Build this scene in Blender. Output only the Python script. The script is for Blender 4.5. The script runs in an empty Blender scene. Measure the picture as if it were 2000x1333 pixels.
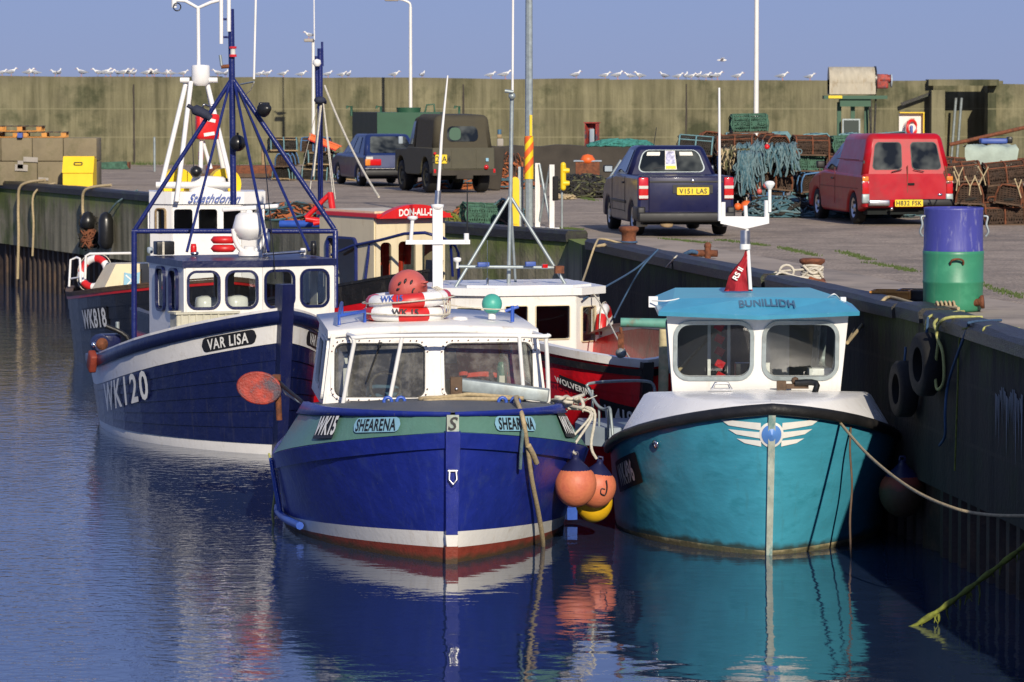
import bpy, bmesh, math, random
from mathutils import Vector, Matrix
from math import sin, cos, pi, radians, sqrt, atan2
random.seed(7)
S = bpy.context.scene
COL = S.collection
# ---------------------------------------------------------------- camera
CAMZ = 4.95; FPX = 7500.0; HZ = 170.0; QZ = 2.50; K = 2.45/2.30
TH = math.atan((666.5-HZ)/FPX)
cam = bpy.data.cameras.new('camera'); camo = bpy.data.objects.new('camera', cam); COL.objects.link(camo)
camo.location = (0, 0, CAMZ); camo.rotation_euler = (pi/2-TH, 0, 0)
cam.sensor_width = 36; cam.lens = 36*FPX/2000; cam.clip_start = 0.5; cam.clip_end = 5000
cam.dof.use_dof = True; cam.dof.focus_distance = 43; cam.dof.aperture_fstop = 7.0
S.camera = camo
# ---------------------------------------------------------------- sky, sun, exposure
SUN_A, SUN_E = radians(13), radians(24)
w = bpy.data.worlds.new("World"); S.world = w; w.use_nodes = True
nt = w.node_tree; nt.nodes.clear()
sky = nt.nodes.new('ShaderNodeTexSky'); sky.sky_type = 'NISHITA'; sky.sun_disc = False
sky.sun_elevation = SUN_E; sky.sun_rotation = pi-SUN_A; sky.air_density = 1.0; sky.dust_density = 0.1; sky.ozone_density = 3.0
tint = nt.nodes.new('ShaderNodeMix'); tint.data_type = 'RGBA'; tint.blend_type = 'MULTIPLY'; tint.inputs[0].default_value = 1
tint.inputs[7].default_value = (0.60, 0.74, 1.62, 1)
bg = nt.nodes.new('ShaderNodeBackground'); bg.inputs[1].default_value = 0.05
wo = nt.nodes.new('ShaderNodeOutputWorld')
nt.links.new(sky.outputs[0], tint.inputs[6]); flat = nt.nodes.new('ShaderNodeMix'); flat.data_type = 'RGBA'; flat.inputs[0].default_value = .6; flat.inputs[7].default_value = (5.3, 6.9, 11.8, 1)   # constant colour added to even out the sky and lift the fill light
nt.links.new(tint.outputs[2], flat.inputs[6]); nt.links.new(flat.outputs[2], bg.inputs[0]); nt.links.new(bg.outputs[0], wo.inputs[0])
sl = bpy.data.lights.new('sun', 'SUN'); sl.energy = 4.8; sl.angle = radians(0.5); sl.color = (1.0, 0.90, 0.74)
so = bpy.data.objects.new('sun', sl); COL.objects.link(so)
sd = Vector((sin(SUN_A)*cos(SUN_E), -cos(SUN_A)*cos(SUN_E), sin(SUN_E)))
so.rotation_euler = sd.to_track_quat('Z', 'Y').to_euler(); so.location = (10, -20, 20)
S.view_settings.view_transform = 'Standard'; S.view_settings.look = 'None'; S.view_settings.exposure = 0; S.view_settings.gamma = 1
S.cycles.max_bounces = 8; S.cycles.transparent_max_bounces = 12; S.cycles.caustics_reflective = False; S.cycles.caustics_refractive = False

def ray(px, py):
    u = (px-1000)/FPX; v = (666.5-py)/FPX
    return Vector((u, cos(TH)+v*sin(TH), -sin(TH)+v*cos(TH)))
def at(px, py, Y):
    r = ray(px, py); return Vector((0, 0, CAMZ)) + r*(Y/r.y)
def gp(px, py, z=QZ):
    r = ray(px, py); return Vector((0, 0, CAMZ)) + r*((z-CAMZ)/r.z)

# ---------------------------------------------------------------- materials
MATS = {}
def mat(name, col, rough=0.5, var=0.12, scale=6.0, bump=0.0, bscale=40.0, metal=0.0, dirt=None, dirt_amt=0.0, dscale=3.0, dthr=0.55, coat=0.0, stretch=(1,1,1), spec=0.5, runs=None, weed=0.0):
    m = bpy.data.materials.new(name); m.use_nodes = True; n = m.node_tree.nodes; L = m.node_tree.links
    b = n['Principled BSDF']; b.inputs['Roughness'].default_value = rough; b.inputs['Metallic'].default_value = metal
    b.inputs['Coat Weight'].default_value = coat; b.inputs['Coat Roughness'].default_value = 0.08
    b.inputs['Specular IOR Level'].default_value = spec
    tc = n.new('ShaderNodeTexCoord'); mp = n.new('ShaderNodeMapping'); mp.inputs['Scale'].default_value = stretch
    L.new(tc.outputs['Object'], mp.inputs[0])
    ns = n.new('ShaderNodeTexNoise'); ns.inputs['Scale'].default_value = scale; ns.inputs['Detail'].default_value = 5
    L.new(mp.outputs[0], ns.inputs[0])
    r = n.new('ShaderNodeValToRGB'); c = Vector(col)
    r.color_ramp.elements[0].position = 0.3; r.color_ramp.elements[1].position = 0.7
    r.color_ramp.elements[0].color = (*(c*(1-var)), 1); r.color_ramp.elements[1].color = (*(c*(1+var)), 1)
    L.new(ns.outputs[0], r.inputs[0]); out = r.outputs[0]
    if dirt:
        d = n.new('ShaderNodeTexNoise'); d.inputs['Scale'].default_value = dscale; d.inputs['Detail'].default_value = 8; d.inputs['Roughness'].default_value = 0.65
        L.new(mp.outputs[0], d.inputs[0])
        rr = n.new('ShaderNodeValToRGB'); rr.color_ramp.elements[0].position = dthr; rr.color_ramp.elements[1].position = dthr+0.12
        rr.color_ramp.elements[0].color = (0,0,0,1); rr.color_ramp.elements[1].color = (dirt_amt,)*3+(1,)
        L.new(d.outputs[0], rr.inputs[0])
        mx = n.new('ShaderNodeMix'); mx.data_type = 'RGBA'; mx.inputs[7].default_value = (*dirt, 1)
        L.new(rr.outputs[0], mx.inputs[0]); L.new(out, mx.inputs[6]); out = mx.outputs[2]
    if runs:    # vertical run-down stains and fine scratches
        rc_, ra_ = runs; m5 = n.new('ShaderNodeMapping'); m5.inputs['Scale'].default_value = (7, 7, .55); L.new(tc.outputs['Object'], m5.inputs[0])
        n5 = n.new('ShaderNodeTexNoise'); n5.inputs['Scale'].default_value = 1.6; n5.inputs['Detail'].default_value = 9; n5.inputs['Roughness'].default_value = .75; L.new(m5.outputs[0], n5.inputs[0])
        r5 = n.new('ShaderNodeValToRGB'); r5.color_ramp.elements[0].position = .55; r5.color_ramp.elements[1].position = .74; r5.color_ramp.elements[0].color = (0,0,0,1); r5.color_ramp.elements[1].color = (ra_,)*3+(1,)
        L.new(n5.outputs[0], r5.inputs[0]); x5 = n.new('ShaderNodeMix'); x5.data_type = 'RGBA'; x5.inputs[7].default_value = (*rc_, 1); L.new(r5.outputs[0], x5.inputs[0]); L.new(out, x5.inputs[6]); out = x5.outputs[2]
        n6 = n.new('ShaderNodeTexNoise'); n6.inputs['Scale'].default_value = 22; n6.inputs['Detail'].default_value = 6; n6.inputs['Roughness'].default_value = .8; L.new(tc.outputs['Object'], n6.inputs[0])
        r6 = n.new('ShaderNodeValToRGB'); r6.color_ramp.elements[0].position = .66; r6.color_ramp.elements[1].position = .70; r6.color_ramp.elements[0].color = (0,0,0,1); r6.color_ramp.elements[1].color = (min(1,ra_*1.3),)*3+(1,)
        L.new(n6.outputs[0], r6.inputs[0]); x6 = n.new('ShaderNodeMix'); x6.data_type = 'RGBA'; x6.inputs[7].default_value = (.30,.28,.24, 1) if sum(col) < .6 else (.25,.12,.05,1); L.new(r6.outputs[0], x6.inputs[0]); L.new(out, x6.inputs[6]); out = x6.outputs[2]
    if weed:    # slime line just above the water
        sz = n.new('ShaderNodeSeparateXYZ'); L.new(tc.outputs['Object'], sz.inputs[0]); n7 = n.new('ShaderNodeTexNoise'); n7.inputs['Scale'].default_value = 5; n7.inputs['Detail'].default_value = 7; L.new(tc.outputs['Object'], n7.inputs[0])
        a7 = n.new('ShaderNodeMath'); a7.operation = 'MULTIPLY_ADD'; a7.inputs[1].default_value = -.16; L.new(n7.outputs[0], a7.inputs[0]); L.new(sz.outputs[2], a7.inputs[2])
        r7 = n.new('ShaderNodeMapRange'); r7.inputs[1].default_value = weed-.05; r7.inputs[2].default_value = weed-.11; r7.inputs[3].default_value = 0; r7.inputs[4].default_value = .85; L.new(a7.outputs[0], r7.inputs[0])
        x7 = n.new('ShaderNodeMix'); x7.data_type = 'RGBA'; x7.inputs[7].default_value = (.035,.035,.015,1); L.new(r7.outputs[0], x7.inputs[0]); L.new(out, x7.inputs[6]); out = x7.outputs[2]
    L.new(out, b.inputs['Base Color'])
    rn = n.new('ShaderNodeMapRange'); rn.inputs[3].default_value = max(rough-0.08, 0.02); rn.inputs[4].default_value = min(rough+0.12, 1)
    L.new(ns.outputs[0], rn.inputs[0]); L.new(rn.outputs[0], b.inputs['Roughness'])
    if bump:
        bn = n.new('ShaderNodeTexNoise'); bn.inputs['Scale'].default_value = bscale; bn.inputs['Detail'].default_value = 4
        L.new(mp.outputs[0], bn.inputs[0]); bb = n.new('ShaderNodeBump'); bb.inputs['Strength'].default_value = min(bump, 1); bb.inputs['Distance'].default_value = 0.02
        L.new(bn.outputs[0], bb.inputs['Height']); L.new(bb.outputs[0], b.inputs['Normal'])
    MATS[name] = m; return m
mat('white_paint', (.76,.74,.70), .32, .04, 4, .12, 18, runs=((.42,.30,.16),.45), dirt=(.38,.30,.18), dirt_amt=.35, dscale=5, dthr=.6)
mat('white_gel', (.80,.79,.77), .25, .03, 3, .05, 10, runs=((.50,.42,.30),.35), dirt=(.5,.45,.38), dirt_amt=.3, dscale=4, dthr=.62)
mat('cream', (.70,.60,.40), .4, .05, 3, .1, 15, runs=((.35,.22,.10),.4), dirt=(.4,.28,.12), dirt_amt=.35, dthr=.6)
mat('royal_blue', (.012,.024,.22), .33, .14, 5, .35, 14, runs=((.05,.07,.20),.55), weed=.02, dirt=(.03,.05,.20), dirt_amt=.5, dscale=3)
mat('navy', (.005,.009,.055), .3, .15, 5, .3, 14, runs=((.05,.05,.07),.5), dirt=(.02,.025,.06), dirt_amt=.5, dscale=4)
mat('mast_blue', (.010,.018,.12), .3, .15, 12, .2, 30, dirt=(.15,.05,.02), dirt_amt=.4, dscale=9, dthr=.63)
mat('light_blue', (.03,.09,.42), .35, .1, 12)
mat('green_grey', (.10,.22,.18), .4, .06, 4, .2, 16, runs=((.12,.2,.16),.5), dirt=(.15,.3,.26), dirt_amt=.3)
mat('turquoise', (.05,.29,.40), .33, .12, 1.6, .6, 3, runs=((.05,.20,.24),.6), weed=.10, dirt=(.02,.18,.24), dirt_amt=.5, dscale=1.8, dthr=.52, stretch=(1,1,2.2))
mat('cyan_roof', (.06,.31,.47), .3, .06, 5, .08, 20, dirt=(.3,.5,.6), dirt_amt=.35, dscale=7, dthr=.64)
mat('cyan_pale', (.12,.42,.52), .4, .06, 5)
mat('hull_red', (.54,.006,.012), .3, .12, 4, .3, 14, runs=((.16,.01,.01),.6), dirt=(.2,.004,.006), dirt_amt=.5)
mat('bright_red', (.62,.015,.015), .32, .1, 6, .1, 20)
mat('antifoul', (.22,.035,.018), .6, .2, 7, .3, 30, runs=((.09,.05,.03),.6), weed=.06, dirt=(.08,.03,.015), dirt_amt=.5)
mat('black_paint', (.012,.012,.013), .35, .2, 8, .3, 30, runs=((.10,.09,.08),.5), dirt=(.05,.04,.03), dirt_amt=.5, dthr=.6)
mat('black_rubber', (.01,.01,.011), .45, .2, 8, .2, 30, dirt=(.05,.045,.04), dirt_amt=.4, dthr=.58)
mat('grey_deck', (.085,.095,.11), .55, .12, 6, .3, 60, dirt=(.16,.14,.12), dirt_amt=.5)
mat('pale_deck', (.30,.36,.42), .5, .1, 6)
mat('alu', (.55,.55,.56), .3, .08, 12, metal=1)
mat('chrome', (.8,.8,.8), .12, .05, 8, metal=1)
mat('galv', (.32,.37,.38), .45, .15, 14, metal=.4, dirt=(.2,.18,.14), dirt_amt=.4)
mat('rust', (.17,.055,.022), .8, .35, 16, .5, 60, dirt=(.05,.02,.012), dirt_amt=.6, dscale=9, dthr=.5)
mat('rope_tan', (.42,.33,.19), .85, .2, 30, .4, 120)
mat('rope_pale', (.55,.51,.42), .85, .2, 30, .4, 120)
mat('rope_yellow', (.40,.40,.13), .85, .2, 30, .4, 120)
mat('rope_blue', (.04,.09,.17), .85, .2, 30, .4, 120)
mat('rope_teal', (.12,.19,.205), .9, .3, 18, .5, 90)
mat('weed', (.14,.16,.02), .8, .4, 20, .5, 60)
mat('buoy_orange', (.64,.19,.09), .5, .12, 4, .2, 30, runs=((.35,.12,.07),.6), dirt=(.5,.11,.07), dirt_amt=.6, dscale=2.5, dthr=.5)
mat('buoy_pink', (.50,.10,.08), .45, .12, 4, .1, 40, dirt=(.10,.05,.06), dirt_amt=.7, dscale=5, dthr=.62)
mat('buoy_navy', (.012,.014,.06), .4)
mat('buoy_yellow', (.80,.46,.01), .45, .1, 8, .1, 40)
mat('yellow', (.82,.56,.012), .4, .05, 4, dirt=(.4,.3,.05), dirt_amt=.3, dthr=.62)
mat('orange', (.75,.13,.02), .45, .1, 6)
mat('ring_red', (.60,.02,.02), .35, .08, 6, dirt=(.3,.02,.02), dirt_amt=.4)
mat('teal_float', (.06,.36,.28), .4, .1, 5)
mat('tyre', (.005,.005,.005), .8, .2, 20, .3, 60)
mat('timber_dark', (.020,.018,.015), .45, .45, 9, .6, 30, dirt=(.05,.065,.02), dirt_amt=.7, dscale=2.5, dthr=.53, stretch=(3,.5,3))
mat('timber_pale', (.30,.21,.11), .8, .25, 8, .3, 40, stretch=(1,4,4))
mat('timber_brown', (.10,.06,.035), .75, .3, 10, .3, 40)
mat('sheet_pile', (.035,.022,.015), .7, .4, 5, .5, 30, dirt=(.09,.05,.025), dirt_amt=.7, dscale=2, dthr=.5)
mat('block', (.22,.18,.11), .9, .15, 3, .4, 30, dirt=(.11,.10,.05), dirt_amt=.6, dscale=1.5, dthr=.5)
mat('concrete_pale', (.34,.31,.27), .85, .12, 5, .3, 40)
mat('low_wall', (.045,.038,.03), .9, .3, 2, .4, 20)
mat('tank_green', (.022,.085,.045), .5, .1, 3, dirt=(.02,.06,.03), dirt_amt=.5)
mat('tank_dark', (.012,.026,.02), .5, .1, 3)
mat('army_canvas', (.055,.047,.028), .8, .12, 5, .4, 12)
mat('army_paint', (.065,.06,.036), .65, .12, 6, .1, 20, dirt=(.08,.07,.05), dirt_amt=.5)
mat('car_navy', (.006,.008,.05), .3, .06, 6, coat=.3, spec=.3, dirt=(.04,.035,.045), dirt_amt=.22, dscale=2.5, dthr=.5)
mat('car_blue', (.012,.025,.10), .3, .06, 6, coat=.3, spec=.3)
mat('car_red', (.42,.003,.012), .3, .05, 6, coat=.25, spec=.25, dirt=(.26,.03,.03), dirt_amt=.4, dscale=2.5, dthr=.5)
mat('car_black', (.012,.012,.013), .5, .1, 10)
mat('under', (.003,.006,.006), .9, .1, 5)
mat('lamp_red', (.55,.01,.012), .15, .1, 8, coat=1)
mat('lamp_amber', (.7,.22,.03), .15, .1, 8, coat=1)
mat('lamp_clear', (.6,.6,.55), .15, .1, 8, coat=1)
mat('plate_yellow', (.80,.58,.02), .4, .03, 4)
mat('letter_black', (.012,.012,.014), .45, .1, 10)
mat('letter_white', (.78,.77,.72), .45, .05, 10)
mat('letter_blue', (.05,.10,.35), .45, .1, 10)
mat('letter_grey', (.06,.14,.22), .45, .1, 10)
mat('sign_blue', (.24,.46,.60), .4, .05, 5)
mat('net_brown', (.055,.032,.02), .9, .4, 12)
mat('net_dark', (.022,.019,.015), .9, .4, 12)
mat('net_orange', (.33,.10,.035), .9, .4, 9, .6, 40)
mat('net_turq', (.04,.20,.17), .9, .4, 12, .6, 40)
mat('net_olive', (.10,.10,.045), .9, .4, 12, .6, 40)
mat('net_green', (.05,.12,.08), .9, .4, 12)
mat('frame_teal', (.12,.24,.26), .6, .2, 12)
mat('frame_blue', (.06,.16,.32), .6, .2, 12)
mat('tarp', (.33,.40,.34), .7, .15, 5, .5, 12)
mat('gull_white', (.80,.78,.74), .8, .04, 10)
mat('gull_grey', (.28,.30,.34), .8, .08, 10)
mat('barrel_blue', (.055,.06,.30), .45, .1, 5, .15, 8, runs=((.22,.22,.36),.6), dirt=(.25,.25,.42), dirt_amt=.6, dscale=7, dthr=.56, stretch=(2,2,.6))
mat('barrel_green', (.035,.22,.12), .42, .08, 4, .15, 8, runs=((.10,.28,.16),.6), dirt=(.08,.35,.2), dirt_amt=.3, dscale=4)
mat('plastic_black', (.012,.012,.012), .3, .1, 10)
mat('drum_tan', (.42,.38,.29), .7, .12, 4, .2, 15, dirt=(.25,.17,.08), dirt_amt=.5, stretch=(3,1,1))
mat('cab_interior', (.45,.40,.30), .7, .1, 3)
mat('cab_dark', (.05,.045,.04), .8, .2, 4)
mat('jacket_orange', (.62,.05,.02), .75, .15, 5, .5, 12)
mat('cloth_dark', (.02,.025,.05), .8, .2, 5, .5, 12)
mat('flag_red', (.35,.01,.02), .8, .15, 8, .4, 14)
mat('paper', (.75,.72,.62), .7, .05, 8)
mat('poster', (.45,.45,.6), .6, .6, 22)
mat('bottle_green', (.01,.14,.10), .35, .1, 5)
mat('pipe_pale', (.50,.42,.24), .7, .25, 8, .3, 30, weed=.06, dirt=(.22,.28,.16), dirt_amt=.8, dscale=4, dthr=.5)
mat('pipe_green', (.10,.28,.22), .6, .2, 8, dirt=(.22,.08,.03), dirt_amt=.7, dscale=6, dthr=.55)
mat('paint_splash', (.16,.18,.20), .8, .35, 8, .3, 40, stretch=(1,4,.7))
mat('crate_white', (.48,.46,.36), .6, .12, 8)
mat('crate_orange', (.55,.23,.035), .5, .12, 8)
mat('stem_worn', (.38,.42,.36), .6, .25, 9, .3, 40, dirt=(.08,.22,.22), dirt_amt=.8, dscale=6, dthr=.52, stretch=(1,1,.5))
mat('emblem_blue', (.10,.25,.62), .4, .05, 5)
mat('puddle', (.02,.02,.025), .05, .1, 4)
# glass
g = bpy.data.materials.new('glass'); g.use_nodes = True; n = g.node_tree.nodes; L = g.node_tree.links; n.clear()
o = n.new('ShaderNodeOutputMaterial'); mx = n.new('ShaderNodeMixShader'); tr = n.new('ShaderNodeBsdfTransparent'); gl = n.new('ShaderNodeBsdfGlossy')
tr.inputs[0].default_value = (.82,.86,.84,1); gl.inputs['Roughness'].default_value = .03
fr = n.new('ShaderNodeLayerWeight'); fr.inputs[0].default_value = .5; pw = n.new('ShaderNodeMath'); pw.operation = 'POWER'; pw.inputs[1].default_value = 4.5; ad = n.new('ShaderNodeMath'); ad.operation = 'MULTIPLY_ADD'; ad.inputs[1].default_value = .9; ad.inputs[2].default_value = .045
tcn = n.new('ShaderNodeTexCoord'); nz = n.new('ShaderNodeTexNoise'); nz.inputs['Scale'].default_value = 3; bb = n.new('ShaderNodeBump'); bb.inputs['Strength'].default_value = .08
L.new(tcn.outputs['Object'], nz.inputs[0]); L.new(nz.outputs[0], bb.inputs['Height']); L.new(bb.outputs[0], gl.inputs['Normal'])
L.new(fr.outputs[1], pw.inputs[0]); L.new(pw.outputs[0], ad.inputs[0]); L.new(ad.outputs[0], mx.inputs[0]); L.new(tr.outputs[0], mx.inputs[1]); L.new(gl.outputs[0], mx.inputs[2]); L.new(mx.outputs[0], o.inputs[0])
MATS['glass'] = g
gd = g.copy(); gd.name = 'glass_dark'; gd.node_tree.nodes['Transparent BSDF'].inputs[0].default_value = (.30,.32,.33,1); MATS['glass_dark'] = gd
# weathered clear glass with salt spots
gs = g.copy(); gs.name = 'glass_salty'; MATS['glass_salty'] = gs
n = gs.node_tree.nodes; L = gs.node_tree.links
df = n.new('ShaderNodeBsdfDiffuse'); df.inputs[0].default_value = (.6,.58,.52,1); nz2 = n.new('ShaderNodeTexNoise'); nz2.inputs['Scale'].default_value = 2.5; nz2.inputs['Detail'].default_value = 10; nz2.inputs['Roughness'].default_value = .8
tc2 = n.new('ShaderNodeTexCoord'); L.new(tc2.outputs['Object'], nz2.inputs[0]); rp = n.new('ShaderNodeMapRange'); rp.inputs[1].default_value = .45; rp.inputs[2].default_value = .8; rp.inputs[3].default_value = .07; rp.inputs[4].default_value = .45
L.new(nz2.outputs[0], rp.inputs[0]); m2 = n.new('ShaderNodeMixShader'); L.new(rp.outputs[0], m2.inputs[0]); L.new(n['Mix Shader'].outputs[0], m2.inputs[1]); L.new(df.outputs[0], m2.inputs[2]); L.new(m2.outputs[0], n['Material Output'].inputs[0])

# ---------------------------------------------------------------- mesh builder
class MB:
    def __init__(s): s.v = []; s.f = []; s.m = []; s.sm = []; s.mats = []; s.cur = 0
    def mat(s, name):
        if name not in s.mats: s.mats.append(name)
        s.cur = s.mats.index(name); return s
    def add(s, vs, fs, smooth=False):
        o = len(s.v); s.v += [Vector(p) for p in vs]
        for f in fs: s.f.append([i+o for i in f]); s.m.append(s.cur); s.sm.append(smooth)
        return s
    def box(s, c, d, rz=0, rx=0, ry=0, bev=0.0):
        M = Matrix.Translation(Vector(c)) @ Matrix.Rotation(rz, 4, 'Z') @ Matrix.Rotation(ry, 4, 'Y') @ Matrix.Rotation(rx, 4, 'X')
        x, y, z = d[0]/2, d[1]/2, d[2]/2
        if bev <= 0:
            vs = [M @ Vector((sx*x, sy*y, sz*z)) for sz in (-1,1) for sy in (-1,1) for sx in (-1,1)]
            return s.add(vs, [(0,2,3,1),(4,5,7,6),(0,1,5,4),(2,6,7,3),(0,4,6,2),(1,3,7,5)])
        bm = bmesh.new(); bmesh.ops.create_cube(bm, size=1)
        for v in bm.verts: v.co = Vector((v.co.x*d[0], v.co.y*d[1], v.co.z*d[2]))
        bmesh.ops.bevel(bm, geom=bm.edges[:], offset=bev, segments=2, affect='EDGES', profile=.6)
        bm.verts.index_update(); vs = [M @ v.co for v in bm.verts]; fs = [[v.index for v in f.verts] for f in bm.faces]; bm.free()
        return s.add(vs, fs, True)
    def cyl(s, p0, p1, r0, r1=None, n=12, cap=True, smooth=True):
        r1 = r0 if r1 is None else r1
        p0 = Vector(p0); p1 = Vector(p1); d = (p1-p0)
        if d.length < 1e-6: return s
        q = d.to_track_quat('Z', 'Y'); vs = []
        for p, r in ((p0, r0), (p1, r1)):
            for i in range(n): vs.append(p + q @ Vector((r*cos(2*pi*i/n), r*sin(2*pi*i/n), 0)))
        fs = [(i, (i+1) % n, n+(i+1) % n, n+i) for i in range(n)]
        s.add(vs, fs, smooth)
        if cap: s.add(vs, [tuple(range(n))[::-1], tuple(range(n, 2*n))])
        return s
    def tube(s, pts, r, n=8, closed=False, cap=True):
        pts = [Vector(p) for p in pts]; N = len(pts); vs = []; up = None
        rr = r if isinstance(r, (list, tuple)) else [r]*N
        for i, p in enumerate(pts):
            a = pts[(i-1) % N] if (closed or i > 0) else p; b = pts[(i+1) % N] if (closed or i < N-1) else p
            t = (b-a).normalized() if (b-a).length > 1e-9 else Vector((0,0,1))
            if up is None: up = Vector((0,0,1)) if abs(t.z) < .9 else Vector((1,0,0))
            x = t.cross(up)
            if x.length < 1e-4: x = t.cross(Vector((0,1,0.1)))
            x.normalize(); y = x.cross(t); up = y
            for k in range(n): vs.append(p + x*(rr[i]*cos(2*pi*k/n)) + y*(rr[i]*sin(2*pi*k/n)))
        fs = []
        for i in range(N if closed else N-1):
            j = (i+1) % N
            for k in range(n): fs.append((i*n+k, i*n+(k+1) % n, j*n+(k+1) % n, j*n+k))
        s.add(vs, fs, True)
        if cap and not closed: s.add(vs, [tuple(range(n))[::-1], tuple(range((N-1)*n, N*n))])
        return s
    def lathe(s, c, prof, n=24, axis=(0,0,1), smooth=True, sc=(1,1)):
        q = Vector(axis).to_track_quat('Z', 'Y'); c = Vector(c); vs = []
        for r, z in prof:
            for i in range(n): vs.append(c + q @ Vector((sc[0]*r*cos(2*pi*i/n), sc[1]*r*sin(2*pi*i/n), z)))
        fs = []
        for j in range(len(prof)-1):
            for i in range(n): fs.append((j*n+i, j*n+(i+1) % n, (j+1)*n+(i+1) % n, (j+1)*n+i))
        return s.add(vs, fs, smooth)
    def sphere(s, c, r, n=16, sc=(1,1,1)):
        m = n//2; vs = []; fs = []
        for j in range(m+1):
            a = pi*j/m
            for i in range(n): vs.append(Vector(c)+Vector((r*sc[0]*sin(a)*cos(2*pi*i/n), r*sc[1]*sin(a)*sin(2*pi*i/n), r*sc[2]*cos(a))))
        for j in range(m):
            for i in range(n): fs.append((j*n+i, (j+1)*n+i, (j+1)*n+(i+1) % n, j*n+(i+1) % n))
        return s.add(vs, fs, True)
    def prism(s, poly, z0, z1, M=None):   # poly in xy extruded in z, M maps
        n = len(poly); M = M or Matrix.Identity(4)
        vs = [M @ Vector((x, y, z0)) for x, y in poly]+[M @ Vector((x, y, z1)) for x, y in poly]
        s.add(vs, [tuple(range(n))[::-1], tuple(range(n, 2*n))]+[(i, (i+1) % n, n+(i+1) % n, n+i) for i in range(n)]); return s
    def grid(s, rows, smooth=True, close=False):
        n = len(rows[0]); vs = [p for r in rows for p in r]; fs = []
        for j in range(len(rows)-1):
            for i in range(n if close else n-1):
                fs.append((j*n+i, j*n+(i+1) % n, (j+1)*n+(i+1) % n, (j+1)*n+i))
        return s.add(vs, fs, smooth)
    def build(s, name, parent=None, weld=False, mats=None):
        me = bpy.data.meshes.new(name); me.from_pydata([tuple(v) for v in s.v], [], s.f); 
        for mname in s.mats: me.materials.append(MATS[mname])
        me.polygons.foreach_set('material_index', s.m); me.polygons.foreach_set('use_smooth', s.sm)
        bm = bmesh.new(); bm.from_mesh(me)
        if weld: bmesh.ops.remove_doubles(bm, verts=bm.verts, dist=1e-4)
        bmesh.ops.recalc_face_normals(bm, faces=bm.faces); bm.to_mesh(me); bm.free()
        ob = bpy.data.objects.new(name, me); COL.objects.link(ob)
        if parent: ob.parent = parent
        return ob
def tag(o, label=None, cat=None, group=None, kind=None):
    if label: o['label'] = label
    if cat: o['category'] = cat
    if group: o['group'] = group
    if kind: o['kind'] = kind
    return o
def empty(name, loc=(0,0,0), rz=0, label=None, cat=None, group=None, sc=1.0):
    o = bpy.data.objects.new(name, None); COL.objects.link(o); o.location = loc; o.rotation_euler = (0,0,rz); o.empty_display_size = .1
    if sc != 1.0: o.scale = (sc,)*3
    return tag(o, label, cat, group)
def dup(root, loc=None, rz=None, label=None, group=None, rot=None, sc=None):
    r = root.copy(); COL.objects.link(r)
    if loc is not None: r.location = loc
    if rz is not None: r.rotation_euler = (0,0,rz)
    if rot is not None: r.rotation_euler = rot
    if sc is not None: r.scale = (sc,)*3
    if label: r['label'] = label
    if group: r['group'] = group
    for ch in list(root.children):
        c = ch.copy(); COL.objects.link(c); c.parent = r
        for g2 in list(ch.children):
            d = g2.copy(); COL.objects.link(d); d.parent = c
    return r
def rr(cx, cy, w, h, r, n=5):
    pts = []
    for (sx, sy, a0) in ((1,1,0),(-1,1,pi/2),(-1,-1,pi),(1,-1,3*pi/2)):
        for k in range(n+1):
            a = a0 + (pi/2)*k/n
            pts.append((cx+sx*(w/2-r)+r*cos(a), cy+sy*(h/2-r)+r*sin(a)))
    return pts
def fill2d(outline, holes, thick=0.0):
    cu = bpy.data.curves.new('c', 'CURVE'); cu.dimensions = '2D'; cu.fill_mode = 'BOTH'; cu.extrude = thick/2
    for pl in [outline]+list(holes):
        sp = cu.splines.new('POLY'); sp.points.add(len(pl)-1)
        for i, p in enumerate(pl): sp.points[i].co = (p[0], p[1], 0, 1)
        sp.use_cyclic_u = True
    ob = bpy.data.objects.new('c', cu); me = bpy.data.meshes.new_from_object(ob)
    vs = [v.co.copy() for v in me.vertices]; fs = [list(p.vertices) for p in me.polygons]
    bpy.data.objects.remove(ob); bpy.data.curves.remove(cu); bpy.data.meshes.remove(me); return vs, fs
def frame_of(O, U, V):
    U = Vector(U).normalized(); V = Vector(V); V = (V-U*V.dot(U)).normalized(); N = U.cross(V)
    M = Matrix(((U.x,V.x,N.x,O[0]),(U.y,V.y,N.y,O[1]),(U.z,V.z,N.z,O[2]),(0,0,0,1))); return M
def panel(mb, M, outline, holes=(), thick=.03, off=0.0):
    vs, fs = fill2d(outline, holes, thick); mb.add([M @ (v+Vector((0,0,off))) for v in vs], fs)
def text2d(txt, size, bold=0.0, shear=0.0, space=1.0, sx=1.0):
    cu = bpy.data.curves.new('t', 'FONT'); cu.body = txt; cu.size = size; cu.align_x = 'CENTER'; cu.align_y = 'CENTER'; cu.offset = bold; cu.shear = shear; cu.space_character = space; cu.resolution_u = 3
    ob = bpy.data.objects.new('t', cu); me = bpy.data.meshes.new_from_object(ob)
    vs = [Vector((v.co.x*sx, v.co.y, 0)) for v in me.vertices]; fs = [list(p.vertices) for p in me.polygons]
    bpy.data.objects.remove(ob); bpy.data.curves.remove(cu); bpy.data.meshes.remove(me)
    ys = [v.y for v in vs]; cy = (max(ys)+min(ys))/2; xs = [v.x for v in vs]; cx = (max(xs)+min(xs))/2
    return [Vector((v.x-cx, v.y-cy, 0)) for v in vs], fs
def text_on(mb, M, txt, size, x=0, y=0, off=.004, **k):
    vs, fs = text2d(txt, size, **k); mb.add([M @ Vector((v.x+x, v.y+y, off)) for v in vs], fs)
def catenary(a, b, sag, n=14):
    a = Vector(a); b = Vector(b); return [a.lerp(b, i/n) - Vector((0,0,sag*4*(i/n)*(1-i/n))) for i in range(n+1)]
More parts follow.
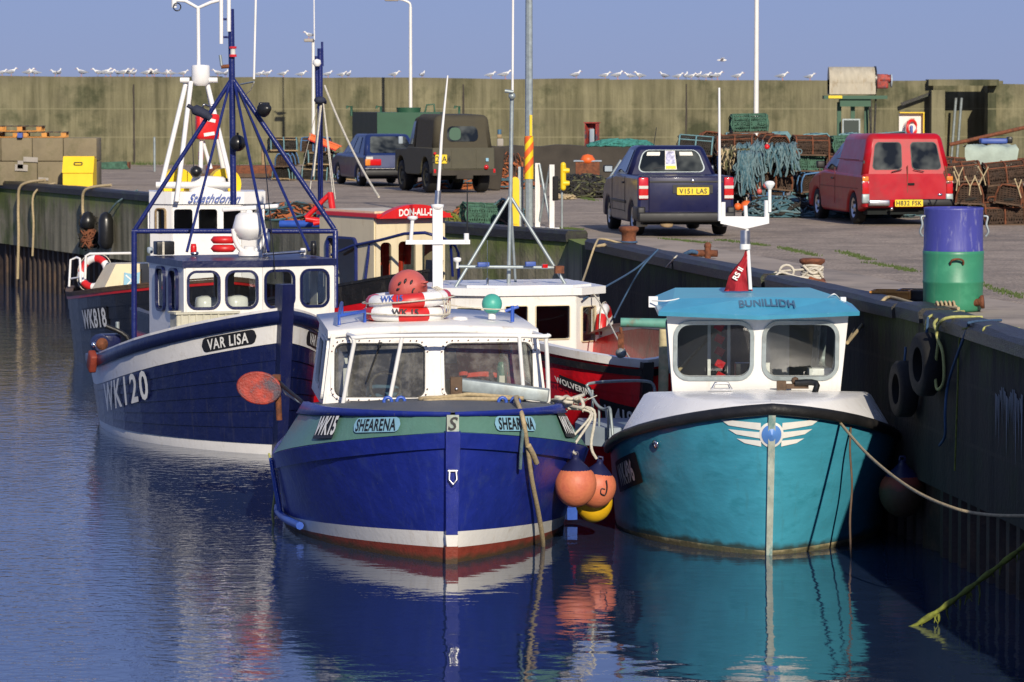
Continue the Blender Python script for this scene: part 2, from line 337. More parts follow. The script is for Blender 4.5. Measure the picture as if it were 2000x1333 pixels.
def smooth_path(P, n=6):
    P = [Vector(p) for p in P]; out = []
    for i in range(len(P)-1):
        p0 = P[max(i-1,0)]; p1 = P[i]; p2 = P[i+1]; p3 = P[min(i+2, len(P)-1)]
        for k in range(n):
            t = k/n; out.append(.5*((2*p1)+(p2-p0)*t+(2*p0-5*p1+4*p2-p3)*t*t+(3*p1-p0-3*p2+p3)*t**3))
    out.append(P[-1]); return out
def rope(mb, pts, r, n=6, seed=None): mb.tube(pts, r, n)
# ================================================================ water
def vstreak(name, base, moss, streak, topdark=None, jointz=()):
    """weathered concrete: vertical run-down streaks, moss patches, pour lines"""
    m = mat(name, base, .88, .18, 1.2, .5, 14, dirt=moss, dirt_amt=.85, dscale=.55, dthr=.52)
    n = m.node_tree.nodes; L = m.node_tree.links; b = n['Principled BSDF']
    tc = n.new('ShaderNodeTexCoord'); mp = n.new('ShaderNodeMapping'); mp.inputs['Scale'].default_value = (2.2, 2.2, .16)
    L.new(tc.outputs['Object'], mp.inputs[0]); t = n.new('ShaderNodeTexNoise'); t.inputs['Scale'].default_value = 1.6; t.inputs['Detail'].default_value = 7; t.inputs['Roughness'].default_value = .7
    L.new(mp.outputs[0], t.inputs[0]); r = n.new('ShaderNodeValToRGB'); r.color_ramp.elements[0].position = .36; r.color_ramp.elements[1].position = .62
    r.color_ramp.elements[0].color = (*streak, 1); r.color_ramp.elements[1].color = (1.12,1.12,1.12,1)
    L.new(t.outputs[0], r.inputs[0]); mx = n.new('ShaderNodeMix'); mx.data_type = 'RGBA'; mx.blend_type = 'MULTIPLY'; mx.inputs[0].default_value = 1
    src = b.inputs['Base Color'].links[0].from_socket; L.new(src, mx.inputs[6]); L.new(r.outputs[0], mx.inputs[7]); out = mx.outputs[2]
    sep = n.new('ShaderNodeSeparateXYZ'); L.new(tc.outputs['Object'], sep.inputs[0])
    if topdark:   # lichen band along the top: (z start, z full, colour)
        z0, z1, cc = topdark
        mr = n.new('ShaderNodeMapRange'); mr.inputs[1].default_value = z0; mr.inputs[2].default_value = z1
        ad = n.new('ShaderNodeMath'); ad.operation = 'MULTIPLY_ADD'; ad.inputs[1].default_value = 1.2; L.new(t.outputs[0], ad.inputs[0]); L.new(sep.outputs[2], ad.inputs[2]); 
        L.new(ad.outputs[0], mr.inputs[0]); m3 = n.new('ShaderNodeMix'); m3.data_type = 'RGBA'; m3.inputs[7].default_value = (*cc, 1)
        L.new(mr.outputs[0], m3.inputs[0]); L.new(out, m3.inputs[6]); out = m3.outputs[2]
    for jz in jointz:
        c1 = n.new('ShaderNodeMath'); c1.operation = 'COMPARE'; c1.inputs[1].default_value = jz; c1.inputs[2].default_value = .02; L.new(sep.outputs[2], c1.inputs[0])
        ml = n.new('ShaderNodeMath'); ml.operation = 'MULTIPLY'; ml.inputs[1].default_value = .5; L.new(c1.outputs[0], ml.inputs[0])
        m4 = n.new('ShaderNodeMix'); m4.data_type = 'RGBA'; m4.inputs[7].default_value = (base[0]*1.35,base[1]*1.35,base[2]*1.35,1); L.new(ml.outputs[0], m4.inputs[0]); L.new(out, m4.inputs[6]); out = m4.outputs[2]
    L.new(out, b.inputs['Base Color']); return m
wm = bpy.data.materials.new('water'); wm.use_nodes = True; n = wm.node_tree.nodes; L = wm.node_tree.links; b = n['Principled BSDF']
b.inputs['Base Color'].default_value = (.018,.034,.075,1); b.inputs['Roughness'].default_value = .015; b.inputs['IOR'].default_value = 2.3
tc = n.new('ShaderNodeTexCoord')
def wn(sx, sy, sc, det, rough=.5):
    mp = n.new('ShaderNodeMapping'); mp.inputs['Scale'].default_value = (sx, sy, 1); L.new(tc.outputs['Object'], mp.inputs[0])
    t = n.new('ShaderNodeTexNoise'); t.inputs['Scale'].default_value = sc; t.inputs['Detail'].default_value = det; t.inputs['Roughness'].default_value = rough; L.new(mp.outputs[0], t.inputs[0]); return t
a = wn(1, 1.2, 5.5, 3); c = wn(1, 1.1, 1.3, 2); msk = wn(.5, .12, .55, 2)
sepw = n.new('ShaderNodeSeparateXYZ'); L.new(tc.outputs['Object'], sepw.inputs[0])
xm = n.new('ShaderNodeMapRange'); xm.inputs[1].default_value = -.6; xm.inputs[2].default_value = -3.6; xm.inputs[3].default_value = 0.0; xm.inputs[4].default_value = 1.0; L.new(sepw.outputs[0], xm.inputs[0])
rm = n.new('ShaderNodeMapRange'); rm.inputs[1].default_value = .42; rm.inputs[2].default_value = .62; rm.inputs[3].default_value = .45; rm.inputs[4].default_value = 1.0; L.new(msk.outputs[0], rm.inputs[0])
am = n.new('ShaderNodeMath'); am.operation = 'MULTIPLY_ADD'; am.inputs[1].default_value = 1.5; am.inputs[2].default_value = 0.45; L.new(xm.outputs[0], am.inputs[0])
mm = n.new('ShaderNodeMath'); mm.operation = 'MULTIPLY'; L.new(rm.outputs[0], mm.inputs[0]); L.new(am.outputs[0], mm.inputs[1])
h1 = n.new('ShaderNodeMath'); h1.operation = 'MULTIPLY'; L.new(a.outputs[0], h1.inputs[0]); L.new(mm.outputs[0], h1.inputs[1])
h2 = n.new('ShaderNodeMath'); h2.operation = 'MULTIPLY_ADD'; h2.inputs[1].default_value = 1.6; L.new(c.outputs[0], h2.inputs[0]); L.new(h1.outputs[0], h2.inputs[2])
bb = n.new('ShaderNodeBump'); bb.inputs['Strength'].default_value = 1.0; bb.inputs['Distance'].default_value = .0062; L.new(h2.outputs[0], bb.inputs['Height']); L.new(bb.outputs[0], b.inputs['Normal'])
MATS['water'] = wm
mb = MB().mat('water'); mb.add([(-400,-30,0),(60,-30,0),(60,300,0),(-400,300,0)], [(0,1,2,3)]); tag(mb.build('water'), kind='structure')
mb = MB().mat('timber_dark'); mb.add([(-400,-30,-6),(60,-30,-6),(60,300,-6),(-400,300,-6)], [(0,1,2,3)]); tag(mb.build('harbour_bed'), kind='structure')
mat('sea', (.02,.05,.10), .15, .1, .05)
mb = MB().mat('sea'); mb.add([(-4000,301,-.5),(4000,301,-.5),(4000,4800,-.5),(-4000,4800,-.5)], [(0,1,2,3)]); tag(mb.build('sea'), kind='structure')

# ================================================================ quay edge line
NEAR = [(7.2,-12),(6.2,8),(5.1,26),(4.55,34.2),(4.08,38.5),(3.71,41.1),(3.01,45.2),(2.12,50),(1.03,56.5)]
NEAR = [(x*K,y*K) for x,y in NEAR]
FAR = [(.86,58.6),(-1.22,62.6),(-2.65,66.4),(-7.3,79),(-12.2,90.5),(-30,131)]
FAR = [(x*K,y*K) for x,y in FAR]
EDGE = NEAR+FAR
def off_line(P, d):   # offset to the right-hand side (landward)
    out = []
    for i, p in enumerate(P):
        a = Vector(P[max(i-1,0)]); b = Vector(P[min(i+1,len(P)-1)]); t = (b-a).normalized(); out.append((p[0]+t.y*d, p[1]-t.x*d))
    return out
# ground sheet
asp = mat('asphalt', (.33,.27,.215), .9, .22, 1.2, .8, 55, dirt=(.20,.165,.135), dirt_amt=.8, dscale=.45, dthr=.5)
nn = asp.node_tree.nodes; LL = asp.node_tree.links; bs = nn['Principled BSDF']
tcx = nn.new('ShaderNodeTexCoord'); vz = nn.new('ShaderNodeTexNoise'); vz.inputs['Scale'].default_value = 28; vz.inputs['Detail'].default_value = 3; vz.inputs['Roughness'].default_value = .8; LL.new(tcx.outputs['Object'], vz.inputs[0])
rp = nn.new('ShaderNodeValToRGB'); rp.color_ramp.elements[0].position = .35; rp.color_ramp.elements[1].position = .68; rp.color_ramp.elements[0].color = (.45,.45,.45,1); rp.color_ramp.elements[1].color = (1.65,1.6,1.5,1); LL.new(vz.outputs[0], rp.inputs[0])
mx = nn.new('ShaderNodeMix'); mx.data_type = 'RGBA'; mx.blend_type = 'MULTIPLY'; mx.inputs[0].default_value = 1; src = bs.inputs['Base Color'].links[0].from_socket; LL.new(src, mx.inputs[6]); LL.new(rp.outputs[0], mx.inputs[7]); LL.new(mx.outputs[2], bs.inputs['Base Color'])
mat('apron', (.36,.295,.23), .85, .15, 1.0, .4, 30, dirt=(.20,.17,.135), dirt_amt=.7, dscale=.8, dthr=.5)
mat('grass', (.06,.09,.022), .9, .4, 12)
base = off_line(EDGE, .32)
poly = base + [(-30,190),(300,190),(300,-12)]
mb = MB().mat('asphalt'); mb.add([(x,y,QZ-.012) for x,y in poly], [tuple(range(len(poly)))]); tag(mb.build('quay_ground'), kind='structure')
ap = off_line(EDGE, 1.75); 
mb = MB().mat('apron'); mb.grid([[Vector((x,y,QZ-.006)) for x,y in base],[Vector((x+random.uniform(-.04,.04),y,QZ-.006)) for x,y in ap]], False); tag(mb.build('quay_apron'), kind='structure')
# grass tufts and moss strips on the quay (uncountable)
mb = MB().mat('grass')
def tuft(x, y, h, n=10, sp=.15):
    for k in range(n):
        a = random.uniform(0, 2*pi); ox = x+random.gauss(0, sp); oy = y+random.gauss(0, sp*1.4); hh = h*random.uniform(.4, 1.1); wd = .012
        mb.add([(ox-wd,oy,QZ-.02),(ox+wd,oy,QZ-.02),(ox+.5*hh*cos(a),oy+.5*hh*sin(a),QZ+hh)], [(0,1,2)])
for seg in (((1640,490),(1700,508)),((1520,482),(1600,500)),((1405,468),(1500,480)),((1700,512),(1790,530)),((1900,550),(2000,582)),((1100,445),(1135,449)),((1290,466),(1380,474)),((1900,432),(1935,438)),((1130,385),(1165,392))):
    for i in range(60):
        t = random.random(); p = gp(seg[0][0]+(seg[1][0]-seg[0][0])*t, seg[0][1]+(seg[1][1]-seg[0][1])*t); tuft(p.x, p.y, .025, 4, .05)
for i in range(260):
    t = random.random(); p = gp(190+t*350, 316+random.uniform(-2,6)); tuft(p.x, p.y+random.uniform(-1,1), .12, 6, .3)
for i in range(50): p = gp(1900+random.uniform(0,40), 436); tuft(p.x, p.y, .22, 8, .12)
tag(mb.build('grass'), kind='stuff')

# ================================================================ quay walls
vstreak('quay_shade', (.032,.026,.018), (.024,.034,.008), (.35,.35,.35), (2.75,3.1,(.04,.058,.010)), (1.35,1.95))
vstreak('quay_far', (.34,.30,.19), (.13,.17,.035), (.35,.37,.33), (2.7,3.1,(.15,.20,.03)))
def quay_wall(name, P, label, facemat, zbot, beams, bw=.32, bh=.15, pile=True):
    root = empty(name, (0,0,0), 0, label, 'wall', 'harbour quay walls')
    mb = MB().mat(facemat)
    O = [Vector((x,y,0)) for x,y in P]; I = [Vector((x,y,0)) for x,y in off_line(P, .9)]
    rows = []
    nseg = 6
    for z in (QZ-.02, QZ-.02-.45*(QZ-zbot), zbot): rows.append([p+Vector((0,0,z)) for p in O])
    mb.grid([[p+Vector((0,0,QZ-.02)) for p in I]]+rows, False)
    mb.build('wall_face', root)
    if pile:   # corrugated sheet piling below the concrete
        mb = MB().mat('sheet_pile'); top = []; bot = []; L_ = 0
        Q = off_line(P, .10)
        for i in range(len(Q)-1):
            a = Vector(Q[i]); b = Vector(Q[i+1]); d = (b-a); t = d.normalized(); nn_ = Vector((t.y,-t.x)); k = int(d.length/.42)
            for j in range(k):
                s0 = j*.42
                for (ss, of) in ((0,0),(.14,0),(.21,.16),(.35,.16)):
                    p = a+t*(s0+ss)+nn_*of; top.append(Vector((p.x,p.y,zbot+.25))); bot.append(Vector((p.x,p.y,-1.5)))
        mb.grid([top, bot], False); mb.build('sheet_piling', root)
    # coping beams, one timber each
    for (i0, t0, i1, t1, dz) in beams:
        a = Vector(P[i0]).lerp(Vector(P[i0+1]), t0); b = Vector(P[i1]).lerp(Vector(P[i1+1]) if i1+1 < len(P) else Vector(P[i1]), t1)
        t = (b-a).normalized(); nn_ = Vector((t.y,-t.x)); L_ = (b-a).length; N = max(4, int(L_/.7)); rows = []
        for k in range(N+1):
            c = a+t*(L_*k/N); j = random.uniform(-.012,.012)
            prof = [(-.04,-.02),(-.05,bh-.05),(-.01,bh+j),(bw-.03,bh+j*.5),(bw,bh-.04),(bw,-.02)]
            rows.append([Vector((c.x+nn_.x*o_, c.y+nn_.y*o_, QZ+dz+h_)) for o_, h_ in prof])
        m2 = MB().mat('timber_dark'); m2.grid(rows, False, True); m2.add(rows[0], [tuple(range(6))]); m2.add(rows[-1], [tuple(range(6))])
        m2.build('coping_beam', root)
    return root
nb = [(0,0,1,.97,0),(2,.03,3,.9,.0),(3,.95,4,.30,.02),(4,.36,5,.99,-.02),(6,.03,6,.98,.0),(7,.0,7,.93,0)]
nb = [(i0,t0,i1,t1,dz*.5-.05) for (i0,t0,i1,t1,dz) in nb]
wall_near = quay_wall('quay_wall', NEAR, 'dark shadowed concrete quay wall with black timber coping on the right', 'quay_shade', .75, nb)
fb = [(0,-.25,0,.98,-.05),(1,.02,1,.98,-.05),(2,.01,2,.49,-.05),(2,.5,2,.99,-.05),(3,.01,3,.98,-.05),(4,.01,4,.98,-.05)]
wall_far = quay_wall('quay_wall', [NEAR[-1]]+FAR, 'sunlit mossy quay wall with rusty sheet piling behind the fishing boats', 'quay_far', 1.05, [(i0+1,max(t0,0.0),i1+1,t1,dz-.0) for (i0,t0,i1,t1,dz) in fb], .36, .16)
mb = MB().mat('timber_dark')
# white paint run down the near wall
P0 = Vector(NEAR[2]); P1 = Vector(NEAR[3]); 
root = wall_near; mb = MB().mat('paint_splash')
def wallpt(px, py, off=.012):   # point on the near wall face seen at a pixel: marches along the wall line
    best = None
    for i in range(len(NEAR)-1):
        for k in range(200):
            p = Vector(NEAR[i]).lerp(Vector(NEAR[i+1]), k/200); X = 1000+FPX*p.x/p.y
            if best is None or abs(X-px) < best[0]: best = (abs(X-px), p)
    p = best[1]; q = at(px, py, p.y); return Vector((p.x-off, p.y, q.z))
cols = []
for px in range(1950, 2004, 3):
    y0 = 762+10*sin(px*.3)+(px-1950)*.2; y1 = y0+random.uniform(25,190)*(.4+.6*abs(sin((px-1945)*.09)))
    a = wallpt(px-1.1, y0); b_ = wallpt(px+1.6, y0+3); c = wallpt(px+.9, y1); mb.add([a,b_,c], [(0,1,2)])
mb.build('paint_run', root)

# ================================================================ sea wall at the back
WY = 115.0*K
vstreak('seawall', (.175,.160,.092), (.048,.056,.024), (.55,.56,.50), (3.1,4.0,(.09,.08,.055)), (.85,1.75))
zt = lambda px, py: at(px, py, WY).z
root = empty('sea_wall', (0,WY,QZ), 0, 'long weathered grey green concrete sea wall behind the quay with gulls on its top', 'wall')
mb = MB().mat('seawall')
def wallseg(px0, px1, y0, y1, front=0, th=1.2):
    x0 = at(px0,300,WY).x; x1 = at(px1,300,WY).x; N = max(2, int(abs(x1-x0)/1.5))
    top = []
    for k in range(N+1):
        t = k/N; top.append((x0+(x1-x0)*t, zt(0,y0+(y1-y0)*t)+random.uniform(-.022,.022)-QZ))
    F = -front
    mb.grid([[Vector((x,F,-.3)) for x,z in top],[Vector((x,F,z)) for x,z in top],[Vector((x,F+th,z)) for x,z in top],[Vector((x,F+th,-.3)) for x,z in top]], False)
    mb.add([(x0,F,-.3),(x0,F,top[0][1]),(x0,F+th,top[0][1]),(x0,F+th,-.3)], [(0,1,2,3)])
    mb.add([(x1,F,-.3),(x1,F,top[-1][1]),(x1,F+th,top[-1][1]),(x1,F+th,-.3)], [(0,1,2,3)])
wallseg(-900, 430, 146, 150); wallseg(430, 1190, 151, 155); wallseg(1190, 1822, 155, 158); wallseg(1932, 2900, 165, 170, -.15)
# recess between
x0 = at(1832,300,WY).x; x1 = at(1926,300,WY).x
mb.build('wall_face', root)
random.seed(77)
for px_ in (262,905,1340,1700):
    x_ = at(px_,300,WY).x; j = MB().mat('low_wall'); hz_ = zt(0,160)-QZ-.08; w_j = random.uniform(.018,.035)
    y_j = -.155 if px_ > 1935 else -.004
    j.grid([[Vector((x_-w_j+random.uniform(-.01,.01),y_j,hz_*k/12)) for k in range(13)],[Vector((x_+w_j+random.uniform(-.01,.01),y_j,hz_*k/12)) for k in range(13)]],False); j.build('wall_joint', root)
r2 = MB().mat('seawall'); H = zt(0,158)-QZ
r2.box(((x0+x1)/2, 1.6, H/2), (x1-x0+1.4, .4, H)); r2.build('recess_back', root)
r2 = MB().mat('seawall')
r2.box((x0-.08, -.25, H/2-.15), (.42, .9, H-.3)); r2.build('pier', root)
r2 = MB().mat('seawall'); r2.box((x1+.12, -.05, H/2-.2), (.26, .8, H-.4)); r2.build('pier', root)
r2 = MB().mat('seawall'); r2.box(((x0+x1)/2+.0, .1, H-.06), (x1-x0+.7, .9, .2)); r2.build('lintel', root)
r2 = MB().mat('galv')
for px in (1861,1872): 
    x = at(px,300,WY).x; r2.cyl((x, .5, 0), (x+.12, .3, H-.55), .045, n=8)
r2.build('pipe', root)
r2 = MB().mat('timber_brown'); a = at(1855,283,WY-14); b_ = at(2030,243,WY-14)
ob = MB().mat('rust').tube([a,b_],.055,8).build('steel_boom'); tag(ob, 'long thin steel boom slanting up in front of the sea wall at far right','boom')
m2 = MB().mat('timber_dark'); x = at(1805,195,WY).x
m2.box((x-.2,-.3,at(0,170,WY).z-QZ-.35),(1.2,.12,.1),ry=-.35); m2.build('bracket', root)
x = at(1826,200,WY).x; m2 = MB().mat('lamp_clear'); m2.lathe((x,-.5,zt(0,190)-QZ),[(.0,.12),(.1,.08),(.12,-.15),(.03,-.3),(0,-.3)],10); m2.cyl((x,-.5,zt(0,190)-QZ-.3),(x-.05,-.5,zt(0,190)-QZ-.8),.03); m2.build('bulkhead_lamp', root)
# ================================================================ hull tools
class Hull:
    def __init__(s, L, B, zb, zm, zs_, rake=.3, qm=.5, p=2.3, r=1.15, wlb=.92, wp=1.8, wr=1.05, fl=1.0, draft=.5, tr=.8, qmw=.6, zpow=2.0, zq=.55, trw=.7):
        s.__dict__.update(locals())
    def sheer(s, q):
        if q < s.zq: return s.zm+(s.zb-s.zm)*(1-q/s.zq)**s.zpow
        return s.zm+(s.zs_-s.zm)*((q-s.zq)/(1-s.zq))**2
    def f(s, q, qm, p, r, tr):
        if q < qm: return max(0, 1-(1-q/qm)**p)**(1/r)
        return 1-(1-tr)*((q-qm)/(1-qm))**2
    def P(s, side, q, z, off=0.0):
        zs = s.sheer(q); bs = s.B/2*s.f(q, s.qm, s.p, s.r, s.tr); bw = s.wlb*s.B/2*s.f(q, s.qmw, s.wp, s.wr, s.trw)
        w = z/zs
        if w >= 0: b = bw+(bs-bw)*min(w,1.3)**s.fl; y = q*s.L-s.rake*w*(1-q)**3
        else: t = min(1, -z/s.draft); b = bw*sqrt(max(0, 1-t*t*.92)); y = q*s.L+.35*s.rake*t*(1-q)**3
        p = Vector((side*b, y, z))
        if off: p += s.N(side, q, z)*off
        return p
    def N(s, side, q, z):
        e = .01; q0 = max(q-e, 0.001); a = s.P(side, min(q+e,1), z)-s.P(side, q0, z); b = s.P(side, q, z+.03)-s.P(side, q, z-.03)
        n = a.cross(b); n.normalize(); return n if n.x*side > 0 or (abs(n.x) < 1e-6 and n.y < 0) else -n
    def arc(s, side, q, dx, z):   # q after walking dx metres from q (positive = aft) at height z
        n = max(2, int(abs(dx)/.02)); st = dx/n
        for _ in range(n):
            e = .002; g = (s.P(side, min(q+e,1), z)-s.P(side, max(q-e,0), z)).length/(min(q+e,1)-max(q-e,0)); q = min(max(q+st/g, 0.0), 1)
        return q
QS = [0,.004,.012,.025,.045,.07,.1,.14,.19,.25,.32,.4,.5,.6,.7,.8,.88,.94,.98,1]
def hull_band(mb, H, f0, f1, n=2, off=0.0, q0=0, q1=1, sides=(-1,1), qs=None):
    qs = [q for q in (qs or QS) if q0 <= q <= q1]
    if qs[-1] < q1: qs.append(q1)
    if qs[0] > q0: qs.insert(0, q0)
    for sd in sides:
        mb.grid([[H.P(sd, q, f0(q)+(f1(q)-f0(q))*k/n, off) for q in qs] for k in range(n+1)], True)
def text_hull(mb, H, side, txt, q0, z0, size, off=.012, follow=True, board=None, tilt=0, **k):
    """lettering (and an optional board behind it) bent onto the hull"""
    def put(vs, fs, o):
        out = []
        xs = sorted(set(round(v.x, 3) for v in vs)); tab = {}
        for x in xs:
            d = x if side > 0 else -x
            tab[x] = H.arc(side, q0, d, z0)
        for v in vs:
            q = tab[round(v.x, 3)]; z = z0+v.y+(H.sheer(q)-H.sheer(q0) if follow else 0)+tilt*v.x
            out.append(H.P(side, q, z, o))
        mb.add(out, fs)
    vs, fs = text2d(txt, size, **k)
    if board:
        bm_, bw, bh, br = board; N = 36; B = []
        cur = mb.cur; keep = mb.mats[cur]; mb.mat(bm_)
        # board as a strip grid with rounded ends
        rows = []
        for i in range(N+1):
            x = -bw/2+bw*i/N; d = max(0, br-(bw/2-abs(x))); hh = bh/2-(br-sqrt(max(0, br*br-d*d)))
            rows.append((x, hh))
        bv = [Vector((x,-h,0)) for x,h in rows]+[Vector((x,h,0)) for x,h in rows]
        put(bv, [(i,i+1,N+2+i,N+1+i) for i in range(N)], off*.5)
        mb.mat(keep)
    put(vs, fs, off)
def stem_post(H, ztop, wid, dep, proud=.06, zbot=-.5, n=10):
    rows = []
    for k in range(n+1):
        z = zbot+(ztop-zbot)*k/n; zz = min(z, H.sheer(0)*1.0); p = H.P(1, 0, zz); y = p.y-(z-zz)*.12
        w_ = wid/2*(1.0+.25*(k/n))
        rows.append([Vector((-w_,y+dep,z)),Vector((-w_*.8,y-proud,z)),Vector((w_*.8,y-proud,z)),Vector((w_,y+dep,z))])
    return rows
def transom(mb, H, z0, n=8):
    pts = [H.P(-1, 1, z0+(H.sheer(1)-z0)*k/n) for k in range(n+1)]; pts2 = [H.P(1, 1, z0+(H.sheer(1)-z0)*k/n) for k in range(n+1)]
    for i in range(n): mb.add([pts[i], pts2[i], pts2[i+1], pts[i+1]], [(0,1,2,3)])
def inset_line(H, zf, ins, q0=0, q1=1, side=1, qs=None):
    out = []
    for q in [q for q in (qs or QS) if q0 <= q <= q1]+([q1] if q1 not in (qs or QS) else []):
        z = min(zf(q), H.sheer(q)); p = H.P(side, q, z); b = max(0, abs(p.x)-ins); out.append(Vector((side*b, max(p.y, H.P(side,0,z).y+ins*1.2), zf(q))))
    return out
def deck(mb, H, zf, ins=.06, q0=0, q1=1, camber=.0):
    a = inset_line(H, zf, ins, q0, q1, -1); b = inset_line(H, zf, ins, q0, q1, 1); rows = []
    for p, r in zip(a, b): rows.append([p, p.lerp(r,.25)+Vector((0,0,camber*.75)), p.lerp(r,.5)+Vector((0,0,camber)), p.lerp(r,.75)+Vector((0,0,camber*.75)), r])
    mb.grid(rows, True)
def bulwark(mb, H, zdeck, ins=.07, q0=0, q1=1):
    for sd in (-1, 1):
        mb.grid([inset_line(H, H.sheer, ins, q0, q1, sd), inset_line(H, zdeck, ins, q0, q1, sd)], True)
def rail_cap(mb, H, wid, th, dz=0, q0=0, q1=1, out=.03):
    for sd in (-1, 1):
        rows = []
        for q in [q for q in QS if q0 <= q <= q1]:
            z = H.sheer(q); p = H.P(sd, q, z); n = H.N(sd, max(q,.004), z); n.z = 0; n.normalize()
            if q == 0: n = Vector((sd*.5,-.86,0))
            o = p+n*out; i_ = p-n*(wid-out)
            if i_.x*sd < 0: i_.x = 0
            z0 = z+dz
            rows.append([Vector((o.x,o.y,z0)),Vector((o.x,o.y,z0+th)),Vector((i_.x,i_.y,z0+th)),Vector((i_.x,i_.y,z0))])
        mb.grid(rows, False, True); mb.add(rows[-1], [(0,1,2,3)])
def window(parent, M, x, y, w, h, r, fmat, gmat='glass', fw=.035, ft=.03, off=0.0, name='window', depth=.02, s=1):
    mb = MB().mat(fmat); panel(mb, M, rr(x,y,w+2*fw,h+2*fw,r+fw), [rr(x,y,w,h,r)], ft, s*(off+ft*.3)); f = mb.build(name, parent)
    mb = MB().mat(gmat); vs, fs = fill2d(rr(x,y,w+.01,h+.01,r), []); mb.add([M @ (v+Vector((0,0,s*(off-depth)))) for v in vs], fs); mb.build('pane', f); return f
def lifering(name, loc, R=.38, r=.075, rot=(0,0,0), label=None, cat='lifebuoy', group=None, parent=None, a='ring_red', b='white_gel', n=32, flat=1.0):
    mb = MB(); 
    for k in range(4):
        for (mm_, t0, t1) in ((b, 0, .5), (a, .5, 1)):
            mb.mat(mm_); a0 = (k+t0)*pi/2; a1 = (k+t1)*pi/2; rows = []
            for i in range(9):
                t = a0+(a1-a0)*i/8
                rows.append([Vector(((R+r*cos(s_))*cos(t), (R+r*cos(s_))*sin(t), r*flat*sin(s_))) for s_ in [2*pi*j/12 for j in range(12)]])
            mb.grid(rows, True, True)
    mb.mat('rope_pale')
    pts = []
    for i in range(33):
        t = 2*pi*i/32; k_ = abs(sin(2*t)); pts.append(((R+r+.01+.03*k_)*cos(t), (R+r+.01+.03*k_)*sin(t), 0))
    mb.tube(pts[:-1], .009, 5, True)
    o = mb.build(name, parent); o.location = loc; o.rotation_euler = rot
    if label: tag(o, label, cat, group)
    return o
def buoy(name, loc, R, m, cap='buoy_navy', rot=(0,0,0), label=None, group=None, sc=1.12):
    root = empty(name, loc, 0, label, 'buoy', group); root.rotation_euler = rot
    mb = MB().mat(m); prof = []
    for k in range(17):
        a = pi*k/16; prof.append((R*sin(a), -R*cos(a)*sc if cos(a) > 0 else -R*cos(a)))
    prof = [(r_, z) for r_, z in prof if z < R*.62]
    prof.append((R*.72, R*.66)); mb.lathe((0,0,0), prof, 28); mb.build('ball', root)
    mb = MB().mat(cap); mb.lathe((0,0,0), [(R*.735,R*.645),(R*.55,R*.85),(R*.32,R*1.05),(R*.17,R*1.2),(R*.15,R*1.36),(0,R*1.37)], 24); mb.tube([(-R*.13,0,R*1.33),(-R*.1,0,R*1.5),(R*.1,0,R*1.5),(R*.13,0,R*1.33)], R*.06); mb.build('cap', root)
    return root

# ================================================================ SHEARENA : royal blue boat, front
HS = Hull(7.2, 3.42, 1.39, .80, .85, rake=.22, qm=.43, p=2.6, r=1.3, wlb=.93, wp=2.0, wr=1.12, fl=1.0, draft=.55, tr=.70, qmw=.56, trw=.6, zpow=1.35, zq=.55)
sh_loc = at(881, 1100, 39.75); sh_loc.z = 0
SH = empty('fishing_boat', sh_loc, radians(5.5), 'royal blue boat with grey green bow band and two life rings on its roof', 'boat', 'fishing boats moored in the harbour')
mb = MB()
wt = lambda q: .335-.20*min(q/.5,1); rt = lambda q: .165-.135*min(q/.5,1)
mb.mat('antifoul'); hull_band(mb, HS, lambda q: -.5, rt, 5)
mb.mat('white_paint'); hull_band(mb, HS, rt, wt, 1)
mb.mat('royal_blue'); hull_band(mb, HS, wt, HS.sheer, 8); transom(mb, HS, -.4)
mb.build('hull', SH, True)
mb = MB().mat('royal_blue')
hull_band(mb, HS, lambda q: HS.sheer(q)-.16, HS.sheer, 1, .035)
for z_ in (0,-.16):
    for sd in (-1,1): mb.grid([[HS.P(sd,q,HS.sheer(q)+z_) for q in QS],[HS.P(sd,q,HS.sheer(q)+z_,.035) for q in QS]], True)
mb.build('rubbing_strake', SH)
# raised fore-bulwark with tumblehome, then blue lip and grey foredeck
def topz(q): return 1.60-.16*min(q/.45,1)**1.2
def upper(sd, q, t, off=0):
    zk = HS.sheer(q); p = HS.P(sd, q, zk, .02); ins = .02+.34*min(q/.30,1)**1.5*1.0; z = zk+(topz(q)-zk)*t
    return Vector((sd*max(0, abs(p.x)-ins*t+off), p.y+(.03 if q < .02 else 0)-t*.04*(1-q)**4, z))
qs1 = [q for q in QS if q <= .4]+[.44]
mb = MB().mat('green_grey')
for sd in (-1,1): mb.grid([[upper(sd,q,.0+.80*k/4) for q in qs1] for k in range(5)], True)
for sd in (-1,1): mb.add([upper(sd,.44,0),upper(sd,.44,.8),Vector((sd*.2,HS.P(1,.44,.5).y,topz(.44))),Vector((sd*.2,HS.P(1,.44,.5).y,.5))], [(0,1,2,3)])
mb.build('bulwark', SH, True)
mb = MB().mat('royal_blue')
for sd in (-1,1):
    mb.grid([[upper(sd,q,.78,.0) for q in qs1],[upper(sd,q,.78,.035) for q in qs1],[upper(sd,q,1.0,.035) for q in qs1],[upper(sd,q,1.0,-.03) for q in qs1]], True)
mb.build('lip', SH)
mb = MB().mat('grey_deck'); rows = []
for q in qs1:
    a = upper(-1,q,.97); b = upper(1,q,.97); rows.append([a.lerp(b,k/6)+Vector((0,0,.07*sin(pi*k/6)*min(1,q*6))) for k in range(7)])
mb.grid(rows, True); mb.build('foredeck', SH)
mb = MB().mat('grey_deck'); deck(mb, HS, lambda q: .55, .05, .42, 1); mb.build('cockpit_sole', SH)
mb = MB().mat('royal_blue'); mb.grid(stem_post(HS, 1.40, .15, .1, .075, .31), False); r_ = stem_post(HS, 1.40, .15, .1, .075, .31)[-1]; mb.add(r_, [(0,1,2,3)])
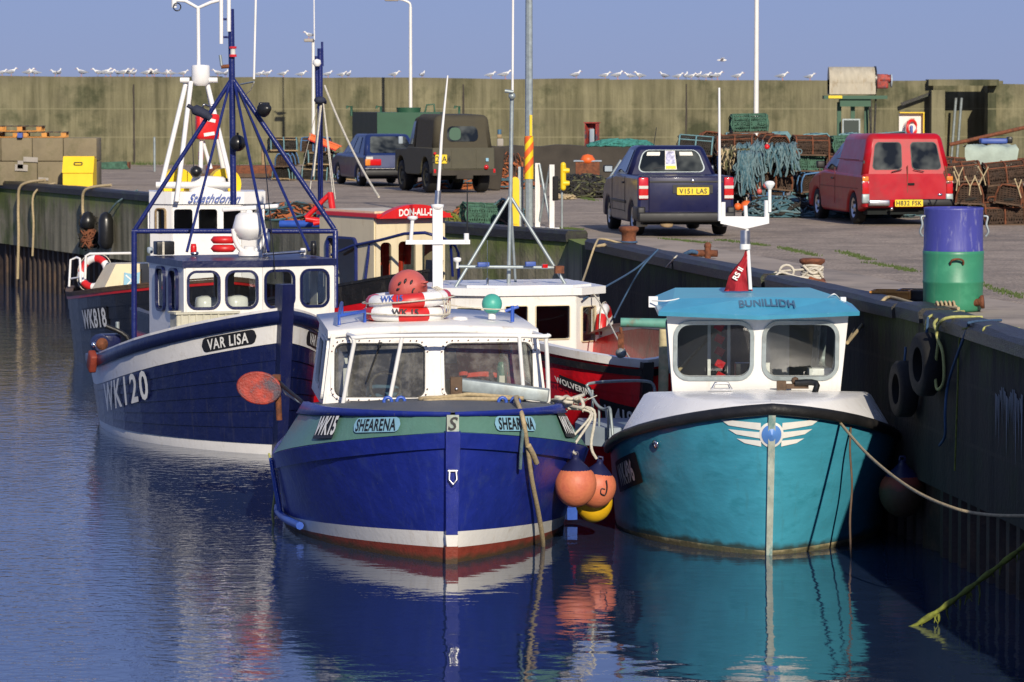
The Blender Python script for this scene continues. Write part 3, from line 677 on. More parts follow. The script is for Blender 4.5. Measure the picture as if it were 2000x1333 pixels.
mb.mat('white_paint').grid(stem_post(HS, .31, .13, .1, .07, .185, 2), False); mb.mat('antifoul').grid(stem_post(HS, .185, .13, .1, .07, -.5, 4), False)
st = mb.build('stem', SH)
mb = MB().mat('stem_worn'); p = upper(1,0,0); mb.box((0, p.y-.035, 1.475), (.125,.03,.19)); mb.mat('letter_black'); text_on(mb, frame_of((0,p.y-.052,1.48),(1,0,0),(0,0,1)), 'S', .19, bold=.004, shear=.25); mb.build('stem_plate', SH)
mb = MB().mat('alu'); yb = HS.P(1,0,.98).y-.09; mb.tube([(-.035,yb,.98),(-.04,yb-.02,.9),(0,yb-.03,.85),(.04,yb-.02,.9),(.035,yb,.98)], .012); mb.cyl((-.05,yb,.99),(.05,yb,.99),.014); mb.build('shackle', SH)
# name boards on bulwark
def text_upper(txt, sd, q0, t0, size, bmat, lmat, bw, bh, br, **k):
    def arcq(q, d):
        n_ = max(2,int(abs(d)/.02)); s_ = d/n_
        for _ in range(n_):
            e = .002; g = (upper(sd,min(q+e,1),t0)-upper(sd,max(q-e,0),t0)).length/(min(q+e,1)-max(q-e,0)); q = max(0,q+s_/g)
        return q
    def put(mb_, vs, fs, o):
        out = []
        for v in vs:
            q = arcq(q0, v.x*sd); hgt = topz(q)-HS.sheer(q); t = t0+v.y/hgt
            a = upper(sd,q,t); e = upper(sd,min(q+.01,1),t)-upper(sd,max(q-.01,0),t); u = upper(sd,q,t+.1)-a; n_ = e.cross(u).normalized()
            if n_.x*sd < 0: n_ = -n_
            out.append(a+n_*o)
        mb_.add(out, fs)
    mb = MB().mat(bmat); N = 36; rows = []
    for i in range(N+1):
        x = -bw/2+bw*i/N; d = max(0, br-(bw/2-abs(x))); rows.append((x, bh/2-(br-sqrt(max(0,br*br-d*d)))))
    put(mb, [Vector((x,-h,0)) for x,h in rows]+[Vector((x,h,0)) for x,h in rows], [(i,i+1,N+2+i,N+1+i) for i in range(N)], .022)
    o = mb.build('name_board' if bmat == 'sign_blue' else 'number_board', SH)
    mb = MB().mat(lmat); vs, fs = text2d(txt, size, **k); put(mb, vs, fs, .030); mb.build('lettering', o)
text_upper('SHEARENA', -1, HS.arc(-1,0,.93,1.3), .46, .175, 'sign_blue', 'letter_black', .66, .155, .07, bold=.004, space=1.08, sx=.62)
text_upper('SHEARENA', 1, HS.arc(1,0,.84,1.3), .46, .175, 'sign_blue', 'letter_black', .66, .155, .07, bold=.004, space=1.08, sx=.62)
text_upper('WK15', -1, HS.arc(-1,0,1.78,1.2), .47, .27, 'letter_black', 'letter_white', .42, .27, .01, bold=.008, sx=.60)
text_upper('WK15', 1, HS.arc(1,0,2.0,1.2), .44, .25, 'letter_black', 'letter_white', .36, .26, .01, bold=.008, sx=.58)
# stern quarter fender frame (light blue rails on the left side)
mb = MB().mat('light_blue')
for q in (.50,.475): mb.tube([HS.P(-1,q,z,.06) for z in (.15,.4,.6,.78)], .022)
mb.tube([HS.P(-1,q,.15,.06) for q in (.34,.4,.46,.52,.58)], .045); mb.build('fender_rail', SH)
mb = MB().mat('light_blue'); c = HS.P(1,.5,.12,.05); mb.box(c, (.12,.2,.14), rz=.2); mb.build('bracket', SH)
# wheelhouse ---------------------------------------------------------------
CY, CW0, CW1, CZ0, CZ1 = 2.35, 1.20, 1.08, 1.44, 2.25   # front face y, half widths, base and top z
TILT = .10
def cabin_front(hw0, hw1, y0, z0, z1, tilt):
    """panel frame: origin at base centre, x right, y up the (raked) face"""
    return frame_of((0, y0, z0), (1,0,0), (0, tilt, z1-z0))
CL = 2.7
h_ = sqrt((CZ1-CZ0)**2+TILT**2)
CH = empty('x', (0,0,0)); bpy.data.objects.remove(CH)
Mf = cabin_front(CW0, CW1, CY, CZ0, CZ1, TILT)
mb = MB().mat('white_paint')
# front is two flat halves meeting in a shallow V
V_ = .16
halves = []
for sd in (-1, 1):
    O = Vector((0, CY-V_, CZ0)); U = Vector((sd*CW0, V_, 0)); Lh = U.length; Uv = U if sd > 0 else -U
    M = frame_of(O, Uv, (0, TILT, CZ1-CZ0)); halves.append((sd, M, Lh))
    out = [(0,0),(sd*Lh,0),(sd*(Lh-.10),h_),(0,h_)]
    panel(mb, M, out, [rr(sd*(Lh*.5-.0), h_*.50, 1.0, .60, .10)], .05)
mb.build('wheelhouse_front', SH)
for sd, M, Lh in halves:
    window(SH, M, sd*(Lh*.5), h_*.50, 1.0, .60, .10, 'white_paint', 'glass_salty', .035, .035, .02)
mb = MB().mat('rust')
for sd, M, Lh in halves:
    for x_,y_ in rr(sd*Lh*.5, h_*.5, 1.05, .65, .12, 3):
        mb.sphere(M @ Vector((x_,y_,.068)), .009, 6)
    for k in range(1,8): mb.sphere(M @ Vector((sd*Lh*.5-.45+.9*k/8, h_*.5+.325, .068)), .008, 6); mb.sphere(M @ Vector((sd*Lh*.5-.45+.9*k/8, h_*.5-.325, .068)), .008, 6)
tag(mb.build('window_bolt', SH), kind='stuff')
for sd, M, Lh in halves:
    mb = MB().mat('black_rubber'); panel(mb, M, rr(sd*Lh*.5, h_*.5, 1.0, .60, .10), [rr(sd*Lh*.5, h_*.5, .972, .572, .09)], .012, .034); mb.build('window_seal', SH)
for sd in (-1, 1):
    O = Vector((sd*CW0, CY, CZ0)); M = frame_of(O, (0,1,0), (-sd*.10, TILT, CZ1-CZ0))
    mb = MB().mat('white_paint'); panel(mb, M, [(0,0),(CL,0),(CL,h_),(0,h_)], [rr(.30,h_*.50,.42,.62,.07), rr(1.2,h_*.52,.9,.5,.08)], .05); mb.build('wheelhouse_side', SH)
    window(SH, M, .30, h_*.50, .42, .62, .07, 'white_paint', 'glass_salty', .03, .07, s=sd); window(SH, M, 1.2, h_*.52, .9, .5, .08, 'white_paint', 'glass_salty', .03, .07, s=sd)
    mb = MB().mat('chrome'); mb.box(M @ Vector((.08,h_*.82,.03*-sd)), (.05,.04,.12)); mb.build('hinge', SH)
# cambered roof
mb = MB().mat('white_paint'); rows = []; rows2 = []
for k in range(11):
    x = -1.16+2.32*k/10; cz = CZ1+.065*(1-(x/1.16)**2)
    yf = CY-V_*(1-abs(x)/1.2)+TILT-.07
    rows.append([Vector((x, yf, cz-.05)), Vector((x, yf-.01, cz)), Vector((x, yf+.05, cz+.035)), Vector((x, yf+1.2, cz+.05)), Vector((x, CY+CL+.1, cz+.05)), Vector((x, CY+CL+.1, cz+.01)), Vector((x, yf+.05, cz-.06))])
mb.grid(rows, True); mb.add([rows[0][i] for i in range(6)], [tuple(range(6))]); mb.add([rows[-1][i] for i in range(6)], [tuple(range(6))]); mb.build('roof', SH)
mb = MB().mat('white_gel'); mb.lathe((.35,3.1,CZ1+.09), [(.09,0),(.09,.03),(.07,.045),(0,.05)], 16); mb.build('roof_vent', SH)
mb = MB().mat('cab_interior'); mb.box((0,CY+CL,1.55),(2.1,.04,1.5)); mb.build('rear_bulkhead', SH)
# dark panel painted in for the shaded gap of the rear door, seats and stored gear seen through the windscreen
mb = MB().mat('cab_dark'); mb.box((-.35,CY+CL-.05,1.6),(.62,.03,1.3)); mb.build('doorway_shade', SH)
mb = MB().mat('cab_dark'); mb.box((0,CY+.35,1.32),(2.0,.6,.10)); mb.lathe((-.5,CY+.5,1.62),[(.17,-.02),(.19,0),(.17,.02),(.15,0),(.17,-.02)],20,axis=(0,-1,.4)); mb.build('dashboard', SH)
mb = MB().mat('white_paint'); mb.box((-.95,CY+.9,1.55),(.05,1.0,.9)); mb.box((.2,CY+1.3,1.7),(.04,.05,1.2)); mb.build('partition', SH)
mb = MB().mat('letter_grey'); mb.box((-.42,CY+1.3,1.7),(.5,.35,.75),bev=.12); mb.build('seat', SH)
# guard frame of white tubes
mb = MB().mat('white_gel'); gy = CY-.42; tz = 2.235
def fp(px, py, Y): p = at(px,py,Y); return Matrix.Rotation(-radians(5.5),4,'Z') @ (p-sh_loc)
zf = 1.47
mb.tube(smooth_path([(-1.02,gy+.15,zf),(-.90,gy+.02,tz-.08),(-.86,gy,tz),(0,gy-.06,tz+.02),(1.13,gy+.0,tz),(1.20,gy+.04,tz-.06),(1.24,gy+.12,zf)],5), .024)
for (x0,x1) in ((-.53,-.38),(.96,.90)): mb.cyl((x0,gy+.0,zf),(x1,gy-.03,tz),.022)
mb.tube([(-.86,gy,tz),(-.98,CY+.15,tz+.02)],.02); mb.tube([(1.18,gy+.02,tz),(1.08,CY+.15,tz+.02)],.02)
mb.build('guard_frame', SH)
mb = MB().mat('light_blue'); mb.tube([(-1.02,2.75,CZ1+.07),(-1.02,2.75,CZ1+.17),(-.72,3.0,CZ1+.21),(-.72,3.0,CZ1+.08)],.02); mb.tube([(-1.02,2.75,CZ1+.17),(-.92,4.1,CZ1+.24),(-.92,4.1,CZ1+.1)],.02)
mb.build('roof_rail', SH)
mb = MB().mat('light_blue'); mb.tube([(.93,3.0,CZ1+.08),(.93,3.0,CZ1+.26)],.022); mb.tube([(.85,3.0,CZ1+.20),(1.0,3.0,CZ1+.25)],.018); mb.build('mooring_cleat', SH)
# wiper
mb = MB().mat('plastic_black'); p1 = halves[0][1] @ Vector((-.60,h_*.86,.06)); p2 = halves[0][1] @ Vector((-.75,h_*.34,.06)); mb.tube([p1,p2],.009,5); mb.box(p1,(.04,.05,.03)); mb.build('wiper', SH)
# masts on roof: green float light on a stub
mb = MB().mat('white_gel'); mb.cyl((.72,3.2,CZ1+.1),(.72,3.2,CZ1+.25),.045); mb.mat('teal_float').sphere((.72,3.2,CZ1+.27),.115,20); mb.build('navigation_dome', SH)
# white T mast behind rings
mb = MB().mat('white_gel'); mx_, my_ = .20, 4.4
mb.box((mx_,my_,2.95),(.115,.08,1.25)); mb.lathe((mx_,my_,3.55),[(.06,0),(.075,.02),(.075,.05),(0,.06)],12); mb.box((mx_-.0,my_-.05,3.17),(.74,.04,.05)); 
mb.cyl((mx_-.31,my_-.05,3.19),(mx_-.29,my_-.05,3.45),.022); mb.lathe((mx_-.29,my_-.05,3.42),[(.025,0),(.06,.02),(.06,.045),(0,.055)],12); mb.cyl((mx_+.33,my_-.05,3.17),(mx_+.33,my_-.05,3.27),.03)
ms = mb.build('mast', SH)
mb = MB().mat('alu'); mb.cyl((mx_+.0,my_,3.6),(mx_+.01,my_,3.76),.035); mb.build('antenna_mount', ms)
mb = MB().mat('white_gel'); mb.tube([(mx_+.01,my_,3.74),(mx_+.05,my_,4.4),(mx_+.12,my_,5.08)],[.02,.017,.009],8); mb.build('whip_antenna', ms)
mb = MB().mat('plastic_black'); mb.tube([(mx_+.34,my_-.05,3.26),(mx_+.34,my_-.05,3.85)],[.012,.006],6); mb.build('whip_antenna', ms)
# foredeck gear
for (x,y) in ((-.50,1.36),(.72,1.20)):
    mb = MB().mat('light_blue'); z = 1.52+.02
    mb.box((x,y,z-.01),(.30,.12,.03))
    for s_ in (-1,1): mb.tube([(x+s_*.07+.042*cos(t),y,z+.045+.042*sin(t)) for t in [2*pi*k/14 for k in range(14)]],.02,6,True)
    mb.build('fairlead', SH)
mb = MB().mat('timber_brown'); mb.box((.18,1.55,1.68),(.13,.11,.30),bev=.01); mb.mat('alu').sphere((.18,1.49,1.70),.02,8); mb.build('samson_post', SH)
WORLD8 = Matrix.Translation(sh_loc) @ Matrix.Rotation(radians(5.5),4,'Z')
def SHW(p): return WORLD8 @ Vector(p)
# loose things on the boat: timber baulk, ropes, rings, ball, jackets
o = MB().mat('timber_dark').box((0,0,0),(1.0,.22,.14),bev=.015); o.mats = ['galv']; o = o.build('timber_baulk'); o.location = SHW((.72,1.85,1.66)); o.rotation_euler = (0,radians(7),radians(-2)); MATS['galv']; tag(o,'weathered grey timber baulk lying on the royal blue boat foredeck','timber')
def surf(x, z, off):
    q = 0
    while HS.P(1,q,min(z,HS.sheer(q))).x < x and q < .5: q += .002
    p = HS.P(1,q,min(z,HS.sheer(q)),off); return SHW(Vector((p.x,p.y,z)))
mb = MB().mat('rope_tan')
pts = smooth_path([SHW((-.18,1.45,1.60)),SHW((-.12,1.30,1.59)),SHW((.18,1.42,1.60)),SHW((.55,1.35,1.60)),SHW((.80,1.25,1.62)),SHW((.76,.85,1.64)),surf(.70,1.50,.10),surf(.76,1.15,.09),surf(.82,.8,.10),surf(.92,.35,.12),surf(.98,0,.14),surf(1.03,-.3,.14)],6)
rope(mb, pts, .026); rope(mb, smooth_path([SHW((.1,1.42,1.61)),SHW((-.1,1.6,1.6)),SHW((-.22,1.45,1.6)),SHW((-.05,1.36,1.62)),SHW((.2,1.47,1.63)),SHW((.35,1.5,1.64)),SHW((.9,1.42,1.6))],5), .024)
rope(mb, [surf(.74,1.2,.12),surf(.80,1.1,.13),surf(.84,1.0,.12)], .032)
mb.mat('rope_teal'); rope(mb, smooth_path([surf(.69,1.45,.12),surf(.68,1.2,.10),surf(.70,.95,.08)],4), .02)
tag(mb.build('mooring_rope'), 'thick tan rope running from the royal blue boat foredeck down its bow into the water', 'rope')
rc = SHW((-.26,3.2,CZ1+.175))
r1 = lifering('lifebuoy', rc, .385, .085, (radians(-1),0,radians(-52)), 'lower red and white life ring of the pair on the white wheelhouse roof', group='life rings piled on the blue boat roof')
mb = MB().mat('letter_black'); text_on(mb, frame_of((0,-.468,.0),(1,0,0),(0,0,1)), 'WK 15', .10, y=.03, bold=.003); t_ = mb.build('lettering', r1); t_.rotation_euler = (0,0,radians(54))
r2_ = lifering('lifebuoy', rc+Vector((.04,.02,.15)), .40, .085, (radians(4),radians(-2),radians(-66)), 'upper red and white life ring lying over the other under a pink ball', group='life rings piled on the blue boat roof')
mb = MB().mat('letter_blue'); text_on(mb, frame_of((-.17,-.452,.045),(1,-.4,0),(0,.3,1)), 'WK 15', .09, bold=.003); t_ = mb.build('lettering', r2_); t_.rotation_euler = (0,0,radians(66))
b_ = PB = buoy('net_float', rc+Vector((.04,.05,.27)), .215, 'buoy_pink', 'buoy_pink', (radians(75),0,radians(40)), 'faded pink ball float sitting inside the upper life ring')
mb = MB().mat('letter_black')
for (ax,az,ln,an) in ((-.5,.35,.05,.9),(-.15,.5,.06,1.3),(.2,.42,.06,1.1),(-.6,0,.05,.4),(.5,.2,.05,.5)):
    P_ = []
    for t in (-1,-.5,0,.5,1):
        v = Vector((ax+t*ln*3*cos(an), -1, az+t*ln*3*sin(an))).normalized()*.219; P_.append(v)
    mb.tube(P_, [.004,.013,.016,.013,.004], 6)
mb.tube([Vector((.45+.22*cos(t),-1,-.12+.2*sin(t))).normalized()*.219 for t in [2*pi*k/14 for k in range(14)]],.010,6,True)
pm_ = mb.build('painted_mark', PB); pm_.matrix_parent_inverse = PB.rotation_euler.to_matrix().to_4x4().inverted()
mb = MB().mat('rope_pale')
for k in range(4):
    a0 = .35+.14*k; mb.tube(smooth_path([rc+Vector(((.36)*cos(a0-.9)-.0,(.36)*sin(a0-.9),.30)), rc+Vector((.50*cos(a0-.9),.50*sin(a0-.9),.2)), rc+Vector((.49*cos(a0-.8),.49*sin(a0-.8),-.02)), rc+Vector((.3*cos(a0-.9),.3*sin(a0-.9),-.06))],5), .008, 5)
mb.tube(catenary(rc+Vector((.45,0,.1)), SHW((.93,3.0,CZ1+.22)), .02), .008, 5); mb.tube(catenary(rc+Vector((-.42,-.1,.1)), SHW((-.72,3.0,CZ1+.2)), .05), .008, 5)
mb.tube([rc+Vector((.45,0,.1)), rc+Vector((0,-.42,.12)), rc+Vector((-.42,-.1,.1))], .008, 5); tag(mb.build('lashing_rope'), 'thin pale cord lashing the two life rings to the roof rails', 'rope')
def jacket(name, loc, rz, m, m2, label, h=.62, w_=.42):
    mb = MB().mat(m); prof = [(.06,.0),(.20,-.06),(.235,-.16),(.21,-.35),(.20,-.62*h/.62)]
    rows = []
    for r_, z in prof: rows.append([Vector((r_*w_/.42*cos(t)*(1+.07*sin(5*t+z*9)), r_*.42*sin(t)*(1+.1*cos(4*t)), z)) for t in [2*pi*k/20 for k in range(20)]])
    mb.grid(rows, True, True)
    for s_ in (-1,1): mb.tube([(s_*.17,0,-.07),(s_*.25,-.02,-.25),(s_*.24,-.04,-.52)],[.075,.07,.055],10)
    if m2: mb.mat(m2); mb.tube([(-.08,0,-.55),(-.10,0,-.95)],[.10,.085],10); mb.tube([(.08,0,-.55),(.09,0,-.95)],[.10,.085],10)
    o = mb.build(name); o.location = loc; o.rotation_euler = (0,0,rz); return tag(o, label, 'clothing')
jacket('hanging_jacket', SHW((.62,CY+.9,2.24)), .3, 'jacket_orange', 'cloth_dark', 'orange oilskin jacket with dark trousers hanging inside the blue boat wheelhouse')
o = MB().mat('flag_red'); rows = [[Vector((.05+.5*k/6, .03*sin(k*1.6+j), -.5*j/5)) for k in range(7)] for j in range(6)]; o.grid(rows, True); o.mats = ['buoy_pink']; rows = [[Vector((.05+.5*k/6, .03*sin(k*1.6+j)-.01, -.18-.14*j/2)) for k in range(7)] for j in range(3)]; o.mat('white_paint').grid(rows, True)
o = o.build('hanging_towel'); o.location = SHW((.02,CY+1.2,2.15)); o.rotation_euler = (0,0,radians(8)); tag(o, 'faded pink and white cloth hanging behind the right windscreen of the blue boat', 'cloth')
mb = MB().mat('bottle_green'); mb.lathe((0,0,0),[(0,0),(.055,.005),(.058,.03),(.058,.30),(.045,.35),(.02,.38),(.02,.41),(0,.41)],16); mb.mat('plastic_black').box((0,0,.43),(.05,.04,.05)); mb.tube([(.02,0,.43),(.08,-.01,.36),(.07,-.02,.2)],.01); mb.mat('paper').box((0,-.058,.15),(.06,.006,.12))
o = mb.build('fire_extinguisher'); o.location = SHW((.78,CY+.28,1.55)); tag(o, 'green fire extinguisher standing behind the right windscreen of the blue boat', 'extinguisher')
# deck rope tangle at the right and the three ball fenders
mb = MB().mat('rope_pale')
tp = SHW((1.42,1.75,1.46)); random.seed(3)
for k in range(3):
    P = [tp+Vector((random.uniform(-.2,.2), random.uniform(-.2,.15), random.uniform(0,.14))) for _ in range(7)]; rope(mb, smooth_path(P,5), .020)
f1 = at(1124,945,41.2); f2 = at(1165,950,41.65); f3 = at(1160,980,41.9)
rope(mb, smooth_path([tp, SHW((1.68,1.7,1.40)), f1+Vector((-.02,0,.40)), f1+Vector((0,0,.32))],6), .016); rope(mb, smooth_path([tp, SHW((1.66,1.66,1.40)), f1+Vector((-.10,0,.42)), f1+Vector((-.01,0,.33))],6), .014)
rope(mb, smooth_path([tp, SHW((1.72,1.9,1.42)), f2+Vector((-.06,0,.45)), f2+Vector((0,0,.30))],6), .017)
for k in range(8): mb.tube([tp+Vector((.1,.0,.05)), tp+Vector((.1+random.uniform(-.15,.22),random.uniform(-.1,.1),random.uniform(-.05,.14)))],.006,4)
tag(mb.build('fender_rope'), 'pale knotted ropes holding the orange ball fenders at the blue boat side', 'rope')
buoy('ball_fender', f1, .228, 'buoy_orange', label='faded orange ball fender hanging nearest beside the blue boat', group='ball fenders between the two front boats')
o = buoy('ball_fender', f2, .215, 'buoy_orange', rot=(0,radians(8),0), label='orange ball fender with a black loop mark, half hidden behind another', group='ball fenders between the two front boats')
mb = MB().mat('letter_black'); q = [(.09,-.205,.10),(.11,-.205,.02),(.10,-.20,-.06),(.05,-.212,-.05),(.05,-.213,.0),(.09,-.207,.0)]; mb.tube(smooth_path(q,5),.007,5); mb.build('painted_mark', o)
buoy('ball_fender', f3, .205, 'buoy_yellow', 'buoy_yellow', label='yellow ball fender hanging lowest behind the two orange ones', group='ball fenders between the two front boats')
# thin line down the left quarter
mb = MB().mat('rope_yellow'); p = HS.P(-1,.52,.82,.07); q = HS.P(-1,.54,-.1,.12); mb.tube(smooth_path([SHW(p),SHW(p.lerp(q,.4)+Vector((.03,0,0))),SHW(p.lerp(q,.75)+Vector((-.03,0,0))),SHW(q)],5),.014,6); tag(mb.build('trailing_line'), 'thin yellowish line trailing down the left quarter of the royal blue boat', 'rope')

# ================================================================ BUNILLIDH : turquoise boat, right
HB = Hull(5.3, 3.15, 1.60, .86, .9, rake=.30, qm=.42, p=2.6, r=1.4, wlb=.95, wp=2.1, wr=1.3, fl=1.1, draft=.5, tr=.85, qmw=.55, zpow=1.5, zq=.62)
bu_loc = at(1502, 1088, 40.45); bu_loc.z = 0
BR = radians(1)
BU = empty('fishing_boat', bu_loc, BR, 'turquoise boat with a white winged emblem on its bow and a flat blue wheelhouse roof', 'boat', 'fishing boats moored in the harbour')
WB = Matrix.Translation(bu_loc) @ Matrix.Rotation(BR,4,'Z')
def BUW(p): return WB @ Vector(p)
mb = MB().mat('white_paint'); mb.mats = ['pipe_pale']; hull_band(mb, HB, lambda q: -.5, lambda q: .045+.02*sin(q*9), 4)
mb.mat('turquoise'); hull_band(mb, HB, lambda q: .045+.02*sin(q*9), HB.sheer, 10); transom(mb, HB, -.4); mb.build('hull', BU, True)
mb = MB().mat('black_rubber'); rows = {}
for sd in (-1,1):
    R_ = []
    for q in QS:
        c = HB.P(sd,q,HB.sheer(q)-.02,.03); nrm = HB.N(sd,max(q,.004),HB.sheer(q)-.02)
        if q == 0: nrm = Vector((0,-1,0)); c = HB.P(sd,0,HB.sheer(0)-.02)+Vector((0,-.03,0))
        R_.append([c+nrm*(.045*cos(t))+Vector((0,0,.062*sin(t))) for t in [2*pi*k/10 for k in range(10)]])
    mb.grid(R_, True, True)
mb.build('rubber_gunwale', BU)
# moulded white foredeck coaming
def bu_in(sd, q, ins, z): 
    p = HB.P(sd,q,HB.sheer(q)); return Vector((sd*max(0,abs(p.x)-ins), max(p.y, HB.P(1,0,HB.sheer(0)).y+ins*1.1+.02), z))
qd = [q for q in QS if q <= .33]
mb = MB().mat('white_gel'); zt_ = lambda q: max(HB.sheer(q)+.06, 1.655-.05*q/.33)
for sd in (-1,1):
    mb.grid([[bu_in(sd,q,.02,HB.sheer(q)+.03) for q in qd],[bu_in(sd,q,.05,HB.sheer(q)+.05) for q in qd],[bu_in(sd,q,.10+.20*min(1,q*5),zt_(q)-.03) for q in qd],[bu_in(sd,q,.16+.20*min(1,q*5),zt_(q)) for q in qd],[Vector((0,bu_in(sd,q,.16+.2*min(1,q*5),0).y,zt_(q)+.03*min(1,q*6))) for q in qd]], True)
    q = qd[-1]; a = [bu_in(sd,q,.02,HB.sheer(q)+.03), bu_in(sd,q,.05,HB.sheer(q)+.05), bu_in(sd,q,.30,zt_(q)-.03), bu_in(sd,q,.36,zt_(q)), Vector((sd*.8,a_y:=bu_in(sd,q,.3,0).y,zt_(q))), Vector((sd*.8,a_y,.95)), bu_in(sd,q,.30,.95)]
    mb.add(a, [tuple(range(7))])
mb.build('foredeck', BU)
mb = MB().mat('white_gel'); deck(mb, HB, lambda q: .55, .08, .3, 1); bulwark(mb, HB, lambda q: .55, .10, .33, 1); mb.build('cockpit', BU)
mb = MB().mat('white_gel'); 
R_ = stem_post(HB, 1.55, .075, .08, .035, -.4, 14); mb.mats = ['stem_worn']; mb.grid(R_, False); mb.build('stem_band', BU)
# winged emblem : disc and three-feather wings, bent onto the bow
def emb(mb, pts2, sd, off):
    out = []
    for x,y in pts2:
        s_ = 1 if x >= 0 else -1; q = HB.arc(s_, 0.0, abs(x), 1.30); out.append(HB.P(s_, max(q,.0006), 1.30+y+.04*abs(x), off))
    mb.add(out, [tuple(range(len(out)))])
mbw = MB().mat('letter_white')
for s_ in (-1,1):
    for (x1,yt,yb,yo) in ((.56,.135,.045,.145),(.48,.035,-.045,.045),(.39,-.055,-.13,-.05)):
        N = 8; up = []; lo = []
        for i in range(N+1):
            x = .11+(x1-.11)*i/N; t = i/N
            up.append((s_*x, yt-.012-.02*(1-t)*0+ (yo-yt)*t*.6)); lo.append((s_*(x-.10*(t>0)*t*.9), yb+ (yo-yt)*t*.6+.02*t))
        pts = up+lo[::-1]
        for i in range(N): emb(mbw, [up[i],up[i+1],lo[i+1],lo[i]], s_, .010)
    mbw.build('wing_emblem', BU); mbw = MB().mat('letter_white')
mbw = MB().mat('letter_white')
def disc(mb_, R, off, zc=1.30):
    n_ = 28; c = HB.P(1,0,zc)
    yv = lambda x: None
    vs = []
    for i in range(n_):
        x = R*cos(2*pi*i/n_); z = R*sin(2*pi*i/n_); s_ = 1 if x >= 0 else -1; q = HB.arc(s_, 0, abs(x), zc); p = HB.P(s_, max(q,.0006), zc+z, 0); vs.append(Vector((p.x, p.y-off, p.z)))
    vs.append(Vector((0, HB.P(1,0,zc).y-.04-off, zc))); mb_.add(vs, [(i,(i+1)%n_,n_) for i in range(n_)])
disc(mbw, .135, .012); d_ = mbw.build('emblem_disc', BU); mbw = MB().mat('light_blue'); mbw.mats = ['emblem_blue']; disc(mbw, .108, .022); mbw.build('blue_field', d_)
# registration number on the left shoulder
mb = MB().mat('letter_white'); text_hull(mb, HB, -1, 'WK496', .31, .72, .32, .018, True, ('letter_black', .95, .34, .01), bold=.010, sx=.60); mb.build('registration_number', BU)
mb = MB().mat('chrome'); p = HB.P(-1,.155,HB.sheer(.155)-.22,.01); mb.lathe(p,[(.02,0),(.05,0),(.05,.012),(.02,.016)],14,axis=HB.N(-1,.155,1.0)); mb.build('hawse_ring', BU)
# wheelhouse
CYB = 1.75; z0, z1 = 1.60, 2.47; hb0, hb1 = .925, 1.0; tl = -.12
hh = sqrt((z1-z0)**2+tl**2); M = frame_of((0,CYB,z0),(1,0,0),(0,tl,z1-z0))
mb = MB().mat('white_gel'); panel(mb, M, [(-hb0,0),(hb0,0),(hb1,hh),(-hb1,hh)], [rr(-.478,hh*.53,.80,.58,.13), rr(.478,hh*.53,.76,.58,.13)], .05); mb.build('wheelhouse_front', BU)
window(BU, M, -.478, hh*.53, .80, .58, .13, 'galv', 'glass', .045, .03, .02); window(BU, M, .478, hh*.53, .76, .58, .13, 'galv', 'glass', .045, .03, .02)
for sd in (-1,1):
    Ms = frame_of((sd*(hb0-.02),CYB,z0),(-sd*.09,1,0),(sd*.075,tl,z1-z0)); mb = MB().mat('white_gel'); panel(mb, Ms, [(0,-.6),(1.6,-.6),(1.6,hh),(0,hh)], [rr(.75,hh*.53,.9,.52,.1)], .05); mb.build('wheelhouse_side', BU)
    window(BU, Ms, .75, hh*.53, .9, .52, .1, 'galv', 'glass', .03, .07, s=sd)
mb = MB().mat('cream'); mb.mats = ['cab_interior']; Mr = frame_of((0,CYB+1.58,z0),(1,0,0),(0,0,1)); panel(mb, Mr, [(-.75,-.6),(.75,-.6),(.80,hh-.02),(-.80,hh-.02)], [rr(.0,.10,.55,1.25,.08)], .04); mb.build('rear_bulkhead', BU)
mb = MB().mat('cab_dark'); mb.box((0,CYB+.35,1.66),(1.7,.5,.05)); mb.mat('plastic_black').box((-.08,CYB+.35,1.78),(.26,.18,.22),bev=.01); mb.mat('white_gel').box((.75,CYB+.4,1.76),(.28,.22,.14),bev=.01); mb.build('console', BU)
mb = MB().mat('white_gel'); mb.box((.20,CYB+1.2,1.95),(.05,.6,1.1)); mb.box((.35,CYB+1.45,1.95),(.28,.04,1.1)); mb.build('partition', BU)
mb = MB().mat('hull_red'); 
for k in range(5): mb.box((-.36+.004*k,CYB+.75,2.27-.14*k),(.10,.03,.085),ry=.5)
mb.mat('white_gel').box((-.47,CYB+.76,2.0),(.035,.03,.75)); mb.box((-.25,CYB+.76,2.0),(.035,.03,.75)); mb.build('striped_strip', BU)
mb = MB().mat('rope_tan'); mb.tube([BU_ for BU_ in [(-.85,CYB+1.0,1.7),(-.40,CYB+1.3,2.15)]],.02); mb.build('boathook', BU)
# roof: shallow blue cap with chamfered visor
mb = MB().mat('cyan_roof')
bot = [(-1.04,-.30),(1.04,-.30),(1.06,1.95),(-1.06,1.95)]
y0 = CYB+tl
mb.add([(-1.10,y0-.22,2.50),(0,y0-.32,2.46),(1.10,y0-.22,2.50),(-.92,y0+.20,2.62),(0,y0+.14,2.64),(.88,y0+.20,2.62),(-1.10,y0+.4,2.55),(1.08,y0+.4,2.55)], [(0,1,4,3),(1,2,5,4),(0,3,6),(2,7,5)])
mb.add([(-1.10,y0-.22,2.50),(0,y0-.32,2.46),(1.10,y0-.22,2.50),(1.10,y0-.20,2.455),(0,y0-.30,2.415),(-1.10,y0-.20,2.455)], [(0,1,4,5),(1,2,3,4)])
mb.add([(-1.10,y0-.20,2.455),(0,y0-.30,2.415),(1.10,y0-.20,2.455),(1.05,y0+1.7,2.46),(-1.05,y0+1.7,2.46)], [(0,1,2,3,4)])
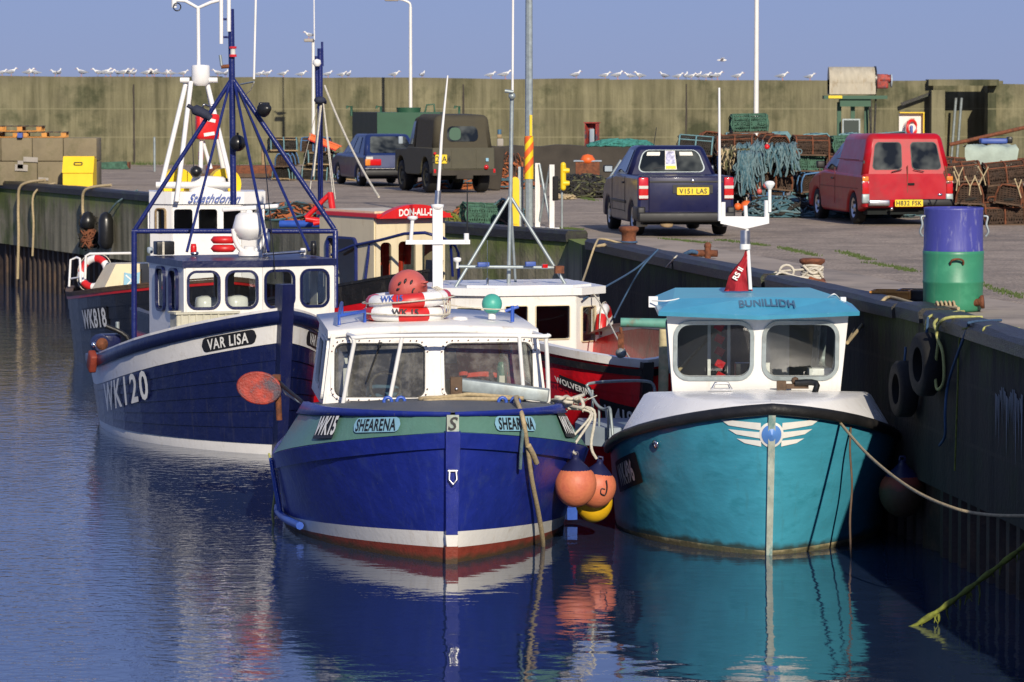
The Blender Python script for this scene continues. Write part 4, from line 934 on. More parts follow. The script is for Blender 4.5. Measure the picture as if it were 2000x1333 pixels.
mb.add([(-1.10,y0+.4,2.55),(-1.10,y0-.22,2.50),(-1.10,y0-.20,2.455),(-1.05,y0+1.7,2.46),(-1.05,y0+1.7,2.56)], [(0,1,2,3,4)]); mb.add([(1.08,y0+.4,2.55),(1.10,y0-.22,2.50),(1.10,y0-.20,2.455),(1.05,y0+1.7,2.46),(1.05,y0+1.7,2.56)], [(0,1,2,3,4)])
mb.mat('cyan_pale'); mb.add([(-.92,y0+.20,2.62),(0,y0+.14,2.64),(.88,y0+.20,2.62),(1.08,y0+.4,2.55),(1.05,y0+1.7,2.56),(.74,y0+1.75,2.66),(-.80,y0+1.75,2.66),(-1.05,y0+1.7,2.56),(-1.10,y0+.4,2.55)], [(0,1,5,6),(1,2,5),(2,3,4,5),(0,6,7,8)])
mb.build('roof', BU)
Mt = frame_of((.1,y0-.055,2.558),(1,0,0),(0,.42,.18-.04)); mb = MB().mat('letter_grey'); vs, fs = text2d('BUNILLIDH', .15, bold=.005, space=1.05, sx=.80); mb.add([Mt @ Vector((v.x, v.y*1.9+.06-.5*v.x*v.x, .012)) for v in vs], fs); mb.build('lettering', BU)
mb = MB().mat('white_gel'); mb.box((-1.13,y0+.3,2.58),(.10,.05,.12)); mb.tube(smooth_path([(-1.15,y0+.2,2.6),(-1.0,y0+.1,2.60),(-.85,y0+.2,2.62)],4),.008,5); mb.build('deck_lamp', BU)
mb = MB().mat('white_gel'); mb.box((.98,y0+.40,2.59),(.06,.10,.07)); mb.tube(smooth_path([(.8,y0+.3,2.62),(.86,y0+.2,2.67),(.94,y0+.4,2.61)],4),.008,5); mb.build('deck_lamp', BU)
# T mast with antennas and lantern, flag
mx0 = -.06; my0 = y0+1.0
mb = MB().mat('white_gel'); mb.cyl((mx0+.06,my0,2.68),(mx0,my0,3.62),.022)
mb.add([(mx0-.28+a_,my0+b__,c_) for b__ in (-.03,.03) for a_,c_ in ((0,3.50),(.0,3.42),(.28,3.36),(.54,3.42),(.54,3.49),(.28,3.50))], [(0,1,2,3,4,5),(6,7,8,9,10,11)]+[(i,(i+1)%6,6+(i+1)%6,6+i) for i in range(6)])
mb.cyl((mx0-.25,my0,3.42),(mx0-.25,my0,3.66),.028); mb.cyl((mx0+.24,my0,3.42),(mx0+.24,my0,3.68),.03); ms = mb.build('mast', BU)
mb = MB().mat('white_gel'); mb.cyl((mx0+.27,my0-.03,3.55),(mx0+.27,my0-.03,3.82),.02); mb.lathe((mx0+.27,my0-.03,3.80),[(.02,0),(.055,.05),(.06,.07),(.04,.095),(0,.10)],16); mb.build('gps_dome', ms)
mb = MB().mat('white_gel'); mb.tube([(mx0-.29,my0-.02,3.45),(mx0-.30,my0-.02,4.94)],[.02,.012],8); mb.build('whip_antenna', ms)
mb = MB().mat('alu'); mb.cyl((mx0+.0,my0,3.18),(mx0+.0,my0,3.34),.055); mb.mat('white_gel').cyl((mx0,my0,3.13),(mx0,my0,3.19),.06); mb.build('lantern', ms)
mb = MB().mat('flag_red'); rows = []
for j in range(9):
    t = j/8; wd = .02+.26*t
    rows.append([Vector((mx0+.02-wd*k/6+.02*sin(j), my0+.03*sin(k*2+j*.8), 3.12-.46*t)) for k in range(7)])
    rows[-1] += [Vector((mx0+.02+.07*t, my0+.04, 3.12-.46*t))]
mb.grid(rows, True); mb.mat('letter_white'); vs, fs = text2d('RS II', .085, bold=.003); Mq = frame_of((mx0-.085,my0-.045,2.86),(.55,0,1),(-1,0,.55)); mb.add([Mq @ v for v in vs], fs)
o = mb.build('red_flag'); o.matrix_world = WB; tag(o, 'furled red pennant flag on the mast of the turquoise boat', 'flag')
# deck fittings
mb = MB().mat('alu'); mb.box((-.42,CYB-.5,1.665),(.24,.08,.02)); mb.tube([(-.52,CYB-.5,1.67),(-.49,CYB-.5,1.73),(-.35,CYB-.5,1.73),(-.32,CYB-.5,1.67)],.015); mb.build('deck_cleat', BU)
mb = MB().mat('rust'); mb.box((.25,CYB-.3,1.69),(.10,.08,.10)); mb.box((.42,CYB-.3,1.68),(.25,.08,.05)); mb.sphere((.40,CYB-.3,1.74),.045,8); mb.mats = ['timber_brown']; mb.build('anchor_roller', BU)
mb = MB().mat('galv')
r0 = [(-1.72,2.6,1.62),(-1.62,2.45,1.26),(-1.48,2.35,1.14),(-1.28,2.2,1.14),(-1.22,2.15,1.05),(-1.20,2.15,.78)]
def bp(px,py,Y): return WB.inverted() @ at(px,py,Y)
yy = 44.6
R0 = [bp(1278,790,45.4),bp(1278,757,45.4),bp(1262,745,45.3),bp(1200,745,45),bp(1150,750,yy),bp(1150,762,yy),bp(1165,790,yy-.2),bp(1180,800,yy-.3),bp(1190,797,yy-.5),bp(1193,812,yy-.6),bp(1197,855,yy-.7)]
mb.tube(smooth_path(R0,3),.018); 
for (px,py0,py1,Y) in ((1157,762,822,yy),(1170,795,850,yy-.2),(1188,800,855,yy-.5)): mb.cyl(bp(px,py0,Y),bp(px,py1,Y),.014)
mb.build('side_rail', BU)
mb = MB().mat('white_gel'); mb.mats = ['pale_deck']; c = bp(1160,835,44.9)
mb.prism([(c.x-.16,c.y+.6),(c.x-.22,c.y),(c.x-.12,c.y-.5),(c.x+.15,c.y-.75),(c.x+.8,c.y-.6),(c.x+.8,c.y+.6)], .80, 1.02); mb.build('side_pod', BU)

# green gallows post with rusty block standing on the quay side behind
GP = bp(1297,700,46)
mb = MB().mat('pipe_pale'); p = at(1297,640,45.6); q = at(1293,800,45.6); 
mb = MB().mat('pipe_pale'); mb.cyl((q.x,q.y,.2),(p.x,p.y,p.z-.02),.062,.06,14); gpo = empty('gallows_davit',(0,0,0),0,'rusty pale green pipe davit with a hanging block beside the red boat bow','davit'); mb.build('post', gpo)
mb = MB().mat('pipe_green'); a = at(1302,632,45.6); b2 = at(1212,630,45.6); mb.cyl(a,b2,.058,.055,14); mb.sphere(a,.064,12); mb.build('arm', gpo)
mb = MB().mat('rust'); c = at(1212,640,45.5); d = at(1213,690,45.5); mb.tube([c,c.lerp(d,.5)+Vector((.02,0,0)),d],.02); mb.box(c.lerp(d,.6),(.07,.06,.22),rx=.1); mb.mat('galv').lathe(d,[(0,-.03),(.06,-.03),(.04,0),(.06,.03),(0,.03)],16,axis=(0.3,1,0)); mb.build('block', gpo)
def boat_root(px, py, Y, yaw, label):
    loc = at(px,py,Y); loc.z = 0
    r = empty('fishing_boat', loc, radians(yaw), label, 'boat', 'fishing boats moored in the harbour')
    Wm = Matrix.Translation(loc) @ Matrix.Rotation(radians(yaw),4,'Z'); Wi = Wm.inverted()
    return r, Wm, (lambda px,py,Y: Wi @ at(px,py,Y))
def clinker(mb, H, f0, f1, n, off=.016, qs=None):
    for k in range(n):
        a = lambda q, k=k: f0(q)+(f1(q)-f0(q))*k/n; b = lambda q, k=k: f0(q)+(f1(q)-f0(q))*(k+1)/n
        for sd in (-1,1):
            mb.grid([[H.P(sd,q,a(q)) for q in QS],[H.P(sd,q,a(q),off) for q in QS],[H.P(sd,q,b(q)) for q in QS]], False)
def box_cabin(root, x0, x1, y0, y1, z0, z1, mwall, mroof, fwins, swins, mfr, V=0.0, tilt=0.0, th=.05, over=.08, rth=.12, glass='glass', r=.08, fr=.03, interior='cab_interior', inset_top=0.0):
    """wheelhouse of separate wall panels; fwins/swins = (pos, z, w, h); x0..x1 width, y0 front, y1 rear"""
    h = z1-z0; xc = (x0+x1)/2; hw = (x1-x0)/2
    halves = [(-1,), (1,)] if V else [(0,)]
    for (sd,) in halves:
        if V:
            U = Vector((sd*hw, V, 0)); M = frame_of((xc, y0-V, z0), U if sd > 0 else -U, (0,tilt,h)); ln = U.length
            ws = [w for w in fwins if w[0]*sd > 0]; out = [(0,0),(sd*ln,0),(sd*ln,h),(0,h)]
        else:
            M = frame_of((xc, y0, z0), (1,0,0), (0,tilt,h)); ws = fwins; out = [(-hw,0),(hw,0),(hw,h),(-hw,h)]
        mb = MB().mat(mwall); panel(mb, M, out, [rr(wx,wz-z0,ww,wh,r) for wx,wz,ww,wh in ws], th); mb.build('wheelhouse_front', root)
        for wx,wz,ww,wh in ws: window(root, M, wx, wz-z0, ww, wh, r, mfr, glass, fr, .03, .02)
    for sd in (-1,1):
        M = frame_of((xc+sd*hw, y0, z0), (0,1,0), (0,tilt,h)); D = y1-y0
        mb = MB().mat(mwall); panel(mb, M, [(0,0),(D,0),(D,h),(0,h)], [rr(wx,wz-z0,ww,wh,r) for wx,wz,ww,wh in swins], th); mb.build('wheelhouse_side', root)
        for wx,wz,ww,wh in swins: window(root, M, wx, wz-z0, ww, wh, r, mfr, glass, fr, .085, s=sd)
    mb = MB().mat(interior); panel(mb, frame_of((xc,y1,z0),(1,0,0),(0,0,1)), [(-hw,0),(hw,0),(hw,h),(-hw,h)], [rr(-hw*.5,h*.72,hw*.75,h*.34,.06),rr(hw*.5,h*.72,hw*.7,h*.34,.06)], .04); mb.build('rear_bulkhead', root)
    mb = MB().mat('cab_dark'); mb.box((xc, y0+.3, z0+.25*h), (2*hw-.1, .4, .06)); mb.build('console', root)
    mb = MB().mat(mroof); f = y0-V+tilt*1.0-over
    P = [(xc-hw-over,y0+tilt-over*.6),(xc,f),(xc+hw+over,y0+tilt-over*.6),(xc+hw+over,y1+over),(xc-hw-over,y1+over)]
    mb.prism(P, z1, z1+rth); mb.build('roof', root)

# ================================================================ VAR LISA
VL, VW, vl = boat_root(546, 890, 51.5, 21, 'navy blue clinker boat with white name band, tall blue pyramid mast and white wheelhouse')
HV = Hull(6.3, 2.75, 1.98, 1.02, 1.0, rake=.30, qm=.5, p=2.2, r=1.2, wlb=.93, wp=1.9, wr=1.1, fl=1.1, draft=.5, tr=.72, qmw=.55, zpow=1.35, zq=.85, trw=.62)
mb = MB().mat('crate_white'); mb.mats = ['white_paint']; hull_band(mb, HV, lambda q: -.5, lambda q: .10+.05*(1-q), 4)
mb.mat('navy'); clinker(mb, HV, lambda q: .10+.05*(1-q), lambda q: HV.sheer(q)-.44+.03*q, 6)
transom(mb, HV, -.4); mb.build('hull', VL)
mb = MB().mat('white_paint'); hull_band(mb, HV, lambda q: HV.sheer(q)-.44+.03*q, lambda q: HV.sheer(q)-.17, 1, .008); mb.build('white_band', VL)
mb = MB().mat('navy'); 
for sd in (-1,1): mb.grid([[HV.P(sd,q,HV.sheer(q)-.17,.0) for q in QS],[HV.P(sd,q,HV.sheer(q)-.17,.05) for q in QS],[HV.P(sd,q,HV.sheer(q)-.08,.06) for q in QS],[HV.P(sd,q,HV.sheer(q),.04) for q in QS],[HV.P(sd,q,HV.sheer(q),.0) for q in QS]], True)
mb.build('rubbing_strake', VL)
mb = MB().mat('white_paint'); rail_cap(mb, HV, .16, .035, 0, 0, .97, .0); mb.build('gunwale_cap', VL)
mb = MB().mat('white_paint'); bulwark(mb, HV, lambda q: HV.sheer(q)-.45, .08); mb.mat('grey_deck'); deck(mb, HV, lambda q: HV.sheer(q)-.42, .08); mb.build('deck', VL)
mb = MB().mat('navy'); mb.grid(stem_post(HV, 2.32, .17, .16, .10, -.5), False); R_ = stem_post(HV, 2.32, .17, .16, .10, -.5)[-1]; mb.add(R_, [(0,1,2,3)]); mb.build('stem', VL)
for (sd, q) in ((-1,.098),(1,.130)):
    mb = MB().mat('letter_white'); text_hull(mb, HV, sd, 'VAR LISA', q, HV.sheer(q)-.305, .20, .022, True, ('letter_black', .96, .20, .09), bold=.004, space=1.12, sx=.80); mb.build('name_board', VL)
mb = MB().mat('letter_white'); text_hull(mb, HV, -1, 'WK120', .50, .66, .56, .035, True, None, bold=.012, space=1.25, sx=.95); mb.build('registration_number', VL)
# wheelhouse
c = vl(507, 563, 52.9); Vx0, Vx1 = c.x-1.06, c.x+1.06; Vy = c.y
box_cabin(VL, Vx0, Vx1, Vy, Vy+1.75, 1.10, 2.48, 'white_paint', 'navy', [(-.82,2.17,.40,.47),(-.29,2.17,.40,.47),(.25,2.17,.40,.47),(.78,2.17,.38,.47)], [(.45,2.14,.34,.56),(1.1,2.14,.36,.56)], 'navy', V=.12, r=.10, fr=.035, rth=.09, over=.05)
mb = MB().mat('white_gel'); mb.box((Vx0+.5,Vy+.7,1.8),(.3,.3,.5),bev=.1); mb.box((Vx0+.95,Vy+.7,1.8),(.3,.3,.5),bev=.1); mb.build('seat_backs', VL)
o = MB().mat('jacket_orange'); o.box((0,0,0),(.3,.02,.3),bev=.008); 
RZ = 2.585
def vt(mb, pts, r, n=8): mb.tube([vl(*p) for p in pts], r, n)
D1 = 55.2
MBR = empty('tmp'); bpy.data.objects.remove(MBR)
mast = MB().mat('mast_blue'); vt(mast, [(456,400,D1),(453,152,D1),(451,18,D1)], .045, 10); mast = mast.build('mast', VL)
mb = MB().mat('mast_blue'); vt(mb, [(262,662,D1),(262,452,D1)], .042); vt(mb, [(655,602,D1-.2),(655,452,D1)], .042); vt(mb, [(258,452,D1),(659,452,D1)], .036); mb.build('gallows_frame', VL)
mb = MB().mat('mast_blue'); vt(mb, [(264,448,D1),(452,156,D1)], .031); vt(mb, [(653,448,D1),(455,156,D1)], .036); mb.build('mast_leg', VL)
mb = MB().mat('mast_blue')
for (a,b_) in (((365,492,53.8),(449,162,D1)),((524,492,53.2),(457,158,D1)),((604,490,53.3),(462,168,D1))): vt(mb, [a,b_], .022, 6)
mb.build('mast_stay', VL)
def bulb(px,py,R,Y,m,name,par): 
    mb = MB().mat(m); p = vl(px,py,Y); mb.sphere(p, R, 18); mb.cyl(p+Vector((0,0,R*.9)), p+Vector((0,0,R*1.25)), R*.15); return mb.build(name, par)
bulb(464,280,.12,D1-.15,'plastic_black','black_ball',VL)
p = vl(518,214,D1-.2); mb = MB().mat('plastic_black'); mb.lathe(p,[(0,.10),(.05,.09),(.10,-.02),(.105,-.06),(.02,-.07)],14,axis=(.3,-1,.25)); mb.box(p+Vector((0,.05,.05)),(.16,.06,.10),bev=.02); mb.build('flood_lamp', VL)
p = vl(384,214,D1-.1); mb = MB().mat('cloth_dark'); mb.tube(smooth_path([vl(366,206,D1-.1),vl(380,214,D1-.1),vl(398,222,D1-.1),vl(412,232,D1-.1)],4),[.03]*4+[.075]*3+[.07]*3+[.05]*3,8); mb.mat('alu').tube(smooth_path([vl(395,222,D1),vl(398,205,D1-.1),vl(410,208,D1),vl(425,200,D1)],4),.012); mb.build('loud_hailer', VL)
# red lantern, aerials on the mast
mb = MB().mat('lamp_red'); p = vl(455,100,D1-.05); mb.cyl(p-Vector((0,0,.085)),p-Vector((0,0,.05)),.055); mb.cyl(p+Vector((0,0,.035)),p+Vector((0,0,.065)),.055); mb.mat('lamp_clear').cyl(p-Vector((0,0,.05)),p+Vector((0,0,.035)),.038); mb.build('mast_lantern', VL)
mb = MB().mat('mast_blue')
for y in (38,73): vt(mb, [(432,y,D1),(452,y,D1)], .018, 6)
mb.mat('rust'); vt(mb, [(432,131,D1),(455,129,D1)], .028, 8); mb.mat('galv'); vt(mb, [(433,130,D1),(430,108,D1)], .022); mb.build('crosstree', VL)
mb = MB().mat('white_gel'); vt(mb, [(432,86,D1-.02),(432,-30,D1-.02)], .03); vt(mb, [(447,62,D1-.05),(447,2,D1-.05),(450,-40,D1-.05)], .03); mb.build('aerial', VL)
mb = MB().mat('white_gel'); vt(mb, [(496,155,D1-.3),(500,-20,D1-.3)], .017); mb.mat('galv'); vt(mb, [(470,165,D1),(496,160,D1-.3)], .012); mb.build('aerial', VL)
mb = MB().mat('rope_pale'); vt(mb, smooth_path([(496,162,D1-.3),(492,175,D1-.2),(478,190,D1)],4) if False else [(496,162,D1-.3),(490,176,D1-.2),(478,186,D1)], .008, 5); mb.mat('plastic_black'); vt(mb, [(538,545,52.6),(532,470,53),(516,300,54),(463,170,D1)], .008, 5); mb.build('wire_stay', VL)
# radar dome, liferaft, horns on the roof
p = vl(487,478,53.9); p.z = RZ
mb = MB().mat('white_gel')
for s_ in (-1,1): mb.tube(smooth_path([p+Vector((0,0,.04)), p+Vector((s_*.12,0,.08)), p+Vector((s_*.20,0,.2)), p+Vector((s_*.235,0,.38))],4),.035,8)
mb.lathe(p,[(.16,0),(.16,.05),(.09,.07),(.07,.13),(.0,.13)],20); mb.build('radar_yoke', VL)
mb = MB().mat('white_gel'); q = p+Vector((0,0,.36)); mb.lathe(q,[(0,-.15),(.14,-.13),(.235,-.0),(.235,.04),(.19,.20),(.14,.24),(0,.25)],28); mb.build('radar_dome', VL)
mb = MB().mat('white_gel'); mb.box(q+Vector((.02,0,.31)),(.80,.14,.06),rz=radians(-28),ry=radians(-4),bev=.02); mb.cyl(q+Vector((0,0,.22)),q+Vector((0,0,.3)),.05); mb.build('radar_scanner', VL)
for dz, lab in ((.07,'lower'),(.19,'upper')):
    a = VW @ (vl(436,470,53.9)); mb = MB().mat('ring_red'); mb.lathe((0,0,0),[(0,-.055),(.14,-.05),(.18,0),(.14,.05),(0,.055)],20,sc=(1,.8)); o = mb.build('liferaft_pack'); o.location = (a.x, a.y, RZ+dz+.03); tag(o, lab+' of two red cushion packs beside the white radar on the navy boat roof', 'float')
for (px,y1_,w_,h_2,m_) in ((320,54.2,.26,.19,'plastic_black'),):
    p = vl(px,480,y1_); mb = MB().mat(m_); mb.box((p.x,p.y,RZ+h_2/2),(w_,.2,h_2),bev=.015); mb.mat('rope_pale').box((p.x-.04,p.y-.11,RZ+h_2/2),(.03,.02,h_2)); mb.build('battery_box', VL)
for px,m_,hh_ in ((293,'pale_deck',.09),(592,'white_gel',.10),(612,'plastic_black',.20),(378,'bright_red',.16),(520,'alu',.32),(380,'alu',.05)):
    p = vl(px,480,54.0 if px != 293 else 54.6); mb = MB().mat(m_); rr_ = .045 if m_ != 'alu' else .06
    mb.lathe((p.x,p.y,RZ),[(rr_*.7,0),(rr_,.02),(rr_,hh_*.7),(rr_*.8,hh_),(0,hh_)],12); mb.build('roof_fitting', VL)
mb = MB().mat('alu'); p = vl(540,480,53.6); mb.tube([(p.x-.2,p.y,RZ+.03),(p.x+.45,p.y+.1,RZ+.06)],.02); mb.build('horn', VL)
# dirty orange / brown gear hanging inside
# fish box on deck
p = at(398, 640, 52.62); fb_ = empty('fish_box', (p.x,p.y,1.60), radians(22), 'pale ribbed plastic fish box behind the bulwark of the navy boat', 'fish box', None, .85)
mb = MB().mat('crate_white'); bw_, bd_, bh_ = 1.0, .36, .30
for s_ in (-1,1):
    mb.box((0,s_*bd_/2,bh_/2),(bw_,.02,bh_)); mb.box((s_*bw_/2,0,bh_/2),(.02,bd_,bh_))
    for k in range(8): mb.box((-bw_/2+.07+k*(bw_-.14)/7, s_*(bd_/2+.018), bh_/2),(.03,.02,bh_*.9))
mb.box((0,0,.02),(bw_,bd_,.02)); mb.build('shell', fb_)
mb = MB().mat('crate_white')
for s_ in (-1,1): mb.box((0,s_*(bd_/2+.02),bh_+.01),(bw_+.08,.06,.035)); mb.box((s_*(bw_/2+.02),0,bh_+.01),(.05,bd_,.03))
mb.build('rim', fb_)
# stern gear: blue hauler machine, red block
p = vl(200,660,55.6); mb = MB().mat('navy'); mb.box((p.x+.1,p.y,1.25),(.28,.3,.24),bev=.03); mb.cyl((p.x-.1,p.y-.2,1.25),(p.x-.1,p.y-.36,1.25),.14,.12,16); mb.mat('rust'); mb.lathe((p.x-.1,p.y-.3,1.25),[(0,.1),(.09,.06),(.09,.0)],14,axis=(0,-1,0)); mb.mat('galv').cyl((p.x+.2,p.y-.1,.9),(p.x+.2,p.y-.1,1.55),.03); mb.mat('black_rubber').tube(smooth_path([(p.x,p.y-.2,1.5),(p.x+.28,p.y-.3,1.35),(p.x+.4,p.y-.3,1.05),(p.x+.7,p.y-.2,.95)],4),.035); mb.build('pot_hauler', VL)
p = vl(180,700,55.2); mb = MB().mat('rust'); mb.mats = ['antifoul']; mb.box((p.x,p.y,1.0),(.11,.2,.28),rx=.5,bev=.03); mb.mat('chrome').sphere((p.x,p.y-.1,1.25),.04,8); mb.build('stern_roller', VL)
# rusty oval power block hanging between the two blue boats
hb_ = empty('power_block', (0,0,0), 0, 'rusty oval power block on a bent arm left of the royal blue boat', 'power block')
Y_ = 44.2; c = at(508,757,Y_); mb = MB().mat('rust'); mb.mats = ['ring_red']
out = [(.25*cos(t)*(1.0 if cos(t) > 0 else 1.05), .18*sin(t)) for t in [2*pi*k/24 for k in range(24)]]
mat('rust_mix', (.15,.045,.03), .7, .5, 5, .4, 40, dirt=(.06,.07,.11), dirt_amt=.95, dscale=3.5, dthr=.46)
mat('rust_red', (.33,.04,.025), .55, .4, 9, .4, 40, dirt=(.07,.06,.08), dirt_amt=.95, dscale=5, dthr=.48)
Mx = Matrix.Translation(c) @ Matrix.Rotation(radians(90),4,'X') @ Matrix.Rotation(radians(-10),4,'Z')
mb = MB().mat('rust_mix'); mb.prism(out,-.03,.0,Mx); mb.mat('rust_red'); mb.tube([Mx @ Vector((x*.95,y*.95,.105)) for x,y in out],.022,6,True); mb.prism([(x*.9,y*.9) for x,y in out],.10,.13,Mx); mb.build('cheek_plate', hb_)
mb = MB().mat('rust_mix'); mb.lathe(c,[(0,-.0),(.13,.0),(.08,.05),(.13,.10),(0,.10)],18,axis=(0,1,0)); mb.lathe(c+Vector((-.08,-.05,-.02)),[(0,0),(.06,0),(.055,.04),(0,.045)],14,axis=(0,-1,0)); mb.build('sheave', hb_)
mb = MB().mat('rust'); mb.box(c+Vector((.19,0,.02)),(.10,.10,.26),bev=.015); mb.cyl(c+Vector((.20,0,.10)),c+Vector((.22,0,-.38)),.035); mb.box(c+Vector((.12,-.06,.05)),(.05,.05,.12)); mb.build('bracket', hb_)
mb = MB().mat('black_rubber'); mb.tube(smooth_path([c+Vector((.2,0,.08)),at(565,765,43.9),at(590,785,43.6),at(605,800,43.4)],5),.022); mb.mat('galv').tube([c+Vector((.22,.02,.05)),at(560,770,44),at(610,800,43.7)],.02); mb.build('hose', hb_)

# ================================================================ WK818 : dark boat far left, white wheelhouse
WK, WKW, wk = boat_root(436, 742, 65.5, 22, 'dark hulled boat at far left with red topped black stern and white eight sided wheelhouse')
HW = Hull(6.9, 2.9, 1.7, 1.18, 1.22, rake=.25, qm=.5, p=2.2, r=1.2, wlb=.9, wp=1.9, wr=1.1, fl=1.0, draft=.5, tr=.55, qmw=.55, zpow=1.3, zq=.8, trw=.45)
mb = MB().mat('black_paint'); clinker(mb, HW, lambda q: -.4, lambda q: HW.sheer(q)-.10, 8, .014); transom(mb, HW, -.4); mb.build('hull', WK)
mb = MB().mat('ring_red'); hull_band(mb, HW, lambda q: HW.sheer(q)-.10, lambda q: HW.sheer(q)-.05, 1, .02); mb.mat('timber_brown'); hull_band(mb, HW, lambda q: HW.sheer(q)-.05, HW.sheer, 1, .03); rail_cap(mb, HW, .14, .03); mb.build('gunwale', WK)
mb = MB().mat('timber_brown'); deck(mb, HW, lambda q: HW.sheer(q)-.35, .08); mb.build('deck', WK)
mb = MB().mat('letter_white'); text_hull(mb, HW, -1, 'WK818', .46, .86, .46, .03, True, ('letter_black', 1.3, .40, .01), bold=.012, space=1.05, sx=.80); mb.build('registration_number', WK)
c = wk(404, 430, 68.6); 
# eight sided wheelhouse: narrow chamfer facets
hw_, ch = .86, .30; z0_, z1_ = 1.1, 2.86; F_ = [(-hw_-.12, 1.2), (-hw_-.12, ch), (-hw_+ch-.05, 0), (hw_-ch+.05, 0), (hw_+.12, ch), (hw_+.12, 1.2)]
ca_, sa_ = cos(radians(-16)), sin(radians(-16)); F_ = [(x*ca_-y*sa_, c.y+x*sa_+y*ca_) for x,y in F_]
for i in range(5):
    a = Vector((c.x+F_[i][0],F_[i][1],z0_)); b_ = Vector((c.x+F_[i+1][0],F_[i+1][1],z0_)); M = frame_of(a,(b_-a),(0,0,1)); ln = (b_-a).length; h = z1_-z0_
    if i == 2: holes = [rr(ln/2+o_,1.47,.33,.40,.05) for o_ in (-.42,.02,.46)]; wins = [(ln/2+o_,1.47,.33,.40) for o_ in (-.42,.02,.46)]
    elif i in (1,3): holes = [rr(ln/2,1.47,.20,.40,.05)]; wins = [(ln/2,1.47,.20,.40)]
    else: holes = [rr(ln/2,1.47,.6,.40,.05)]; wins = [(ln/2,1.47,.6,.40)]
    mb = MB().mat('white_gel'); panel(mb, M, [(0,0),(ln,0),(ln,h),(0,h)], holes, .05); mb.build('wheelhouse_wall', WK)
    for (wx,wz,ww,wh) in wins: window(WK, M, wx, wz, ww, wh, .05, 'timber_pale' if i == 1 else 'white_gel', 'glass_dark', .02, .08 if i != 2 else .03)
mb = MB().mat('cab_interior'); mb.box((c.x+.3,c.y+1.1,2.0),(1.8,.05,1.7),rz=radians(-16)); mb.build('rear_bulkhead', WK)
mb = MB().mat('white_gel'); out = [(c.x+x*1.06, c.y+(y-c.y)*1.06-.07) for x,y in F_]; mb.prism(out, z1_-.0, z1_+.22); mb.build('roof', WK)
mb = MB().mat('letter_blue'); M = frame_of((c.x+.10*ca_+.30*ca_*0-.0,c.y-.07+.10*sa_-.06,z1_+.11),(ca_,sa_,0),(0,0,1)); text_on(mb, M, 'Strathdonan', .22, bold=.002, shear=.6, sx=.85); mb.build('lettering', WK)
def wt_(mb, pts, r, n=8): mb.tube([wk(*p) for p in pts], r, n)
mb = MB().mat('white_gel')
for a in ([(310,385,68.7),(364,160,69.2)],[(345,395,68.3),(373,160,69.0)],[(452,360,68.7),(404,160,69.2)],[(436,330,69.6),(404,160,69.3)]): wt_(mb, a, .045)
wt_(mb, [(305,362,68.6),(460,362,68.6)], .06); mb.build('mast_tripod', WK)
mb = MB().mat('white_gel'); wt_(mb, [(352,157,69.1),(370,157,69.1)], .05); wt_(mb, [(404,157,69.1),(425,157,69.1)], .05); p = wk(392,155,69.1); mb.lathe(p,[(.10,-.12),(.16,-.06),(.16,.0),(.165,.02),(.165,.22),(.15,.25),(0,.26)],20); mb.build('radar_drum', WK)
mb = MB().mat('white_gel'); wt_(mb, [(388,130,69.1),(387,14,69.1)], .035); wt_(mb, [(336,0,69.1),(362,2,69.1),(387,16,69.1),(412,5,69.1),(432,0,69.1)], .032); p = wk(340,8,69.1); mb.cyl(p-Vector((0,0,.07)),p+Vector((0,0,.1)),.05); mb.mat('plastic_black'); pc = wk(346,14,69.0); mb.tube([pc+Vector((.07*cos(t),0,.07*sin(t))) for t in [2*pi*k/12 for k in range(12)]],.012,5,True); mb.build('mast_pole', WK)
mb = MB().mat('bright_red'); p = wk(405,248,68.9); mb.box(p,(.42,.2,.46),bev=.06); mb.mat('letter_white').box(p+Vector((.02,-.105,.12)),(.20,.01,.06),ry=.2); mb.box(p+Vector((0,-.105,-.13)),(.20,.01,.06),ry=-.15); mb.build('liferaft_box', WK)
for px in (345,438):
    mb = MB().mat('yellow'); p = wk(px,358,69.3); p.z = 3.20; mb.cyl(p-Vector((0,.1,0)),p+Vector((0,.1,0)),.29,.29,28); mb.mat('plastic_black').box(p+Vector((.0,-.115,.06)),(.06,.03,.10)); mb.build('yellow_drum', WK)
mb = MB().mat('white_gel'); p = wk(407,362,68.8); mb.lathe((p.x,p.y,z1_+.2),[(.30,0),(.31,.05),(.27,.25),(.24,.28),(0,.30)],20,sc=(1.15,.8)); mb.build('raft_canister', WK)
mb = MB().mat('plastic_black'); mb.sphere(wk(383,336,68.5),.11,16); mb.tube([wk(378,325,68.5),wk(372,170,69)],.008,5); mb.build('black_ball', WK)
mb = MB().mat('white_gel'); wt_(mb,[(393,276,68.9),(392,330,68.6)],.04); wt_(mb,[(396,276,69),(412,330,69)],.035); mb.mat('ring_red'); wt_(mb,[(392.5,298,68.85),(392.3,312,68.8)],.05); mb.build('striped_post', WK)
# stern gear: cream cone cover with flag emblem, pulpit, life ring
p = wk(236,530,70.3); q_ = 1.0
mb = MB().mat('cream'); mb.grid([[Vector((p.x+a_*1.0, p.y+b__, 1.0)) for a_,b__ in ((-.55,-.3),(.75,-.3),(.75,.5),(-.55,.5))],[Vector((p.x+a_, p.y+b__, 1.72)) for a_,b__ in ((-.15,-.2),(.75,-.2),(.75,.4),(-.15,.4))]], False, True); mb.add([Vector((p.x+a_, p.y+b__, 1.72)) for a_,b__ in ((-.15,-.2),(.75,-.2),(.75,.4),(-.15,.4))],[(0,1,2,3)]); cv = mb.build('engine_cover', WK)
M = frame_of((p.x+.12,p.y-.262,1.42),(1,0,0),(0,.10,.72)); mb = MB().mat('sign_blue'); panel(mb, M, [(-.16,-.13),(.14,-.08),(.17,.15),(.0,.12),(-.13,.15)], [], .006, .012); mb.mat('letter_white'); 
